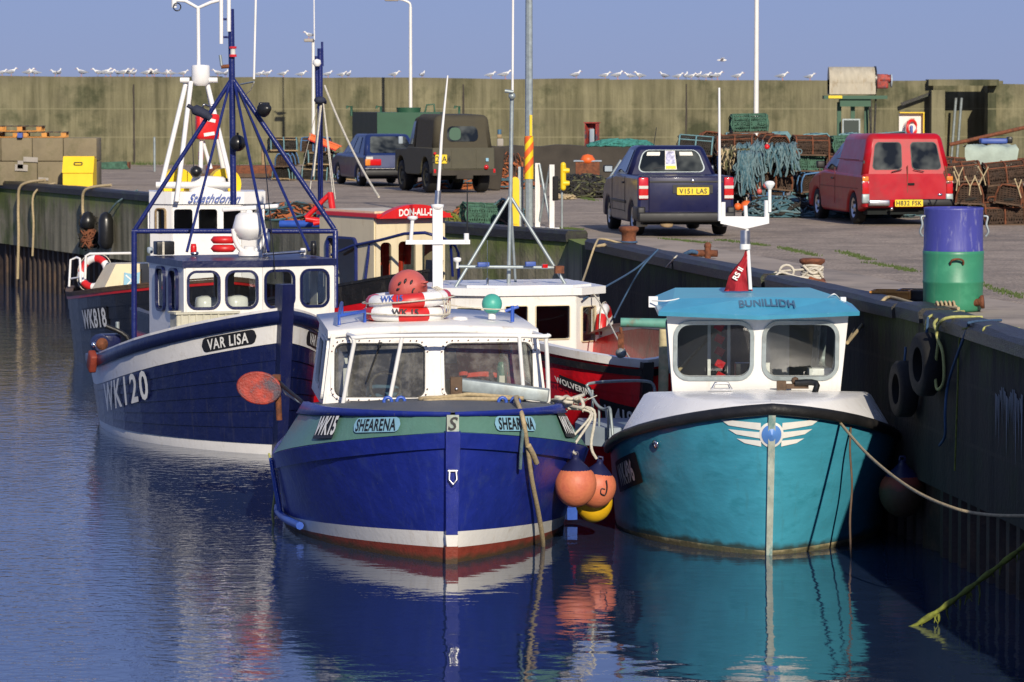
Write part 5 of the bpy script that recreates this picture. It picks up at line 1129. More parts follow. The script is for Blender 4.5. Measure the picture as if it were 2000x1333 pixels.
for a_ in (.75,-.75): 
    c_, s_ = cos(a_), sin(a_); panel(mb, M, [(-.14*c_-.012*s_,-.14*s_+.012*c_),(.14*c_-.012*s_,.14*s_+.012*c_),(.14*c_+.012*s_,.14*s_-.012*c_),(-.14*c_+.012*s_,-.14*s_-.012*c_)], [], .004, .018+.002*(a_>0))
mb.mat('timber_pale'); panel(mb, M, [(.15,-.17),(.17,-.17),(.20,.2),(.18,.2)], [], .01, .022); mb.build('flag_emblem', cv)
mb = MB().mat('white_gel'); mb.tube([wk(*a_) for a_ in [(135,560,71),(138,508,71),(150,503,71),(156,506,70.7),(158,552,70.6)]],.022); mb.tube([wk(*a_) for a_ in [(166,545,70.2),(168,500,70.2),(176,496,70.2),(256,495,70)]],.025); mb.tube([wk(137,545,71),wk(157,542,70.6)],.018); mb.build('pulpit', WK)
p = WKW @ wk(184,533,71.3); lifering('lifebuoy', p, .27, .07, (radians(75),0,radians(-25)), 'red and white life ring leaning at the stern of the far left dark boat')

# ================================================================ DON-ALL-D : red boat with black band
DD, DW, dd = boat_root(828, 800, 56.5, 31, 'red and black boat with cream wheelhouse and curved red visor behind the navy boat')
HD = Hull(8.0, 2.7, 2.26, 1.25, 1.3, rake=.35, qm=.5, p=2.2, r=1.2, wlb=.9, wp=1.9, wr=1.1, fl=1.1, draft=.5, tr=.7, qmw=.55, zpow=1.4, zq=.8)
bk = lambda q: HD.sheer(q)-.30
mb = MB().mat('hull_red'); clinker(mb, HD, lambda q: -.4, bk, 7); mb.mat('black_paint'); hull_band(mb, HD, bk, HD.sheer, 2, .012); transom(mb, HD, -.4); mb.build('hull', DD)
mb = MB().mat('black_paint'); rail_cap(mb, HD, .15, .04); mb.build('gunwale', DD)
mb = MB().mat('grey_deck'); bulwark(mb, HD, lambda q: HD.sheer(q)-.4, .08); deck(mb, HD, lambda q: HD.sheer(q)-.4, .08); mb.build('deck', DD)
mb = MB().mat('black_paint'); mb.grid(stem_post(HD, 2.42, .15, .14, .08, -.5), False); mb.add(stem_post(HD, 2.42, .15, .14, .08, -.5)[-1],[(0,1,2,3)]); mb.build('stem', DD)
c = dd(800, 470, 58.8); hw_ = .60; z0_, z1_ = 1.2, 2.97; y0_ = c.y; xc = c.x; h = z1_-z0_
M = frame_of((xc,y0_,z0_),(1,0,0),(0,0,1)); 
ws = [(-.43,1.02,.19,.72),(-.06,1.02,.30,.74),(.35,1.02,.28,.74)]
mb = MB().mat('cream'); panel(mb, M, [(-hw_,0),(hw_,0),(hw_,h),(-hw_,h)], [rr(a_,b__,c_,d_,.07) for a_,b__,c_,d_ in ws], .05); mb.build('wheelhouse_front', DD)
for a_,b__,c_,d_ in ws: window(DD, M, a_,b__,c_,d_,.07,'cream','glass',.015,.03)
for sd in (-1,1):
    Ms = frame_of((xc+sd*hw_,y0_,z0_),(0,1,0),(0,0,1)); mb = MB().mat('cream'); panel(mb, Ms, [(0,-.3),(1.75,-.3),(1.75,h),(0,h)], [rr(1.0,.98,.90,.86,.09)], .05); mb.build('wheelhouse_side', DD); window(DD, Ms, 1.0,.98,.90,.86,.09,'mast_blue','glass',.035,.085,s=sd)
mb = MB().mat('cab_interior'); mb.box((xc,y0_+1.75,2.1),(1.16,.04,1.7)); mb.mat('cream'); mb.box((xc+.1,y0_+1.0,2.2),(.04,.04,1.5)); mb.build('rear_bulkhead', DD)
mb = MB().mat('bright_red'); mb.box((xc,y0_+.84,z1_+.02),(1.30,1.95,.055)); 
arc = [(-.65,0)]+[(-.65+1.30*k/12, .21*sin(pi*k/12)**.8) for k in range(13)]+[(.65,0)]
mb.prism(arc,0,.16,frame_of((xc,y0_-.06,z1_-.02),(1,0,0),(0,0,1))); mb.build('visor', DD)
mb = MB().mat('cream'); mb.box((xc,y0_+.95,z1_+.065),(1.06,1.6,.03)); mb.build('roof', DD)
mb = MB().mat('letter_white'); vs, fs = text2d('DON-ALL-D', .145, bold=.005, sx=.80); Mt = frame_of((xc,y0_-.06+0,z1_+.045),(1,0,0),(0,0,1)); mb.add([Mt @ Vector((v.x, v.y+.03-.10*v.x*v.x*1.2, .165)) for v in vs], fs); mb.build('lettering', DD)
def dt(mb, pts, r, n=8): mb.tube([dd(*p) for p in pts], r, n)
mb = MB().mat('mast_blue'); mb.tube([dd(*p) for p in [(648,498,59.5),(690,480,59),(740,470,58.3),(790,457,57.7),(830,455,57.3),(865,465,57.5),(888,480,58),(895,495,58.4),(896,560,58.5)]],.024); dt(mb,[(722,476,58.6),(712,560,58.6)],.022); dt(mb,[(880,478,58),(884,540,58.2)],.022); mb.build('bow_rail', DD)
mb = MB().mat('mast_blue'); dt(mb,[(626,440,63),(625,95,63)],.045,10); dt(mb,[(616,200,63),(638,200,63)],.03); dt(mb,[(620,195,62.95),(618,110,62.95)],.03,6); dt(mb,[(630,130,63),(629,82,63)],.02); mast = mb.build('mast', DD)
mb = MB().mat('white_gel'); p = dd(619,125,62.8); mb.lathe(p,[(.04,-.04),(.07,0),(.06,.06),(0,.08)],12); mb.build('mast_lamp', mast)
mb = MB().mat('cloth_dark'); p = dd(625,196,62.9); mb.sphere(p,.09,10,(1.2,1,.7)); mb.build('furled_cover', mast)
for (a,b_,r_) in (((626,200,63),(604,385,62),.010),((628,200,63),(612,345,62),.018),((630,190,63),(650,380,61.5),.010),((631,195,63),(655,390,61.5),.010),((622,200,63),(590,330,63.5),.006)):
    mb = MB().mat('rope_pale'); dt(mb,[a,b_],r_,5); mb.build('stay', mast)
mb = MB().mat('rope_pale'); mb.tube(catenary(dd(634,168,63), dd(740,385,60), .12), .02, 6); mb.build('stay', mast)
mb = MB().mat('bright_red'); dt(mb,[(645,378,61.5),(597,426,61.5)],.04); dt(mb,[(645,378,61.5),(658,470,61.2)],.055); dt(mb,[(597,428,61.5),(652,436,61.5)],.05); dt(mb,[(612,437,61.4),(652,430,61.4)],.04); dt(mb,[(656,420,61.2),(658,600,61)],.05); mb.build('gantry', DD)
mb = MB().mat('mast_blue'); mb.mats = ['light_blue']; dt(mb,[(547,438,62.4),(642,438,62.2)],.06); mb.build('boom', DD)
jacket('hanging_jacket', DW @ Vector((xc+.12,y0_+.75,2.72)), radians(31), 'jacket_orange', None, 'orange oilskin hanging inside the cream wheelhouse with curved red visor', .9, .36)

# ================================================================ WOLVERINE : red boat behind, white wheelhouse
WO, WOW, wo = boat_root(1250, 930, 45.9, 14, 'bright red boat with plain white wheelhouse squeezed between the quay and the two front boats')
HO = Hull(6.8, 2.5, 1.60, 1.82, 1.2, rake=.30, qm=.42, p=2.6, r=1.4, wlb=.85, wp=2.0, wr=1.15, fl=1.3, draft=.5, tr=.7, qmw=.55, zpow=2.2, zq=.5)
bk = lambda q: HO.sheer(q)-.085
mb = MB().mat('hull_red'); clinker(mb, HO, lambda q: -.4, bk, 8, .012); mb.mat('black_paint'); hull_band(mb, HO, bk, lambda q: HO.sheer(q)-.0, 1, .04); transom(mb, HO, -.4); mb.build('hull', WO)
mb = MB().mat('white_paint'); hull_band(mb, HO, HO.sheer, lambda q: HO.sheer(q)+.10, 1, -.03); mb.grid([[Vector((p.x,p.y,p.z+.10)) for p in inset_line(HO,HO.sheer,.02,0,1,1)],[Vector((p.x,p.y,p.z+.10)) for p in inset_line(HO,HO.sheer,.16,0,1,1)]],False); mb.grid([[Vector((p.x,p.y,p.z+.10)) for p in inset_line(HO,HO.sheer,.02,0,1,-1)],[Vector((p.x,p.y,p.z+.10)) for p in inset_line(HO,HO.sheer,.16,0,1,-1)]],False); mb.build('gunwale', WO)
mb = MB().mat('white_paint'); mb.mats = ['hull_red']; bulwark(mb, HO, lambda q: HO.sheer(q)-.5, .08); mb.mat('low_wall'); deck(mb, HO, lambda q: HO.sheer(q)-.45, .08); mb.build('deck', WO)
mb = MB().mat('black_paint'); mb.grid(stem_post(HO, 1.68, .13, .14, .07, -.5), False); mb.build('stem', WO)
mb = MB().mat('letter_white'); text_hull(mb, HO, -1, 'WOLVERINE', .095, 1.36, .105, .055, True, ('letter_black', .52, .13, .01), bold=.003, space=1.1, tilt=-.15); mb.build('name_board', WO)
mb = MB().mat('letter_white'); text_hull(mb, HO, -1, 'K 418', .028, 1.02, .26, .025, True, ('letter_black', .52, .30, .01), bold=.006, sx=.62, tilt=-.1); mb.build('registration_number', WO)
c = wo(1050, 620, 51.2); hwo = .92; z0_, z1_ = 1.25, 2.17; 
F_ = [(-hwo-.30,c.y+1.9),(-hwo-.30,c.y+.45),(-.52,c.y),(.52,c.y),(hwo+.02,c.y+.40),(hwo+.02,c.y+1.9)]
for i in range(5):
    a = Vector((c.x+F_[i][0],F_[i][1],z0_)); b_ = Vector((c.x+F_[i+1][0],F_[i+1][1],z0_)); M = frame_of(a,(b_-a),(0,0,1)); ln = (b_-a).length; h = z1_-z0_
    if i == 2: wins = [(.22,.56,.30,.44),(.72,.56,.46,.44)]
    elif i in (1,3): wins = [(ln/2,.52,min(.34,ln-.12),.46)]
    else: wins = [(ln/2,.55,.8,.4)]
    mb = MB().mat('white_paint'); panel(mb, M, [(0,0),(ln,0),(ln,h),(0,h)], [rr(wx,wz,ww,wh,.02,2) for wx,wz,ww,wh in wins], .05); mb.build('wheelhouse_wall', WO)
    for (wx,wz,ww,wh) in wins: window(WO, M, wx, wz, ww, wh, .02, 'cream', 'glass', .012, .06)
mb = MB().mat('cab_dark'); mb.box((c.x,c.y+1.9,1.6),(2.0,.05,1.2)); mb.build('rear_bulkhead', WO)
mb = MB().mat('bright_red'); mb.mats = ['hull_red']; mb.box((c.x+.5,c.y+.9,z0_+.0),(1.4,1.9,.12)); mb.build('coaming', WO)
mb = MB().mat('white_paint'); out = [(c.x+x*1.05+(.05 if x > 0 else -.05), y-.06) for x,y in F_]; mb.prism(out, z1_, z1_+.10); mb.prism([(x*1.0,y) for x,y in [(c.x-.9,c.y+.3),(c.x-.4,c.y+.06),(c.x+.5,c.y+.06),(c.x+.85,c.y+.4),(c.x+.85,c.y+1.7),(c.x-.9,c.y+1.7)]], z1_+.09, z1_+.13); mb.mats = ['white_gel']; mb.build('roof', WO)
def ot(mb, pts, r, n=8): mb.tube([wo(*p) for p in pts], r, n)
mb = MB().mat('galv'); ot(mb,[(993,570,51.9),(997,385,51.9),(1000,185,51.9)],.028); ot(mb,[(1008,572,52.3),(997,388,51.9)],.018)
mast = mb.build('mast', WO)
mb = MB().mat('galv'); ot(mb,[(995,386,51.9),(872,590,51.5)],.022); ot(mb,[(998,386,51.9),(1112,568,51.8)],.022); mb.build('mast_leg', WO)
mb = MB().mat('galv'); ot(mb,[(893,521,51.6),(1096,523,51.8)],.022); mb.mat('letter_blue'); mb.box(wo(944,517,51.5),(.16,.06,.06),bev=.01); mb.box(wo(1036,516,51.6),(.14,.06,.06),bev=.01); mb.mat('lamp_red').box(wo(1064,520,51.5),(.07,.06,.05)); mb.mat('rust').box(wo(1092,527,51.6),(.12,.08,.10)); mb.build('light_bar', mast)
mb = MB().mat('white_gel'); ot(mb,[(1001,180,51.85),(1002,-20,51.85)],.017); p = wo(1000,188,51.85); mb.mat('galv').sphere(p,.05,10); ot(mb,[(986,178,51.8),(1002,180,51.8)],.025); mb.build('whip_antenna', mast)
mb = MB().mat('chrome'); 
for px in (952,): p = wo(px,560,51.4); mb.cyl((p.x,p.y,z1_+.1),(p.x,p.y,z1_+.22),.02); mb.tube([(p.x,p.y,z1_+.2),(p.x,p.y,2.9)],.004,4)
mb.build('aerial', WO)
mb = MB().mat('white_gel'); p = wo(893,510,51.4); mb.lathe(p,[(.02,-.1),(.02,-.02),(.055,.0),(.055,.04),(0,.05)],12); mb.build('gps_dome', WO)
mb = MB().mat('jacket_orange'); p = Vector((c.x+.72,c.y+.62,1.72)); mb.box(p,(.10,.05,.36),bev=.03); mb.mat('rope_pale').tube([p+Vector((.16,-.02,.14)),p+Vector((.14,-.02,-.16)),p+Vector((.20,-.02,-.14)),p+Vector((.18,-.02,.16))],.03); mb.build('hanging_gear', WO)
p = WOW @ Vector((c.x+hwo+.14, c.y+.5, 1.62)); lifering('lifebuoy', p, .33, .075, (radians(90),0,radians(80)), 'red and white life ring hung on the right side of the plain white wheelhouse')
mb = MB().mat('antifoul'); p = WOW @ HO.P(1,.03,.95,.25); 
buoy('ball_fender', at(1290,790,46.2), .20, 'antifoul', 'antifoul', label='dull red ball fender in the shade behind the red boat bow', group=None)
# ================================================================ vehicles (rear towards -Y, centre of the rear axle line at x=0; origin on the ground)
def qp(a, b, c, d, x, y): return (a*(1-x)+b*x)*(1-y)+(d*(1-x)+c*x)*y
def pane(mb, Q, x0, x1, y0, y1, r=.12, off=.012, n=5):
    a, b, c, d = [Vector(p) for p in Q]; N = (b-a).cross(d-a).normalized()
    w = (b-a).length; h = (d-a).length; pts = rr((x0+x1)/2*w, (y0+y1)/2*h, (x1-x0)*w, (y1-y0)*h, r, n)
    vs = [qp(a,b,c,d,x/w,y/h)+N*off for x, y in pts]; cc = sum(vs, Vector())/len(vs); m = len(vs)
    mb.add(vs+[cc], [(i,(i+1) % m, m) for i in range(m)])
def arch(yc, r, z0, n=8): return [(yc-r*cos(pi*k/n), z0+r*sin(pi*k/n)) for k in range(n+1)]
def body_lower(prof, W, m, crown=.05, name='body', root=None, taper=None):
    """side profile (y,z) lofted across x with rounded shoulders"""
    bm = bmesh.new(); xs = (-W/2, W/2); L_ = []
    for x in xs: L_.append([bm.verts.new((x*(taper(y, z) if taper else 1), y, z)) for y, z in prof])
    n = len(prof); bm.faces.new(L_[0][::-1]); bm.faces.new(L_[1])
    side = []
    for i in range(n): side.append(bm.faces.new((L_[0][i], L_[0][(i+1) % n], L_[1][(i+1) % n], L_[1][i])))
    bmesh.ops.recalc_face_normals(bm, faces=bm.faces)
    ed = [e for e in bm.edges if abs(e.verts[0].co.x-e.verts[1].co.x) < W*.5]
    bmesh.ops.bevel(bm, geom=ed, offset=crown, segments=3, affect='EDGES', profile=.5, clamp_overlap=True)
    me = bpy.data.meshes.new(name); bm.to_mesh(me); bm.free(); me.materials.append(MATS[m])
    for p in me.polygons: p.use_smooth = abs(p.normal.x) < .97 and p.area < .05
    o = bpy.data.objects.new(name, me); COL.objects.link(o); o.parent = root; return o
def frustum(base, top, m, root, name='cab', bev=.05):
    bm = bmesh.new(); b = [bm.verts.new(p) for p in base]; t = [bm.verts.new(p) for p in top]; n = len(base)
    bm.faces.new(b[::-1]); bm.faces.new(t)
    for i in range(n): bm.faces.new((b[i], b[(i+1) % n], t[(i+1) % n], t[i]))
    bmesh.ops.recalc_face_normals(bm, faces=bm.faces); bmesh.ops.bevel(bm, geom=[e for e in bm.edges if max(e.verts[0].co.z, e.verts[1].co.z) > base[0][2]+.01], offset=bev, segments=3, affect='EDGES', profile=.5, clamp_overlap=True)
    me = bpy.data.meshes.new(name); bm.to_mesh(me); bm.free(); me.materials.append(MATS[m])
    for p in me.polygons: p.use_smooth = p.area < .08
    o = bpy.data.objects.new(name, me); COL.objects.link(o); o.parent = root; return o
def wheels(root, W, ys, R, wd, rim='alu', inset=.02):
    for y in ys:
        for sd in (-1, 1):
            xo = sd*(W/2-inset); xi = sd*(W/2-inset-wd)
            mb = MB().mat('tyre'); prof = [(R*.62, 0), (R*.94, 0), (R, .03), (R, wd-.03), (R*.94, wd), (R*.62, wd)]
            mb.lathe((xo, y, R), prof, 24, axis=(-sd,0,0)); mb.mat('under').lathe((xo, y, R), [(0,.06),(R*.62,.05)], 24, axis=(-sd,0,0)); w_ = mb.build('wheel', root)
            mb = MB().mat(rim); mb.lathe((xo, y, R), [(0,.015),(R*.15,.01),(R*.2,.03),(R*.5,.035),(R*.58,.01),(R*.63,.005)], 20, axis=(-sd,0,0)); mb.mat('under')
            for k in range(6): a = 2*pi*k/6; mb.cyl((xo-sd*.018, y+R*.38*cos(a), R+R*.38*sin(a)),(xo-sd*.03, y+R*.38*cos(a), R+R*.38*sin(a)), R*.085, n=8)
            mb.build('rim', w_)
def plate(root, txt, x, y, z, w=.46, h=.105, tilt=0, m='plate_yellow', rz=0):
    mb = MB().mat(m); M = frame_of((x,y,z),(cos(rz),sin(rz),0),(0,tilt,1)); panel(mb, M, rr(0,0,w,h,.012,2), [], .012); o = mb.build('number_plate', root)
    mb = MB().mat('letter_black'); text_on(mb, M, txt, h*.95, off=.010, bold=.002, space=1.08, sx=.92); mb.build('lettering', o); return o

# ---- navy pick-up
g0 = gp(1325, 459); PK = empty('pickup_truck', (g0.x, g0.y, QZ), radians(7), 'dark navy pick-up parked with its tailgate towards the harbour', 'pick-up', 'vehicles parked on the quay', K)
W_ = 1.50; R_ = .27; z0_ = .19
prof = [(-.72,.26),(-.74,.34),(-.70,.40),(-.70,.93),(1.55,.93),(2.62,.84),(2.95,.70),(3.02,.50),(3.0,.22)] + [(y,z) for y,z in arch(2.45,.33,.22)][::-1] + [(2.0,z0_),(.45,z0_)] + [(y,z) for y,z in arch(0,.33,.22)][::-1]+[(-.45,.24)]
body_lower(prof, W_, 'car_navy', .05, 'body', PK)
hb = W_/2-.03; ht = .52
B_ = [(-hb,.62,.90),(hb,.62,.90),(hb,2.2,.90),(-hb,2.2,.90)]; T_ = [(-ht,.82,1.375),(ht,.82,1.375),(ht,1.55,1.37),(-ht,1.55,1.37)]
frustum(B_, T_, 'car_navy', PK, 'cab', .07)
Qr = (B_[0],B_[1],T_[1],T_[0])
mb = MB().mat('galv'); pane(mb, Qr, .10,.90,.12,.86,.12,.006); pr = mb.build('rear_window', PK); mb = MB().mat('glass_dark'); 
MATS['glass_car'] = bpy.data.materials.new('glass_car'); gc = MATS['glass_car']; gc.use_nodes = True; b_ = gc.node_tree.nodes['Principled BSDF']; b_.inputs['Base Color'].default_value = (.035,.045,.045,1); b_.inputs['Roughness'].default_value = .06
nn_ = gc.node_tree.nodes; tt = nn_.new('ShaderNodeTexCoord'); n1 = nn_.new('ShaderNodeTexNoise'); n1.inputs['Scale'].default_value = 3.0; n1.inputs['Detail'].default_value = 2; gc.node_tree.links.new(tt.outputs['Object'], n1.inputs[0]); r1_ = nn_.new('ShaderNodeValToRGB'); r1_.color_ramp.elements[0].color = (.008,.01,.01,1); r1_.color_ramp.elements[1].color = (.10,.11,.10,1); r1_.color_ramp.elements[0].position = .4; r1_.color_ramp.elements[1].position = .66; gc.node_tree.links.new(n1.outputs[0], r1_.inputs[0]); gc.node_tree.links.new(r1_.outputs[0], b_.inputs['Base Color'])
mb = MB().mat('glass_car'); pane(mb, Qr, .115,.885,.14,.84,.11,.010); mb.build('pane', pr)
mb = MB().mat('paper'); a,b,c,d = [Vector(p) for p in Qr]
pane(mb, Qr, .17,.35,.66,.78,.005,.016,1); pane(mb, Qr, .62,.80,.66,.78,.005,.016,1); mb.build('sticker', pr)
mb = MB().mat('paper'); pane(mb, Qr, .42,.56,.20,.82,.005,.018,1); mb.mat('poster'); pane(mb, Qr, .43,.55,.38,.80,.004,.021,1); mb.mat('plate_yellow'); pane(mb, Qr, .43,.55,.22,.32,.004,.021,1); mb.build('poster', pr)
for sd in (-1,1):
    Qs = (B_[3],B_[0],T_[0],T_[3]) if sd < 0 else (B_[1],B_[2],T_[2],T_[1])
    mb = MB().mat('glass_car'); pane(mb, Qs, .28,.86,.12,.86,.05,.008) if sd < 0 else pane(mb, Qs, .14,.72,.12,.86,.05,.008); mb.build('side_window', PK)
    mb = MB().mat('car_black'); mb.box((sd*(W_/2+.07),1.95,.99),(.16,.09,.12),bev=.03); mm_ = mb.build('door_mirror', PK); mb = MB().mat('pale_deck'); mb.box((sd*(W_/2+.07),1.902,.99),(.12,.008,.085)); mb.build('mirror_glass', mm_)
    mb = MB().mat('lamp_red'); mb.box((sd*(W_/2-.085),-.705,.74),(.15,.05,.34),bev=.02); mb.mat('lamp_clear').box((sd*(W_/2-.085),-.732,.76),(.14,.01,.045)); mb.box((sd*(W_/2-.085),-.732,.61),(.14,.01,.045)); mb.build('tail_light', PK)
mb = MB().mat('car_black'); mb.box((0,-.73,.30),(W_+.01,.14,.15),bev=.03); mb.box((-W_/2+.05,-.5,.36),(.13,.5,.20),bev=.03); mb.box((W_/2-.05,-.5,.36),(.13,.5,.20),bev=.03); mb.build('bumper', PK)
mb = MB().mat('car_navy'); mb.box((0,-.715,.63),(W_-.34,.03,.56),bev=.01); mb.mat('car_black').box((.0,-.735,.845),(W_-.36,.02,.025)); mb.box((.10,-.735,.73),(.62,.02,.13)); tg = mb.build('tailgate', PK)
mb = MB().mat('alu'); mb.lathe((.10,-.735,.86),[(.035,0),(.035,.012),(0,.014)],14,axis=(0,-1,0)); mb.tube([(.53,-.745,.80),(.49,-.75,.66)],.012); mb.build('tailgate_latch', tg)
plate(PK, 'V151 LAS', .10, -.755, .70, .50, .115)
mb = MB().mat('under'); mb.box((0,1.2,.26),(W_-.2,3.6,.16)); mb.cyl((.55,-.6,.2),(.55,-.1,.2),.06); mb.mat('timber_pale').lathe((-.30,-.70,.18),[(.0,-.02),(.10,-.01),(.10,.02),(0,.03)],12,axis=(0,-.3,1)); mb.build('underbody', PK)
mb = MB().mat('car_black'); mb.tube([(-.25,.9,1.37),(-.18,1.05,1.66)],.006,5); mb.build('aerial', PK)
mb = MB().mat('cream'); mb.mats = ['crate_white']; mb.box((-W_/2+.12,-.34,.26),(.17,.012,.24)); mb.box((W_/2-.12,-.34,.26),(.17,.012,.24)); mb.build('mud_flap', PK)
mb = MB().mat('under')
for y_ in (.62,1.98): mb.box((-W_/2-.001,y_,.62),(.006,.014,.56))
mb.box((-W_/2-.001,1.3,.36),(.006,1.36,.012)); mb.build('door_seam', PK)
mb = MB().mat('car_black'); mb.box((-W_/2-.008,.80,.80),(.02,.13,.03),bev=.006); mb.box((-W_/2-.006,1.3,.50),(.02,1.5,.045),bev=.006); mb.tube([(-.30,.66,1.02),(-.05,.68,1.04)],.008,5); mb.build('door_handle', PK)
wheels(PK, W_, (0,2.45), R_, .17)

# ---- red van
g0 = gp(1753, 437); VN = empty('van', (g0.x, g0.y, QZ), radians(9.5), 'bright red panel van with two rear windows parked before the creel stacks', 'van', 'vehicles parked on the quay', K)
W_ = 1.56; R_ = .27
prof = [(-.62,.30),(-.63,.42),(-.60,.85),(2.0,.88),(2.72,.78),(3.08,.62),(3.12,.40),(3.08,.22)] + arch(2.55,.33,.22)[::-1]+[(2.1,.18),(.5,.18)]+arch(0.05,.33,.22)[::-1]+[(-.4,.26)]
body_lower(prof, W_, 'car_red', .06, 'body', VN)
hb = W_/2-.005
frustum([(-hb,-.60,.80),(hb,-.60,.80),(hb,1.30,.80),(-hb,1.30,.80)], [(-.63,-.44,1.525),(.63,-.44,1.525),(.63,1.1,1.50),(-.63,1.1,1.50)], 'car_red', VN, 'box_body', .10)
frustum([(-hb+.02,1.15,.82),(hb-.02,1.15,.82),(hb-.02,2.35,.84),(-hb+.02,2.35,.84)], [(-.57,1.05,1.42),(.57,1.05,1.42),(.54,1.55,1.37),(-.54,1.55,1.37)], 'car_red', VN, 'cab', .06)
Q = ((-hb,-.60,.80),(hb,-.60,.80),(.63,-.44,1.525),(-.63,-.44,1.525))
for x0,x1 in ((.10,.445),(.555,.90)):
    mb = MB().mat('car_black'); pane(mb, Q, x0,x1,.16,.80,.08,.006); pr = mb.build('rear_window', VN); mb = MB().mat('glass_car'); pane(mb, Q, x0+.01,x1-.01,.18,.78,.07,.010); mb.build('pane', pr)
mb = MB().mat('under'); mb.mats = ['antifoul']; mb.box((0,-.612,.68),(.012,.02,.62)); mb.mat('under').box((.06,-.625,.68),(.11,.02,.035)); mb.build('door_seam', VN)
for sd in (-1,1):
    mb = MB().mat('lamp_red'); mb.box((sd*(W_/2-.055),-.615,.62),(.11,.05,.22),bev=.015); mb.mat('lamp_amber').box((sd*(W_/2-.055),-.61,.77),(.11,.05,.08),bev=.015); mb.mat('lamp_clear').box((sd*(W_/2-.055),-.612,.71),(.11,.052,.03)); mb.mat('galv').box((sd*(W_/2-.06),-.615,.44),(.13,.06,.16),bev=.02); mb.build('tail_light', VN)
    Qs = ((-hb+.02,2.35,.84),(-hb+.02,1.15,.82),(-.57,1.05,1.42),(-.54,1.55,1.37)) if sd < 0 else ((hb-.02,1.15,.82),(hb-.02,2.35,.84),(.54,1.55,1.37),(.57,1.05,1.42))
    mb = MB().mat('glass_car'); pane(mb, Qs, .25 if sd < 0 else .12,.88 if sd < 0 else .75,.10,.88,.05,.010); mb.build('side_window', VN)
    mb = MB().mat('car_black'); mb.box((sd*(W_/2+.06),1.98,.96),(.15,.09,.13),bev=.03); mb.build('door_mirror', VN)
mb = MB().mat('alu'); mb.box((-.50,-.655,.37),(.36,.10,.10),bev=.02); mb.mat('car_black').box((.32,-.65,.37),(.90,.10,.12),bev=.03); mb.build('bumper', VN)
plate(VN, 'H832 FSK', .0, -.715, .365, .48, .115)
mb = MB().mat('chrome'); mb.lathe((.56,-.628,.50),[(.045,0),(.04,.008),(0,.009)],14,axis=(0,-1,0),sc=(1,.5)); mb.build('badge', VN)
mb = MB().mat('under'); mb.box((0,1.2,.25),(W_-.25,3.4,.16)); mb.mat('chrome').sphere((-.28,-.65,.27),.035,8); mb.build('underbody', VN)
mb = MB().mat('antifoul')
for y_ in (1.22,2.28): mb.box((-W_/2-.001,y_,.62),(.006,.014,.62))
mb.box((-W_/2-.003,1.0,.60),(.008,2.6,.012)); mb.box((-W_/2+.005,.35,1.08),(.004,1.5,.012)); mb.build('panel_seam', VN)
mb = MB().mat('car_black'); mb.box((-W_/2-.010,1.38,.74),(.02,.14,.03),bev=.006)
for sd in (-1,1): mb.tube([(sd*.28,-.632,.885),(sd*.10,-.628,.925)],.008,5); mb.box((sd*(W_/2-.03),-.60,1.05),(.03,.03,.05)); mb.box((sd*(W_/2-.01),-.62,.60),(.03,.03,.05))
mb.build('trim', VN)
wheels(VN, W_, (0.05,2.55), R_, .17)

# ---- army 4x4
g0 = gp(890, 376); LR = empty('off_road_truck', (g0.x, g0.y, QZ), radians(17), 'olive army style 4x4 with a canvas tilt parked beside the blue car', 'off-road vehicle', 'vehicles parked on the quay', K)
W_ = 1.40; R_ = .34
prof = [(-.62,.45),(-.64,.52),(-.62,.98),(1.45,.98),(1.5,.94),(2.45,.92),(2.50,.45)]+arch(2.0,.36,.42)[::-1]+[(1.5,.38),(.5,.38)]+arch(0,.36,.42)[::-1]
body_lower(prof, W_, 'army_paint', .02, 'body', LR)
frustum([(-.68,-.60,.97),(.68,-.60,.97),(.68,.95,.97),(-.68,.95,.97)], [(-.60,-.52,1.69),(.60,-.52,1.69),(.60,.95,1.71),(-.60,.95,1.71)], 'army_canvas', LR, 'canvas_tilt', .12)
frustum([(-.67,.95,.97),(.67,.95,.97),(.67,1.52,.97),(-.67,1.52,.97)], [(-.58,.95,1.66),(.58,.95,1.66),(.55,1.30,1.62),(-.55,1.30,1.62)], 'army_canvas', LR, 'cab_canvas', .05)
Q = ((-.68,-.60,.97),(.68,-.60,.97),(.60,-.52,1.69),(-.60,-.52,1.69)); mb = MB().mat('glass_car'); pane(mb, Q, .22,.76,.20,.66,.12,.012); mb.mat('tank_green'); pane(mb, Q, .26,.46,.24,.62,.10,.016); mb.build('rear_window', LR)
mb = MB().mat('glass_car'); Q = ((-.67,1.52,.97),(-.67,.95,.97),(-.58,.95,1.66),(-.55,1.30,1.62)); pane(mb, Q, .15,.75,.10,.85,.04,.01); mb.build('side_window', LR)
mb = MB().mat('army_paint'); mb.box((0,-.645,.74),(.92,.025,.42)); mb.box((-.28,-.662,.74),(.015,.012,.40)); mb.box((.28,-.662,.74),(.015,.012,.40)); mb.build('tailgate', LR)
mb = MB().mat('low_wall'); mb.box((0,-.66,.44),(1.42,.10,.11)); mb.box((0,-.68,.36),(.36,.1,.10)); mb.mat('under').box((0,.9,.48),(1.1,3.0,.2)); mb.box((0,0,.34),(1.2,.12,.12)); mb.sphere((.05,0,.34),.14,10); mb.box((0,2.0,.34),(1.2,.12,.12)); mb.build('chassis', LR)
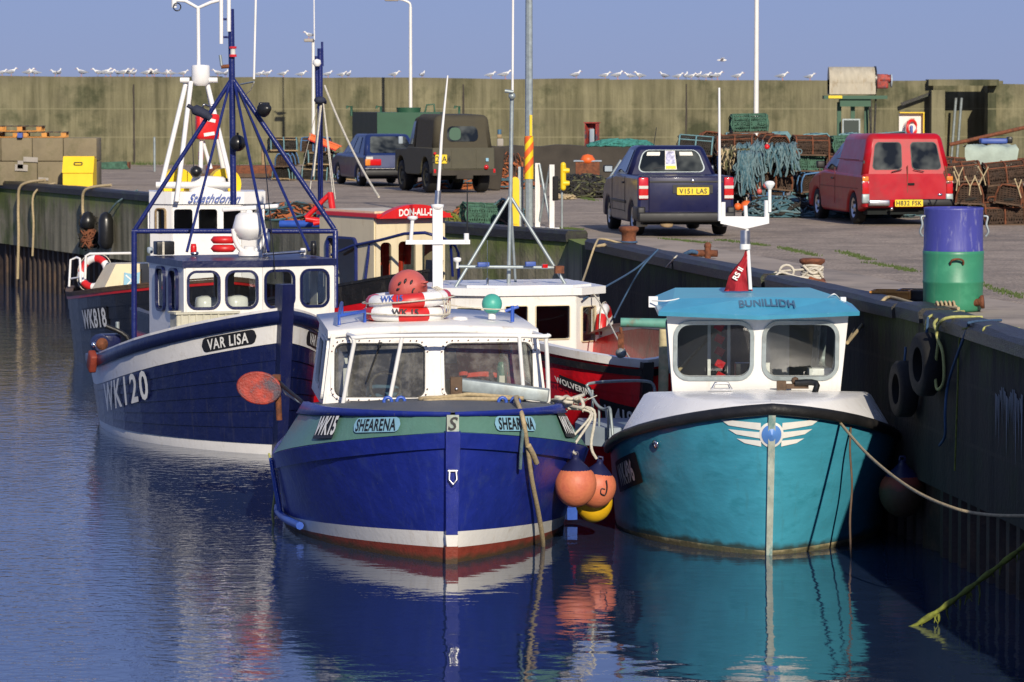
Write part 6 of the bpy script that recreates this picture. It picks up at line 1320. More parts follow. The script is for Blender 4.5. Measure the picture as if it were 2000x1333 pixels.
for sd in (-1,1):
    mb = MB().mat('lamp_red'); mb.lathe((sd*.50,-.65,.56),[(.05,0),(.05,.03),(0,.035)],12,axis=(0,-1,0)) if sd > 0 else mb.lathe((sd*.66,-.65,.86),[(.03,0),(.03,.03),(0,.035)],12,axis=(0,-1,0)); mb.box((sd*.67,-.69,.48),(.05,.05,.09),bev=.01); mb.build('tail_light', LR)
    mb = MB().mat('pale_deck'); mb.box((sd*.80,1.62,1.12),(.10,.05,.17),bev=.02); mb.mat('car_black').tube([(sd*.68,1.55,1.0),(sd*.80,1.64,1.05)],.01,5); mb.build('door_mirror', LR)
plate(LR, '22 A4', -.52, -.665, .74, .26, .19)
mb = MB().mat('sign_blue'); mb.box((.52,-.665,.72),(.06,.01,.07)); mb.build('sticker', LR)
wheels(LR, W_, (0,2.0), R_, .22, 'army_paint')

# ---- blue hatchback
g0 = gp(756, 363); BC = empty('parked_car', (g0.x, g0.y, QZ), radians(15), 'mid blue hatchback parked left of the olive 4x4', 'car', 'vehicles parked on the quay', K)
W_ = 1.42; R_ = .26
prof = [(-.75,.25),(-.78,.45),(-.72,.72),(2.3,.72),(2.75,.62),(2.9,.50),(2.9,.22)]+arch(2.2,.31,.2)[::-1]+[(1.8,.17),(.4,.17)]+arch(0,.31,.2)[::-1]
body_lower(prof, W_, 'car_blue', .06, 'body', BC)
B_ = [(-.68,-.60,.70),(.68,-.60,.70),(.68,1.9,.70),(-.68,1.9,.70)]; T_ = [(-.50,.0,1.20),(.50,.0,1.20),(.50,1.1,1.20),(-.50,1.1,1.20)]
frustum(B_, T_, 'car_blue', BC, 'cab', .06)
mb = MB().mat('glass_car'); pane(mb, (B_[0],B_[1],T_[1],T_[0]), .10,.90,.14,.88,.06,.01); mb.mats = ['pale_deck']; mb.mats = ['glass_car']; mb.build('rear_window', BC)
Q = (B_[3],B_[0],T_[0],T_[3]); mb = MB().mat('glass_car'); pane(mb, Q, .14,.44,.12,.86,.03,.01); pane(mb, Q, .48,.76,.12,.86,.03,.01); mb.build('side_window', BC)
for sd in (-1,1): mb = MB().mat('lamp_red'); mb.box((sd*.50,-.775,.56),(.36,.05,.15),bev=.02); mb.mat('lamp_amber').box((sd*.64,-.77,.56),(.12,.07,.16),bev=.02); mb.mat('lamp_clear').box((sd*.6,-.772,.66),(.16,.05,.06)); mb.build('tail_light', BC)
mb = MB().mat('car_black'); mb.box((0,-.80,.32),(W_+.02,.12,.14),bev=.03); mb.mat('alu').box((0,-.83,.42),(W_,.06,.02)); mb.build('bumper', BC)
mb = MB().mat('under'); mb.box((0,1.2,.24),(W_-.2,3.4,.14)); mb.build('underbody', BC)
wheels(BC, W_, (0,2.2), R_, .16)

# ================================================================ creels
random.seed(11)
CW_, CD_, CH_ = .68, .46, .36
def creel(label, fm, nm, rubber=True):
    root = empty('lobster_creel', (0,0,0), 0, label, 'lobster creel', 'lobster creels stacked on the quay')
    mb = MB().mat('timber_pale' if fm == 'timber_pale' else 'timber_brown')
    for y in (-CD_/2, 0, CD_/2): mb.box((0,y,.015),(CW_,.04,.028))
    for x in (-CW_/2+.02, CW_/2-.02): mb.box((x,0,.03),(.04,CD_,.03))
    mb.build('base', root)
    for x in (-CW_/2+.02, 0, CW_/2-.02):
        mb = MB().mat(fm if fm != 'timber_pale' else 'frame_teal'); mb.tube([(x, -CD_/2*cos(t)*(1 if abs(cos(t)) > .5 else 1), .03+(CH_-.04)*min(1,1.25*sin(t))**.8) for t in [pi*k/10 for k in range(11)]], .017, 6); mb.build('hoop', root)
    mb = MB().mat(fm if fm != 'timber_pale' else 'timber_pale'); 
    for y,z in ((0,CH_),(-CD_/2*.72,CH_*.80),(CD_/2*.72,CH_*.80)): mb.tube([(-CW_/2+.02,y,z),(CW_/2-.02,y,z)],.013,5)
    mb.build('rail', root)
    mb = MB().mat(nm); pr = [( -CD_/2*cos(t)*.97, .03+(CH_-.05)*min(1,1.25*sin(t))**.8) for t in [pi*k/9 for k in range(10)]]
    nx = 16; th = .011
    for i in range(nx):
        x = -CW_/2+.02+(CW_-.04)*i/(nx-1)
        for d_ in (1,-1):
            for k in range(len(pr)-1):
                xa = x+d_*.05*(k%2)+.02*sin(3*k+i); xb = x+d_*.05*((k+1)%2)+.02*sin(3*k+3+i)
                mb.add([(xa-th,pr[k][0],pr[k][1]),(xa+th,pr[k][0],pr[k][1]),(xb+th,pr[k+1][0],pr[k+1][1]),(xb-th,pr[k+1][0],pr[k+1][1])],[(0,1,2,3)])
    for k in range(1, len(pr)-1): mb.add([(-CW_/2+.02,pr[k][0],pr[k][1]-th),(CW_/2-.02,pr[k][0],pr[k][1]-th),(CW_/2-.02,pr[k][0]+.002,pr[k][1]+th),(-CW_/2+.02,pr[k][0]+.002,pr[k][1]+th)],[(0,1,2,3)])
    for xe in (-CW_/2+.02, 0.0, CW_/2-.02):
        for k in range(8):
            y = -CD_/2+CD_*(k+.5)/8; zz = CH_*min(1,1.25*sqrt(max(0,1-(y/(CD_/2))**2)))**.8
            mb.add([(xe,y-th,.02),(xe,y+th,.02),(xe,y+th+.02,zz),(xe,y-th+.02,zz)],[(0,1,2,3)])
            z = .03+.30*k/8; yy = CD_/2*sqrt(max(.05,1-(z/CH_)**2)); mb.add([(xe,-yy,z-th),(xe,yy,z-th),(xe,yy,z+th),(xe,-yy,z+th)],[(0,1,2,3)])
    mb.mat('net_dark')  # dark lumps added inside so the shaded creel interior looks black
    for k in range(16): mb.tube(smooth_path([(random.uniform(-.3,.3),random.uniform(-.18,.18),random.uniform(.03,.25)) for _ in range(4)],3),random.uniform(.015,.05),5)
    mb.build('netting', root)
    return root
PROT = [creel('','frame_teal','net_dark'), creel('','rust','net_brown'), creel('','timber_pale','net_dark'), creel('','frame_blue','net_brown'), creel('','net_green','net_green')]
used = set()
def put_creel(k, x, y, z, rz, label, tilt=(0,0), group=None, sc=None):
    s_ = K*(1+random.uniform(-.05,.04))
    if k not in used:
        r = PROT[k]; used.add(k); r.location = (x,y,z); r.rotation_euler = (tilt[0],tilt[1],rz); r['label'] = label; r.scale = (s_,)*3
    else: r = dup(PROT[k], (x,y,z), rot=(tilt[0],tilt[1],rz), label=label, sc=s_)
    if group: r['group'] = group
    return r
LAY = ['bottom','second','third','fourth','top']
def stack(px0, ybase, ncol, nlay, lab, kinds, step=.71, dy=0, endon=0.0, skip=(), g=None):
    g0 = gp(px0, ybase)
    for c in range(ncol):
        for l in range(nlay):
            if (c,l) in skip: continue
            eo = random.random() < endon; rz = (pi/2 if eo else 0)+random.uniform(-.3,.3)
            put_creel(random.choice(kinds), g0.x+c*step*K+random.uniform(-.05,.05)+.1*(l%2), g0.y+dy*c+random.uniform(-.08,.08), QZ+l*(CH_*K-.015)+.0, rz, 'creel in %s, %s layer, %s column' % (lab, LAY[l], ['first','second','third','fourth','fifth','sixth','seventh'][c]), (random.uniform(-.14,.14), random.uniform(-.10,.10)), g or 'creels in '+lab)
stack(1352, 410, 6, 4, 'the front stack beside the van', [0,1,3,0,4], skip=((5,3),), endon=.25)
stack(1372, 401, 6, 4, 'the rear row beside the van', [1,0,0], endon=.5, skip=((0,0),(1,0),(2,0),(3,0),(4,0),(5,0)))
stack(1880, 438, 5, 3, 'the brown stack right of the van', [1,1,1,3], .70, endon=.2)
stack(1858, 424, 5, 4, 'the brown stack behind the blue barrel', [1,1,0], endon=.4, skip=((0,3),(2,3),(3,3),(1,3),(4,0)))
p = gp(1462, 406); put_creel(4, p.x, p.y, QZ+4*CH_*K-.02, .08, 'single netted creel standing alone on top of the long stack', (0,-.02))
stack(556, 352, 3, 3, 'the left stack behind the blue mast', [0,2,3,2], .74, endon=.3, skip=((2,2),))
p = gp(940, 440); put_creel(4, p.x+.0, p.y+.5, QZ, .3, 'green netted creel lying on the quay edge beside the yellow post', (.1,.05))
p = gp(988, 439); put_creel(0, p.x, p.y+.4, QZ, 1.2, 'dark creel tipped on its end beside the yellow post', (.5,.2))
# teal and olive rope nets draped over the stack, and heaps on the ground
def heap(name, c, rx, ry, h, n, m, r, label, cat, seed=1, kind=None):
    random.seed(seed); mb = MB()
    mm_ = m if isinstance(m, list) else [m]
    core = mm_[0]; mb.mat(core); rows = []
    for j in range(7):
        t = j/6; rad = cos(t*pi/2)**.7; rows.append([Vector((c[0]+rx*.85*rad*cos(a)*(1+.18*sin(3*a+seed)+.1*sin(7*a)), c[1]+ry*.85*rad*sin(a)*(1+.15*cos(4*a)), c[2]+h*.85*sin(t*pi/2)*(1+.12*sin(5*a+j)))) for a in [2*pi*k/20 for k in range(20)]])
    mb.grid(rows, True, True)
    for i in range(n):
        mb.mat(random.choice(mm_)); a0 = random.uniform(0,2*pi); P = []
        for k in range(5):
            a = a0+k*random.uniform(.2,.6); t = random.uniform(0,1); rad = cos(t*pi/2)**.7; P.append((c[0]+rx*rad*cos(a), c[1]+ry*rad*sin(a), c[2]+h*sin(t*pi/2)*random.uniform(.85,1.12)+.01))
        mb.tube(smooth_path(P,4), r*random.uniform(.6,1.4), 5)
    return tag(mb.build(name), label, cat)
def drape(name, px0, px1, ytop, ybot, Y, n, ms, r, label, seed=5, sp=.10):
    random.seed(seed); mb = MB()
    for i in range(n):
        t = random.random(); px = px0+(px1-px0)*t; top = at(px, ytop+random.uniform(-3,8)+10*abs(t-.5), Y+.35); b_ = at(px+random.uniform(-14,14), ybot-random.uniform(0,.75)*(ybot-ytop)*(1.0), Y-.22); m_ = at(px+random.uniform(-8,8), ytop+10, Y-.16)
        mb.mat(random.choice(ms)); P = [top, m_, m_.lerp(b_,.5)+Vector((random.uniform(-sp,sp)*.5,-.04,0)), b_, b_+Vector((random.uniform(-.06,.06),.05,.08)), m_.lerp(b_,.4)+Vector((random.uniform(-sp,sp),0,0))]
        mb.tube(smooth_path(P,4), r*random.uniform(.7,1.3), 5)
    return tag(mb.build(name), label, 'rope')
mat('rope_teal2', (.05,.12,.15), .9, .3, 18, .5, 90)
drape('draped_rope', 1440, 1560, 275, 345, 71.6*K, 80, ['rope_teal','rope_teal','rope_teal2'], .017, 'mass of pale blue green rope draped over the long creel stack', 5)
drape('draped_rope', 1444, 1480, 290, 388, 71.3*K, 60, ['rope_teal','rope_teal','rope_teal2'], .017, 'long hank of blue green rope hanging down nearest the pick-up tail light', 8)
drape('draped_rope', 1412, 1450, 282, 345, 71.5*K, 45, ['net_olive','net_dark','rope_tan'], .015, 'olive green net rope hanging just left of the blue green hank', 9)
p = gp(1530, 424); heap('rope_heap', (p.x,p.y+.2,QZ), .75, .5, .34, 90, ['rope_teal2','rope_teal','net_dark'], .018, 'grey blue rope heap on the ground in front of the red van nose', 'rope heap', 2)
p = gp(1655, 432); heap('rope_heap', (p.x+.4,p.y+2.2,QZ), 1.2, .5, .13, 60, ['rope_teal','rope_teal2'], .016, 'low spread of teal rope behind the red van wheels', 'rope heap', 4)
p = gp(905, 374); heap('net_heap', (p.x+.3,p.y+2.4,QZ), 1.5, .6, .30, 80, ['net_orange','net_orange','rope_teal2'], .02, 'orange brown net heap spread behind the olive 4x4', 'net heap', 3)
p = gp(992, 370); heap('net_heap', (p.x,p.y+1.8,QZ), .6, .6, .75, 60, ['net_orange','net_brown'], .02, 'rust orange net heap against the low dark wall', 'net heap', 6)
p = gp(1140, 386); heap('net_heap', (p.x,p.y+.3,QZ), .72, .6, .45, 140, ['net_dark','timber_dark','net_olive'], .02, 'dark brown twiggy net heap left of the pick-up', 'net heap', 7)
p = gp(1100, 388); heap('net_heap', (p.x-.0,p.y-.3,QZ), .3, .3, .08, 20, ['rope_tan'], .02, 'small pale coil of rope left of the dark net heap', 'rope coil', 8)
p = gp(1215, 372); heap('net_heap', (p.x,p.y+1.0,3.52), .8, .35, .15, 70, ['net_turq'], .02, 'turquoise net lying on the low dark wall behind the pick-up', 'net heap', 9)
p = gp(865, 442); heap('net_heap', (p.x,p.y+.25,QZ), .32, .3, .22, 30, ['net_olive','weed'], .015, 'mossy olive net clump on the quay edge behind the cream wheelhouse', 'net heap', 10)
p = gp(920, 438); heap('net_heap', (p.x+.1,p.y+.9,QZ), .5, .4, .30, 60, ['net_olive','net_orange','rope_teal'], .015, 'mixed olive and orange net bundle behind the green creel', 'net heap', 12)
p = gp(590, 437); heap('net_heap', (p.x-.3,p.y+2.0,QZ-.0), .75, .5, .28, 60, ['net_orange','rope_teal2','net_dark'], .018, 'orange and teal net bundle on the far quay edge below the blue mast', 'net heap', 13)
p = gp(1440, 412); 
for (px,py,r_,lab) in ((1441,404,.075,'small orange float hanging low beside the pick-up'),(1458,404,.125,'larger orange ball float hanging under the teal rope hank'),(1483,374,.055,'salmon float hanging on the stack right of the teal hank'),(1495,363,.05,'uppermost salmon float beside the hanging teal rope'),(1498,287,.055,'small red float on top of the draped teal rope')):
    q = at(px,py,71.0*K); mb = MB().mat('orange' if 'orange' in lab else 'bright_red' if 'red' in lab else 'buoy_pink'); mb.sphere((0,0,0),r_,14); mb.mat('rope_pale').cyl((0,0,r_*.9),(0,0,r_*1.5),.012,n=6); o = mb.build('net_float'); o.location = q; tag(o, lab, 'float', 'floats on the creel stack')
# tarpaulin over the far right stack
random.seed(21)
p0 = at(1885,285,66.5*K); mb = MB().mat('tarp'); rows = []
for j in range(9):
    t = j/8; rows.append([p0+Vector((.0+.95*k/10*1.0+.03*sin(j*2+k), .35-.75*t if t < .6 else -.10-.06*(t-.6), (-.03*sin(k*1.3+j))-(0 if t < .55 else (t-.55)*1.0*(1+.3*sin(k*.9))))) for k in range(11)])
mb.grid(rows, True); tag(mb.build('tarpaulin'), 'crumpled pale green tarpaulin over the brown creels at far right', 'tarpaulin')
mb = MB().mat('letter_blue'); q = at(1940,276,67.5*K); mb.box(q,(.5,.3,.10),bev=.03); mb.mat('plastic_black').box(q+Vector((.3,0,.02)),(.1,.2,.12),bev=.02); tag(mb.build('blue_tub'),'blue tub lying behind the pale green tarpaulin','tub')
mb = MB().mat('rope_tan')
random.seed(31)
for i in range(6):
    px = random.uniform(1868,1995); py = random.choice((335,350,385,395))+random.uniform(-8,8); a = at(px,py,62.9*K); w__ = random.uniform(.05,.1); 
    mb.tube([a+Vector((-w__,0,.02)),a+Vector((0,-.03,-.14)),a+Vector((random.uniform(-.02,.05),-.02,-.3))],.012,5); mb.tube([a+Vector((w__,0,.02)),a+Vector((0,-.03,-.14))],.012,5); mb.sphere(a+Vector((-w__,0,.02)),.022,6)
tag(mb.build('creel_tether', None), 'knotted pale cords tied along the brown creel stack right of the van', 'rope', kind='stuff')

# ================================================================ far quay furniture
def thing_mb(name, label, cat, fn, group=None): mb = MB(); fn(mb); o = mb.build(name); return tag(o, label, cat, group)
# concrete block wall at far left with pallets and yellow bin
g = gp(190, 363); BX1 = g.x; BY = g.y
BW = empty('block_wall', (BX1,BY,QZ), 0, 'low wall of big weathered concrete blocks at the far left of the quay', 'wall')
mb = MB().mat('block'); random.seed(5)
for c_, (zb_, hh_) in enumerate(((0,.60),(.605,.58))):
    x = -.01
    while x > -6:
        wd = random.uniform(.7,.85) if c_ else random.uniform(1.3,1.6); mb.box((x-wd/2+.006, .55+random.uniform(-.02,.02), zb_+hh_/2),(wd-.012,1.1,hh_-.008),bev=.02); x -= wd
mb.build('blocks', BW)
mb = MB().mat('letter_white'); mb.mats = ['concrete_pale']
for (px,py,w_,h_2) in ((60,312,.36,.12),(42,328,.32,.16),(40,322,.14,.2),(85,350,.25,.07)): q = at(px,py,BY); mb.box((q.x-BX1,-.025,q.z-QZ),(w_,.012,h_2),ry=.05)
mb.build('paint_patch', BW)
def pallet(loc, rz, label, rx=0):
    r = empty('pallet', loc, rz, label, 'pallet', 'pallets on the block wall'); 
    mb = MB().mat('timber_brown')
    for k in range(6): mb.box((-.5+.2*k,0,.13),(.12,.95,.02))
    mb.build('top_board', r); mb = MB().mat('timber_pale'); mb.mats = ['crate_orange']
    for y in (-.42,0,.42):
        mb.box((0,y,.012),(1.1,.1,.02))
        for x in (-.48,0,.48): mb.box((x,y,.07),(.13,.1,.09))
    mb.build('bearer', r); return r
pallet((BX1-1.35,BY+.6,QZ+1.19), .05, 'lower right wooden pallet on the block wall'); pallet((BX1-2.5,BY+.6,QZ+1.19), -.04, 'lower left wooden pallet on the block wall'); pallet((BX1-1.95,BY+.6,QZ+1.34), .03, 'upper wooden pallet lying across two others on the block wall')
mb = MB().mat('light_blue'); mb.mats = ['letter_blue']; mb.box((0,0,.06),(.12,.3,.12)); o = mb.build('blue_block'); o.location = (BX1-1.9,BY+.02,QZ+1.19); tag(o,'small blue block under the pallets on the block wall','block')
g = gp(161, 364); YB = empty('grit_bin', (g.x,g.y-.55,QZ), radians(-3), 'bright yellow bin with sloping lid in front of the concrete block wall', 'bin')
mb = MB().mat('yellow'); pr = [(-.32,0),(.30,0),(.30,.68),(-.12,.72),(-.30,.36)]; Mx = Matrix(((0,0,1,0),(1,0,0,0),(0,1,0,0),(0,0,0,1))); mb.prism(pr,-.37,.37,Mx); mb.build('body', YB)
mb = MB().mat('yellow'); mb.add([(-.385,-.335,.345),(.385,-.335,.345),(.385,-.13,.75),(-.385,-.13,.75),(-.385,.33,.71),(.385,.33,.71)],[(0,1,2,3),(3,2,5,4)]); mb.mat('letter_black'); M = frame_of((0,-.245,.57),(1,0,0),(0,.205,.40)); panel(mb,M,rr(0,0,.22,.09,.03,3),[rr(0,0,.17,.05,.02,3)],.006); mb.build('lid', YB)
# green tank
g = gp(700, 345); TK = empty('fuel_tank', (g.x,g.y,QZ), radians(-3), 'dark green bunded steel tank with vent pipes behind the blue car', 'tank')
tx0 = at(672,300,g.y).x-g.x; tx1 = at(860,300,g.y).x-g.x; h = at(700,220,g.y).z-QZ; xm_ = at(737,300,g.y).x-g.x
mb = MB().mat('tank_green'); mb.box(((xm_+tx1)/2,.8,h/2),(tx1-xm_,1.6,h)); mb.mat('tank_dark'); mb.add([(xm_,0,0),(xm_,0,h),(tx0,2.4,h),(tx0,2.4,0)],[(0,1,2,3)]); mb.add([(xm_,0,h),(tx0,2.4,h),(xm_,1.6,h)],[(0,1,2)]); mb.build('tank_shell', TK)  # left face in darker green: its shade is put into the colour
mb = MB().mat('tank_green'); mb.mats = ['tank_green']
for px in (683,741,895):
    mb = MB().mat('tank_green'); x = at(px,210,g.y).x-g.x; mb.tube([(x,.5,h-.1),(x,.5,h+.16),(x-.12,.5,h+.16),(x-.12,.5,h+.10)],.035,8); mb.build('vent_pipe', TK)
mb = MB().mat('tank_green'); x = at(795,210,g.y).x-g.x; mb.cyl((x,.6,h-.02),(x,.6,h+.13),.32,.34,20); mb.tube([(x+.45,.6,h),(x+.5,.6,h+.2),(x+.7,.6,h+.22),(x+.72,.6,h)],.025,8); mb.build('manhole', TK)
# orange sledge tub on the left creels
p = at(632, 283, gp(556,352).y-.1); mb = MB().mat('bright_red'); mb.mats = ['orange']; pr = [(-.42,0),(-.42,.14),(.44,.14),(.36,0)]; M = Matrix.Translation(p) @ Matrix.Rotation(radians(22),4,'Y') @ Matrix(((1,0,0,0),(0,0,-1,0),(0,1,0,0),(0,0,0,1)))
mb.mat('bright_red').prism(pr,-.22,-.2,M); mb.prism([(-.42,-.03),(.36,-.03),(.36,0),(-.42,0)],-.22,.2,M); mb.mats.append('orange'); mb.mat('orange').prism(pr,.2,.22,M); mb.prism([(-.44,.12),(.46,.12),(.46,.15),(-.44,.15)],-.24,.24,M); tag(mb.build('plastic_tub'),'orange red plastic tub tilted on top of the left creel stack','tub')
# rusty trough and planks at left
p = gp(470, 348); mb = MB().mat('rust'); mb.box((p.x,p.y+1,QZ+.17),(2.0,.8,.30),rz=.03,bev=.03); mb.mat('timber_brown').box((p.x-.2,p.y+.3,QZ+.06),(1.9,.15,.10),rz=-.03); tag(mb.build('rusty_trough'),'long rusty brown steel trough lying left of the left creel stack','trough')
p = gp(205, 330); mb = MB().mat('net_green'); mb.prism([(-.5,0),(.5,0),(.36,.22),(-.5,.18)],-.3,.3,Matrix.Translation((p.x+.25,p.y,QZ)) @ Matrix.Rotation(radians(90),4,'X')); mb.mat('rust').box((p.x+.72,p.y,QZ+.1),(.05,.5,.2)); tag(mb.build('upturned_dinghy'),'small dark green upturned boat by the grass strip at far left','dinghy')
for (px,py,yt_,m_,r_,lab) in ((302,335,270,'galv',.035,'grey metal post standing in the grass strip at left'),(514,324,281,'timber_pale',.06,'short pale wooden post before the sea wall')):
    p = gp(px,py); t = at(px,yt_,p.y); mb = MB().mat(m_); mb.cyl((p.x,p.y,QZ-.1),(p.x,p.y,t.z),r_,r_*.9,8); mb.lathe((p.x,p.y,t.z),[(r_,0),(r_*.6,.03),(0,.035)],8); tag(mb.build('post'),lab,'post')
# low dark wall behind the vehicles
a = gp(975, 358); b_ = gp(1250, 356); zt2 = at(1000,286,a.y).z; mb = MB().mat('low_wall'); N = 10; rows = [[],[],[],[]]
for k in range(N+1):
    q = a.lerp(b_,k/N); z = zt2+random.uniform(-.03,.03); rows[0].append(Vector((q.x,q.y,QZ-.1))); rows[1].append(Vector((q.x,q.y,z))); rows[2].append(Vector((q.x,q.y+.8,z))); rows[3].append(Vector((q.x,q.y+.8,QZ-.1)))
mb.grid(rows, False); mb.add([rows[0][0],rows[1][0],rows[2][0],rows[3][0]],[(0,1,2,3)]); tag(mb.build('low_wall'),'low dark stone wall behind the olive 4x4 and the pick-up','wall')
p = gp(973,372); mb = MB().mat('low_wall'); mb.box((p.x-.1,p.y+.3,QZ+.52),(.42,.4,1.04),ry=.12,bev=.05); tag(mb.build('leaning_slab'),'dark slab leaning beside the olive 4x4','slab')
mb = MB().mat('concrete_pale'); q = at(977,290,a.y+.3); mb.box((q.x,q.y,zt2+.09),(.16,.16,.20),bev=.03); mb.mat('timber_pale').box((q.x-.02,q.y,zt2+.25),(.12,.12,.09),bev=.02); mb.mat('letter_grey').cyl((q.x-.02,q.y,zt2+.3),(q.x-.02,q.y,zt2+.42),.05); tag(mb.build('paint_tin'),'little stack of tins on the low wall beside the olive 4x4','tin')
# red cabinet
p = gp(1156, 356); z0c = at(1156,322,p.y).z; z1c = at(1156,240,p.y).z; RC = empty('fire_point', (p.x,p.y,QZ), radians(-20), 'tall narrow red cabinet on a stand behind the pick-up', 'cabinet')
mb = MB().mat('orange'); mb.mats = ['rust_red']; hh_ = z1c-z0c; zz = z0c-QZ; W2 = .30
mb.box((-W2/2,0,zz+hh_/2),(.025,.22,hh_)); mb.box((W2/2,0,zz+hh_/2),(.025,.22,hh_)); mb.box((0,.1,zz+hh_/2),(W2,.02,hh_)); mb.box((0,0,zz+hh_),(W2+.06,.28,.03)); mb.box((0,0,zz+.01),(W2,.22,.03)); mb.build('case', RC)
mb = MB().mat('pale_deck'); mb.box((0,.02,zz+hh_*.48),(.13,.1,hh_*.75),bev=.03); mb.build('hose_pack', RC); mb = MB().mat('rust'); mb.box((0,0,zz/2),(.08,.08,zz)); mb.build('stand', RC)
p = gp(1148,362); mb = MB().mat('orange'); mb.mats = ['orange']; mb.lathe((p.x,p.y+.3,QZ+.62),[(0,-.1),(.14,-.08),(.2,0),(.12,.12),(0,.15)],14); mb.mat('pale_deck').box((p.x,p.y+.3,QZ+.6),(.7,.3,.03)); mb.mat('rust').box((p.x,p.y+.3,QZ+.3),(.6,.25,.6)); tag(mb.build('fish_bin'),'rusty bin with an orange float and a grey lid below the red cabinet','bin')
mb = MB().mat('galv'); q = gp(1200,385); mb.tube([(q.x-.15,q.y,QZ+.35),(q.x+.15,q.y,QZ+.82)],.03,8); tag(mb.build('leaning_pole'),'pale pole leaning just above the pick-up mirror','pole')
# ladder handrail posts, yellow post, striped pole at the corner
GPB = gp(1033, 446); LP_ = empty('lamp_post', (GPB.x,GPB.y,QZ), 0, 'tall galvanised lamp post with red and yellow chevrons near the quay corner', 'lamp post')
mb = MB().mat('galv'); mb.cyl((0,0,-.1),(0,0,6.6),.072,.055,8,smooth=False); mb.tube(smooth_path([(0,0,6.5),(.1,-.1,6.9),(.5,-.5,7.1),(.9,-.9,7.1)],4),.04,8); mb.build('pole', LP_)
mb = MB().mat('galv'); mb.box((1.0,-1.0,7.1),(.2,.45,.12),rz=.8,bev=.03); mb.build('lantern', LP_)
zc0 = at(1033,350,GPB.y).z-QZ; zc1 = at(1033,266,GPB.y).z-QZ; mb = MB().mat('yellow'); mb.lathe((0,0,0),[(.0785,zc0),(.0785,zc1)],16); 
mb.mat('rust_red'); mb.mats[-1] = 'orange'
for k in range(3):
    zb_ = zc0+(zc1-zc0)*(.10+.34*k); rows = [[],[]]
    for i in range(9):
        a_ = -pi+pi*i/8; x = .081*cos(a_); y = .081*sin(a_); zz = zb_+.20*(x+.08)/.16
        rows[0].append(Vector((x,y,min(zz,zc1)))); rows[1].append(Vector((x,y,min(zz+.13,zc1))))
    mb.grid(rows, True)
mb.mat('yellow').box((.035,-.07,(zc1+at(1033,225,GPB.y).z-QZ)/2+.0),(.045,.03,at(1033,225,GPB.y).z-QZ-zc1)); mb.build('chevron_sleeve', LP_)
p = gp(1006, 445); t = at(1006,346,p.y).z; YP = empty('guard_post', (p.x,p.y,QZ), 0, 'flat bright yellow steel post left of the chevron lamp post', 'post')
mb = MB().mat('yellow'); out = [(-.075,-.02),(.075,-.02)]+[(.075*cos(k*pi/8), t-QZ-.075+.075*sin(k*pi/8)) for k in range(9)]; mb.prism(out,-.03,.03,Matrix.Rotation(radians(90),4,'X')); mb.prism([(x*.55,.08+z*.86) for x,z in out],.03,.045,Matrix.Rotation(radians(90),4,'X')); mb.build('plate', YP); mb = MB().mat('galv'); mb.box((.10,.06,(t-QZ)*.6),(.09,.06,(t-QZ)*1.2)); mb.build('steel_section', YP)
LF = empty('ladder_frame', (GPB.x,GPB.y,QZ), 0, 'white ladder handrail posts with crossed braces right of the chevron lamp post', 'handrail')
xa = at(1050,446,GPB.y).x-GPB.x; xb = at(1078,448,GPB.y-.3).x-GPB.x; ht_ = at(1050,319,GPB.y).z-QZ
for x,y,hh_ in ((xa,.05,ht_),(xb,-.3,ht_-.02)):
    mb = MB().mat('white_paint'); mb.box((x,y,hh_/2),(.085,.085,hh_)); mb.box((x,y,.01),(.26,.2,.02)); mb.build('post', LF)
mb = MB().mat('pale_deck'); mb.mats = ['galv']; mb.tube([(xa+.03,.0,ht_-.02),(xb-.02,-.3,.05)],.025,6); mb.tube([(xb-.03,-.3,ht_-.05),(xa+.02,.05,.05)],.025,6); mb.build('brace', LF)
mb = MB().mat('cloth_dark'); mb.mats = ['tyre']; mb.box((xb+.06,-.35,ht_*.62),(.10,.05,.42),bev=.02); mb.build('rubber_pad', LF)
q = at(1100,345,GPB.y+.2); mb = MB().mat('yellow'); mb.cyl((q.x,q.y,q.z-.20),(q.x,q.y,q.z+.20),.05); mb.sphere((q.x,q.y,q.z+.2),.05,12); mb.sphere((q.x,q.y,q.z-.2),.05,12); mb.cyl((q.x,q.y,q.z-.12),(q.x+.11,q.y,q.z-.12),.06,.04); mb.cyl((q.x,q.y,q.z+.1),(q.x+.11,q.y,q.z+.1),.06,.04); mb.mat('galv').cyl((q.x-.02,q.y+.08,QZ-.05),(q.x-.02,q.y+.08,q.z+.1),.02); mb.box((q.x-.01,q.y+.05,q.z),(.04,.08,.04)); tag(mb.build('lifesaving_tube'),'bright yellow rounded plastic unit on a thin stake right of the white handrail','rescue unit')
# far lamp posts
def lamp(px, Yd, ytop, yb, label, arm=True, dirx=-1, gull=False):
    x = at(px,200,Yd).x; zt3 = at(px,ytop,Yd).z-QZ; r = empty('lamp_post', (x,Yd,QZ), 0, label, 'lamp post', 'lamp posts along the sea wall')
    mb = MB().mat('white_paint'); mb.cyl((0,0,0),(0,0,zt3),.055,.045,10); 
    if arm: mb.tube(smooth_path([(0,0,zt3-.02),(dirx*.03,0,zt3+.12),(dirx*.25,0,zt3+.22),(dirx*.42,0,zt3+.24)],4),.035,8)
    mb.build('pole', r); mb = MB().mat('concrete_pale')
    if arm: mb.box((dirx*.58,0,zt3+.22),(.42,.2,.09),bev=.035)
    else: mb.box((dirx*.12,0,zt3-.02),(.32,.16,.10),bev=.035)
    mb.build('lantern', r); return r, x, zt3
lamp(802, 111*K, 14, 0, 'white curved arm lamp post behind the dark green tank')
_, lx, lz = lamp(612, 110*K, 78, 0, 'short lamp post with a gull perched on its lantern', False)
lamp(1477, 74.5*K, -60, 0, 'plain white lamp post rising behind the teal draped creels', True, 1)
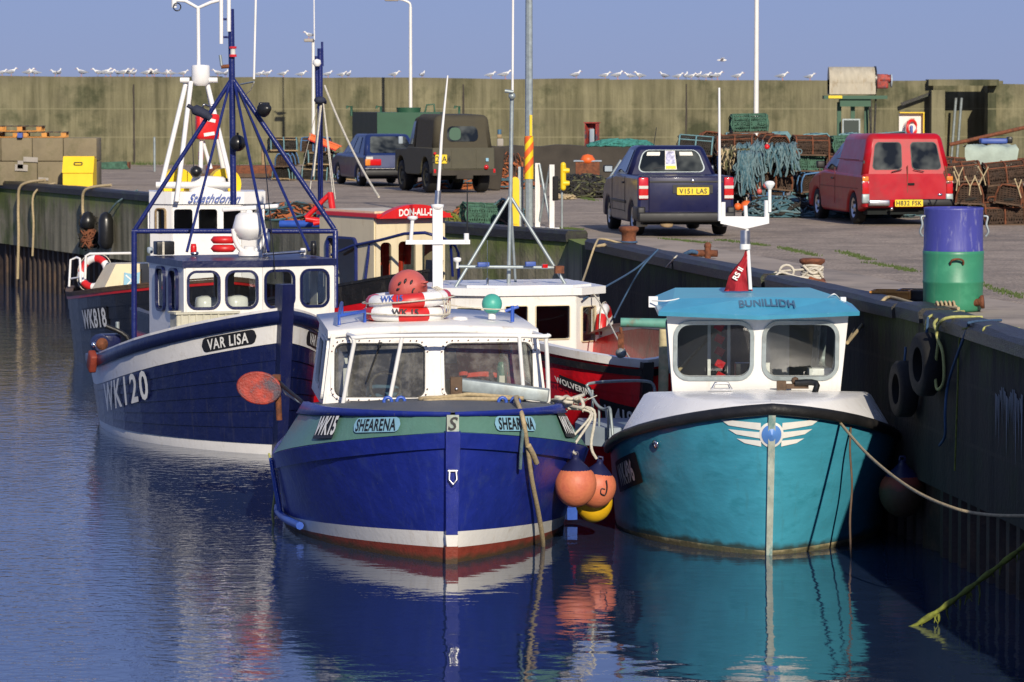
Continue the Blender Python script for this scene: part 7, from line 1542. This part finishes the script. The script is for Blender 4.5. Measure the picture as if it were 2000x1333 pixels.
mb = MB().mat('white_gel'); a = at(614,78,109.8*K); mb.tube([a, at(613,-40,109.8*K)],.02,6); tag(mb.build('aerial_pole'),'thin white whip above the short lamp post','aerial')
# drum on stand (winch / hopper) and life ring board
Yd = 106*K; x0 = at(1618,160,Yd).x; x1 = at(1708,160,Yd).x; zc = at(1660,158,Yd).z; r_ = 27/FPX*Yd
WD = empty('winch_drum', ((x0+x1)/2,Yd,QZ), 0, 'big tan cylinder with a red motor on a green stand against the sea wall', 'winch'); c_ = (x0+x1)/2
mb = MB().mat('drum_tan'); mb.cyl((x0-c_,0,zc-QZ),(x1-c_,0,zc-QZ),r_,r_,32); mb.box(((0),0,zc-QZ-r_*.45),(x1-x0,r_*1.96,r_*1.05)); mb.mat('plastic_black').cyl((x1-c_-.01,0,zc-QZ),(x1-c_+.04,0,zc-QZ),r_*1.05,r_*1.05,32); mb.build('drum', WD)
mb = MB().mat('bright_red'); mb.mats = ['rust_red']; mb.box((x1-c_+.22,0,zc-QZ-.02),(.34,.4,.42),bev=.04); mb.cyl((x1-c_+.15,-.1,zc-QZ+.05),(x1-c_+.46,-.1,zc-QZ+.05),.12); mb.mat('pale_deck').cyl((x1-c_+.46,-.1,zc-QZ+.0),(x1-c_+.5,-.1,zc-QZ+.0),.2,.2,16); mb.build('motor', WD)
mb = MB().mat('tank_green'); zs = zc-QZ-r_-.02; mb.box((.1,0,zs-.06),(x1-x0+.5,.7,.10)); mb.box((.1,0,zs-.22),(.9,.5,.22)); 
for x in (-.35,.05,.45): mb.box((x,.1,zs/2-.1),(.12,.12,zs-.2))
mb.mat('yellow').box((-.5,-.36,zs-.05),(.4,.02,.08)); mb.mat('galv').box((-.02,-.2,zs-.95),(.52,.12,.52)); mb.mat('tank_dark').box((-.02,-.27,zs-.95),(.44,.02,.44)); mb.mat('timber_dark').tube([(.5,-.2,zs-.1),(.62,-.3,.2)],.03); mb.tube([(.7,-.2,zs-.1),(.62,-.3,.2)],.03); mb.build('stand', WD)
Yd = 108*K; q = at(1780,258,Yd); LB = empty('lifebuoy_board', (q.x,q.y,QZ), radians(0), 'white board holding a red lifebuoy, seen above the red van roof', 'lifebuoy board')
wv = 48/FPX*Yd; zt4 = at(1780,221,Yd).z-QZ; mb = MB().mat('white_paint'); mb.box((0,.03,zt4-.55),(wv,.05,1.1)); mb.mat('yellow').box((wv/2-.02,-.10,zt4-.55),(.03,.22,1.1)); mb.box((0,-.08,zt4+.01),(wv,.24,.03)); mb.mat('galv').box((-.25,.1,(zt4-.3)/2),(.06,.06,zt4-.3)); mb.box((.25,.1,(zt4-.3)/2),(.06,.06,zt4-.3)); mb.build('board', LB)
lifering('lifebuoy', (q.x,q.y-.1,at(1776,250,Yd).z), .215, .05, (radians(90),0,radians(45)), 'small red and white lifebuoy hanging on the white board above the van', a='ring_red', b='bright_red')
mb = MB().mat('letter_blue'); mb.box((q.x+.0,q.y-.06,at(1776,252,Yd).z-.05),(.08,.04,.3),bev=.02); tag(mb.build('throw_bag'),'small blue throw bag in the middle of the board lifebuoy','bag')

# ================================================================ near quay objects
g = gp(1861, 607); BA = empty('barrel', (g.x,g.y,QZ), 0, 'tall barrel with blue upper half and green lower half on the quay', 'barrel')
zj = at(1861,491,g.y).z-QZ; zt5 = at(1861,406,g.y).z-QZ; rB = 59.5/FPX*g.y
mb = MB().mat('barrel_green'); mb.lathe((0,0,0),[(0,0),(rB*.90,0),(rB*.94,.03),(rB*.97,.10),(rB*.985,.30),(rB,.31),(rB,.33),(rB*.985,.34),(rB*1.0,zj-.03),(rB*1.005,zj),(rB*.97,zj+.01)],48); mb.build('lower_drum', BA)
mb = MB().mat('barrel_blue'); mb.lathe((0,0,0),[(rB*.975,zj-.01),(rB*.985,zj+.012),(rB*.97,zj+.04),(rB*.965,zt5-.03),(rB*.975,zt5-.02),(rB*.975,zt5),(rB*.93,zt5+.005),(rB*.93,zt5-.15),(0,zt5-.16)],48); mb.build('upper_drum', BA)
mb = MB().mat('rust'); mb.tube(smooth_path([(-.07,-rB-.005,zj-.13),(-.06,-rB-.05,zj-.085),(0,-rB-.06,zj-.07),(.06,-rB-.05,zj-.085),(.07,-rB-.005,zj-.13)],3),.012,6); mb.build('handle', BA)
for sd in (-1,1): mb = MB().mat('galv'); mb.tube(smooth_path([(sd*rB*.96,-.08,zt5-.09),(sd*(rB+.03),-.09,zt5-.10),(sd*(rB+.015),-.09,zt5-.18),(sd*(rB+.04),-.09,zt5-.26),(sd*(rB+.01),-.08,zt5-.31)],3),.014,6); mb.build('handle', BA)
def bollard(px, py, h, r, label, sc=1):
    g = gp(px,py); R = empty('bollard', (g.x,g.y,QZ), 0, label, 'bollard', 'rusty bollards on the quay edge', K)
    mb = MB().mat('rust'); mb.lathe((0,0,0),[(r*1.05,0),(r*1.0,.02),(r*.74,.05),(r*.70,h*.5),(r*.74,h*.72),(r*.95,h*.80),(r,h*.88),(r*.96,h*.96),(r*.7,h),(0,h+.005)],24); mb.build('post', R); return R,g
B1,g1 = bollard(1228, 486, .32, .145, 'rusty mushroom bollard in front of the pick-up')
B2,g2 = bollard(1586, 549, .27, .155, 'rusty bollard wound with white rope behind the turquoise boat roof')
bollard(612, 428, .20, .16, 'small rusty bollard at the far quay edge left of the cream wheelhouse')
bollard(640, 427, .16, .15, 'rusty bollard on the far quay edge next to its twin') if False else None
mb = MB().mat('rust'); g = gp(1385,505); mb.tube([(g.x-.30,g.y+.1,QZ+.07),(g.x+.12,g.y,QZ+.07)],.05); mb.cyl((g.x-.02,g.y,QZ),(g.x-.02,g.y,QZ+.17),.045); mb.sphere((g.x-.02,g.y,QZ+.18),.055,10); mb.mat('rope_blue').tube(smooth_path([(g.x-.4,g.y+.1,QZ+.02),(g.x-.25,g.y,QZ+.1),(g.x-.1,g.y+.1,QZ+.04)],4),.03); tag(mb.build('iron_cleat'),'rusty iron cleat lying on the quay edge between the two bollards','cleat')
mb = MB().mat('rust'); g = gp(1882,608); mb.lathe((g.x,g.y-.1,QZ+.09),[(0,0),(.06,.0),(.045,.04),(.04,.16),(.075,.18),(.075,.21),(0,.21)],14,axis=(1,-.2,.1)); mb.cyl((g.x,g.y-.1,QZ-.02),(g.x,g.y-.1,QZ+.12),.05); tag(mb.build('iron_cleat'),'rusty iron cleat at the foot of the blue and green barrel','cleat')
g = gp(1745, 588); 
for k,(m_,dx,dz,lab) in enumerate((('crate_orange',-.02,0,'orange slatted tray lying on the quay left of the barrel'),('plastic_black',.30,.0,'black tray beside the orange one left of the barrel'))):
    r = empty('fish_tray', (g.x+dx,g.y+.15*k,QZ), radians(-12), lab, 'tray', 'trays left of the barrel'); mb = MB().mat(m_ if k else 'timber_dark'); mb.box((0,0,.02),(.42,.4,.03)); mb.mat(m_)
    for s_ in (-1,1): mb.box((0,s_*.2,.075),(.42,.02,.10)); mb.box((s_*.21,0,.075),(.02,.4,.10)); mb.box((0,s_*.215,.11),(.46,.03,.02)); mb.box((s_*.1,-.215,.07),(.02,.02,.1))
    mb.build('shell', r)
# ropes on and over the quay
def rp(name, pts, r, m, label, seg=6, cat='rope'):
    mb = MB().mat(m); mb.tube(smooth_path(pts,seg), r, 7); return tag(mb.build(name), label, cat)
mb = MB().mat('rope_pale'); c = Vector((g2.x,g2.y,QZ)); random.seed(4)
for k in range(6): z = .05+.028*k; mb.tube([c+Vector(((.125+.008*(k%2))*cos(t),(.125+.008*(k%2))*sin(t),z+.012*sin(t*2+k))) for t in [2*pi*i/20 for i in range(20)]],.018,6,True)
for (x,z) in ((-.33,.19),): mb.tube([c+Vector((x+.09*cos(t),-.1,.12+.085*sin(t))) for t in [2*pi*i/16 for i in range(16)]],.018,6,True)
mb.tube(smooth_path([c+Vector((-.12,-.12,.2)),c+Vector((.0,-.16,.1)),c+Vector((.13,-.1,.18))],4),.018,6); mb.tube(smooth_path([c+Vector((-.13,-.1,.06)),c+Vector((.02,-.17,.17)),c+Vector((.13,-.1,.05))],4),.018,6)
mb.tube(smooth_path([c+Vector((.1,-.12,.04)),c+Vector((-.2,-.25,.06)),c+Vector((-.45,-.3,.11)),at(1497,582,45.0*K)],5),.016,6)
mb.tube(smooth_path([c+Vector((-.1,-.1,.15)),c+Vector((-.42,-.05,.12)),c+Vector((-.52,.0,.06))],4),.016,6); tag(mb.build('bollard_rope'),'white rope wound round the bollard and led over the quay edge','rope')
rp('frayed_rope', [at(1525,563,44.6*K),at(1530,553,44.7*K),at(1548,546,44.9*K),at(1575,548,44.9*K),at(1600,553,44.6*K),at(1660,566,43.4*K),at(1690,571,42.7*K)], .022, 'rope_tan', 'thick frayed tan rope lying along the black coping beam')
rp('orange_rope', [at(1582,545,45.1*K),at(1594,549,45*K),at(1605,552,44.8*K),at(1612,556,44.4*K)], .03, 'net_orange', 'clump of orange rope at the foot of the roped bollard')
p1 = at(1872,603,38.3*K)
rp('mooring_rope', [p1, at(1845,600,38.6*K), at(1790,594,39.3*K), at(1740,581,40.2*K), at(1722,590,40.0*K), at(1690,628,41.0*K), at(1655,670,42.4)], .020, 'rope_tan', 'tan mooring rope from the cleat over the coping down to the turquoise boat')
rp('mooring_rope', [at(1720,583,40.6*K), at(1700,600,40.6*K), at(1672,640,41.3*K), at(1655,668,42.4)], .013, 'rope_tan', 'thinner tan rope falling beside the mooring rope behind the turquoise roof')
mb = MB().mat('rope_tan'); mb.tube([at(1828+40*i/60,601-.8*i/60,38.6*K)+Vector((0,.03*cos(2*pi*i/12),.015+.045*sin(2*pi*i/12))) for i in range(61)],.014,6)
tag(mb.build('rope_knot'),'row of tan rope turns knotted in front of the barrel','rope')
wp = lambda px,py,off=.06: wallpt(px,py,off)
rp('yellow_rope', [at(1882,609,38.0*K),at(1862,612,37.6*K),wp(1850,630,.12),wp(1858,660,.12),wp(1852,720,.12),wp(1856,760,.12),wp(1868,745,.12),wp(1866,690,.12),wp(1858,650,.14),wp(1872,622,.12),at(1918,620,36.9*K)], .017, 'rope_yellow', 'pale yellow rope looped over the coping and hanging beside the tyre')
rp('yellow_rope', [at(1875,611,38.0*K),at(1845,609,38.1*K),wp(1835,620,.1),wp(1828,644,.1)], .014, 'rope_yellow', 'short yellow rope end hanging just left of the long loop')
rp('yellow_rope', [at(1990,642,35.2*K),at(1960,636,35.8*K),wp(1946,640,.1),wp(1943,654,.1)], .012, 'rope_yellow', 'thin yellow rope over the coping at the right edge')
rp('thin_line', [at(1950,632,36.2*K),wp(1915,640,.1),wp(1888,660,.06),wp(1884,780,.06),wp(1880,920,.06)], .010, 'weed', 'thin green line hanging down the dark wall beside the yellow loop')
rp('blue_line', [at(1955,626,36.5*K),wp(1918,630,.1),wp(1910,645,.1),wp(1868,740,.06),wp(1868,800,.1),wp(1864,850,.08),wp(1850,870,.06)], .015, 'rope_blue', 'dark blue line hanging below the yellow rope loop')
rp('blue_line', [at(1285,488,50.6*K),at(1235,530,50.6*K),at(1140,584,51.3)], .015, 'rope_blue', 'dark blue mooring line from the coping to the red boat roof')
rp('blue_line', [at(1285,488,50.6*K),at(1250,528,50.4*K),at(1215,590,50.5*K),at(1200,620,50.6)], .013, 'rope_blue', 'second dark line dropping steeply behind the red boat')
rp('tan_line', [g1+Vector((-.1,-.1,.08)),at(1175,467,54.6*K),at(1163,478,54.2*K),at(1145,530,53.5*K),at(1132,566,52.5)], .017, 'rope_tan', 'tan line from the front bollard over the quay edge to the red boat')
mb = MB().mat('rope_tan'); mb.mats = ['rope_tan']; mb.tube([g1+Vector((.14*cos(t),.14*sin(t),.05)) for t in [2*pi*i/16 for i in range(16)]],.02,6,True); mb.mat('rope_blue').tube([g1+Vector((.12*cos(t),.12*sin(t),.10)) for t in [2*pi*i/16 for i in range(16)]],.018,6,True); mb.mat('rope_tan').tube(smooth_path([g1+Vector((-.1,-.15,.03)),g1+Vector((-.3,-.2,.06)),g1+Vector((-.5,-.15,.04)),g1+Vector((-.3,-.05,.08))],4),.02,6); tag(mb.build('bollard_rope'),'tan and blue rope turns at the foot of the front bollard','rope')
rp('thin_line', [at(1322,500,48.6*K),at(1316,506,48.4*K),wallpt(1316,522,.1)], .012, 'rope_pale', 'short pale rope loop over the coping beam near the front bollard')
# Wolverine forestay line to the stem
rp('fore_line', [at(1160,575,51.5),at(1176,600,51),at(1205,660,49.5),at(1248,728,46.2)], .011, 'rope_pale', 'pale line from the plain white wheelhouse roof down to the red bow')
# Bunillidh mooring ropes
a = at(1592,772,41.8)
mb = MB().mat('plastic_black'); mb.tube(smooth_path([BUW((.40,CYB-.35,1.72)),BUW((.62,CYB-.4,1.72)),at(1592,772,41.7),at(1616,790,41.3)],4),.035,8); mb.mat('rope_tan'); mb.tube(smooth_path([at(1608,778,41.4),at(1640,825,40.6),at(1700,893,39),at(1780,955,37),at(1860,992,35.8),at(1930,1006,35.4),at(2010,1008,35)],6),.016,7); tag(mb.build('mooring_rope'),'long brown mooring rope sagging from the turquoise bow to the right edge','rope')
rp('trailing_line', [at(1600,775,41.4),at(1640,790,41.0),at(1660,818,40.8),at(1660,880,40.6),at(1664,950,40.5),at(1660,1020,40.4),at(1663,1100,40.2)], .012, 'timber_brown', 'thin brown line hanging down in front of the turquoise hull')
a = at(1768,1229,35.05); a.z = -.05; b2 = at(2012,1058,35.6)
mb = MB().mat('weed'); P = smooth_path([a, a.lerp(b2,.33)+Vector((0,0,-.03)), a.lerp(b2,.66)+Vector((0,0,-.02)), b2],8); mb.tube(P,[.026+.008*sin(i*1.7) for i in range(len(P))],8); random.seed(2)
for k in range(26):
    q = P[random.randrange(1,len(P)-3)]+Vector((random.uniform(-.03,.03),0,-.01)); l = random.uniform(.03,.14 if k > 3 else .25); mb.tube([q,q+Vector((random.uniform(-.02,.02),0,-l*.5)),q+Vector((random.uniform(-.03,.03),0,-l))],[.012,.009,.004],5)
tag(mb.build('weedy_rope'),'thick weed covered rope rising from the water at bottom right','rope')
# tyres and the red buoy in the wall shade
def tyre(p, R, rz, label):
    mb = MB().mat('tyre'); mb.lathe((0,0,0),[(R*.55,-.09),(R*.9,-.10),(R,-.07),(R*1.02,0),(R,.07),(R*.9,.10),(R*.55,.09),(R*.6,0),(R*.55,-.09)],36,axis=(1,0,0)); mb.mat('rope_blue').tube([(0,0,R*.6),(0.02,0,R*1.5)],.015,6)
    o = mb.build('tyre_fender'); o.location = p; o.rotation_euler = (0,0,rz); return tag(o, label, 'tyre', 'tyre fenders on the quay wall')
tyre(wallpt(1840,712,.16)+Vector((0,0,0)), .33, radians(10), 'big dark tyre hanging on the shaded wall below the barrel'); tyre(wallpt(1797,760,.16), .30, radians(8), 'second dark tyre hanging lower and further left on the shaded wall')
buoy('ball_fender', at(1762,960,38.6*K), .25, 'antifoul', 'buoy_navy', label='dull red ball fender hanging in the shade right of the turquoise hull', group=None)
# ropes and fenders on the far left wall
def fpw(px, py, off=.1):
    best = None; P = [NEAR[-1]]+FAR
    for i in range(len(P)-1):
        for k in range(120):
            p = Vector(P[i]).lerp(Vector(P[i+1]), k/120); X = 1000+FPX*p.x/p.y
            if best is None or abs(X-px) < best[0]: best = (abs(X-px), p)
    p = best[1]; q = at(px, py, p.y); return Vector((p.x-off, p.y-off*.4, q.z))
rp('hanging_rope', [fpw(62,352,-.3),fpw(52,362,.1),fpw(46,400,.12),fpw(47,460,.12),fpw(44,545,.12)], .035, 'rope_tan', 'leftmost thick tan rope hanging down the far wall')
rp('hanging_rope', [fpw(82,358,-.3),fpw(76,378,.1),fpw(75,440,.12),fpw(74,500,.12)], .028, 'rope_tan', 'second tan rope hanging down the far wall at left')
rp('hanging_rope', [fpw(192,362,-.3),fpw(178,370,.1),fpw(173,400,.12),fpw(174,432,.12)], .035, 'rope_tan', 'short tan rope hanging on the far wall above the dark fenders')
rp('hanging_line', [fpw(250,372,-.2),fpw(238,395,.1),fpw(226,418,.15)], .022, 'rope_teal', 'teal line holding the dark fender on the far wall')
mb = MB().mat('net_dark'); c = fpw(193,455,.25); random.seed(8)
for k in range(40): mb.tube(smooth_path([c+Vector((random.uniform(-.22,.22),random.uniform(-.1,.1),random.uniform(-.42,.42))) for _ in range(4)],3),.025,5)
mb.mat('rust'); [mb.tube(smooth_path([c+Vector((random.uniform(-.2,.2),-.12,random.uniform(-.4,.1))) for _ in range(4)],3),.02,5) for k in range(10)]
mb.mat('plastic_black').lathe(c+Vector((-.0,-.05,.28)),[(0,-.2),(.16,-.15),(.18,0),(.1,.18),(0,.22)],14); tag(mb.build('net_bundle'),'dark tangled net bundle hanging on the far wall','net bundle')
mb = MB().mat('plastic_black'); c = fpw(226,452,.2); mb.lathe(c,[(0,-.42),(.12,-.38),(.17,-.25),(.17,.25),(.12,.38),(.04,.44),(0,.44)],18); tag(mb.build('fender'),'black cylindrical fender hanging on the far wall left of the white wheelhouse','fender')
mb = MB().mat('rust'); c = at(795,462,60.5*K); mb = MB().mat('cloth_dark')

# ================================================================ gulls
def gull_mesh():
    mb = MB().mat('gull_white')
    S_ = [(-.20,.0,.118,.012),(-.14,.0,.125,.03),(-.06,.0,.130,.055),(.02,.0,.140,.062),(.09,.0,.160,.048),(.125,.0,.205,.030),(.15,.0,.235,.030),(.175,.0,.235,.024),(.195,.0,.228,.008)]
    rows = [[Vector((x,y+r*.85*cos(t),z+r*sin(t))) for t in [2*pi*k/10 for k in range(10)]] for x,y,z,r in S_]; mb.grid(rows, True, True)
    mb.mat('gull_grey')
    for sd in (-1,1): mb.grid([[Vector((-.24,sd*.012,.125)),Vector((-.24,sd*.02,.115))],[Vector((-.12,sd*.045,.165)),Vector((-.12,sd*.052,.105))],[Vector((.0,sd*.055,.180)),Vector((.0,sd*.066,.115))],[Vector((.07,sd*.045,.175)),Vector((.07,sd*.052,.13))]], True)
    mb.mat('lamp_amber').cyl((.19,0,.227),(.235,0,.218),.008,.003,6)
    for sd in (-1,1): mb.cyl((.01,sd*.02,.09),(.01,sd*.02,0),.004,n=5); mb.box((.025,sd*.02,.003),(.05,.025,.006))
    mb.mat('plastic_black').sphere((.172,.022,.240),.005,6); mb.sphere((.172,-.022,.240),.005,6)
    return mb
G0 = gull_mesh().build('gull'); first = [True]; random.seed(9)
ORD = ['first','second','third','fourth','fifth','sixth','seventh','eighth','ninth','tenth']
xsL = [3,20,57,66,107,116,158,190,205,215,228,240,251,262,287,296,302,325,334,358]; xsM = [425,440,505,520,552,588,640,668,680,770,825]; xsR = [958,986,1125,1182,1206,1230,1250,1297,1325,1340,1350,1365,1378,1390,1401,1440,1528,1583]
def put_gull(px, x, y, z, label, sc=1.0):
    rz = random.choice((0, pi, .5, pi-.6, -.4, pi+.5, 1.2))+random.uniform(-.2,.2)
    if first[0]: o = G0; first[0] = False
    else: o = G0.copy(); COL.objects.link(o)
    o.location = (x,y,z); o.rotation_euler = (0,0,rz); o.scale = (sc*random.uniform(.85,1.12),)*3; tag(o, label, 'gull', 'gulls along the sea wall')
for nm_, xs in (('left third of the wall top',xsL),('middle of the wall top',xsM),('right half of the wall top',xsR)):
    for i, px in enumerate(xs):
        yl = 146+(px-0)*.006 if px < 430 else (151+(px-430)*.005 if px < 1190 else 155+(px-1190)*.0047)
        q = at(px, yl, WY+.4); o_ = ORD[i] if i < 10 else ['eleventh','twelfth','thirteenth','fourteenth','fifteenth','sixteenth','seventeenth','eighteenth','nineteenth','twentieth'][i-10]
        zz_ = at(px if px>430 else px, [146+(px+900)/1330*4 if px < 430 else yl][0], WY).z
        put_gull(px, q.x, WY+.25+random.uniform(0,.5), zz_-.01, '%s small white gull from the left on the %s' % (o_, nm_))
put_gull(597, lx-.12, 110*K, QZ+lz+.03, 'gull perched alone on the lantern of the short lamp post')
# one gull in flight
mb = MB().mat('gull_white'); q = at(1410,118,140); mb.grid([[q+Vector((x,.0+r*cos(t),r*sin(t))) for t in [2*pi*k/8 for k in range(8)]] for x,r in ((-.18,.01),(-.1,.03),(0,.05),(.1,.04),(.17,.01))], True, True)
for sd in (-1,1): mb.grid([[q+Vector((.06,0,.02)),q+Vector((-.05,0,.02))],[q+Vector((.10,sd*.25,.10)),q+Vector((-.02,sd*.25,.09))],[q+Vector((.04,sd*.55,.06)),q+Vector((-.0,sd*.56,.05))]], True)
tag(mb.build('gull'),'single gull flying above the sea wall at right','gull')
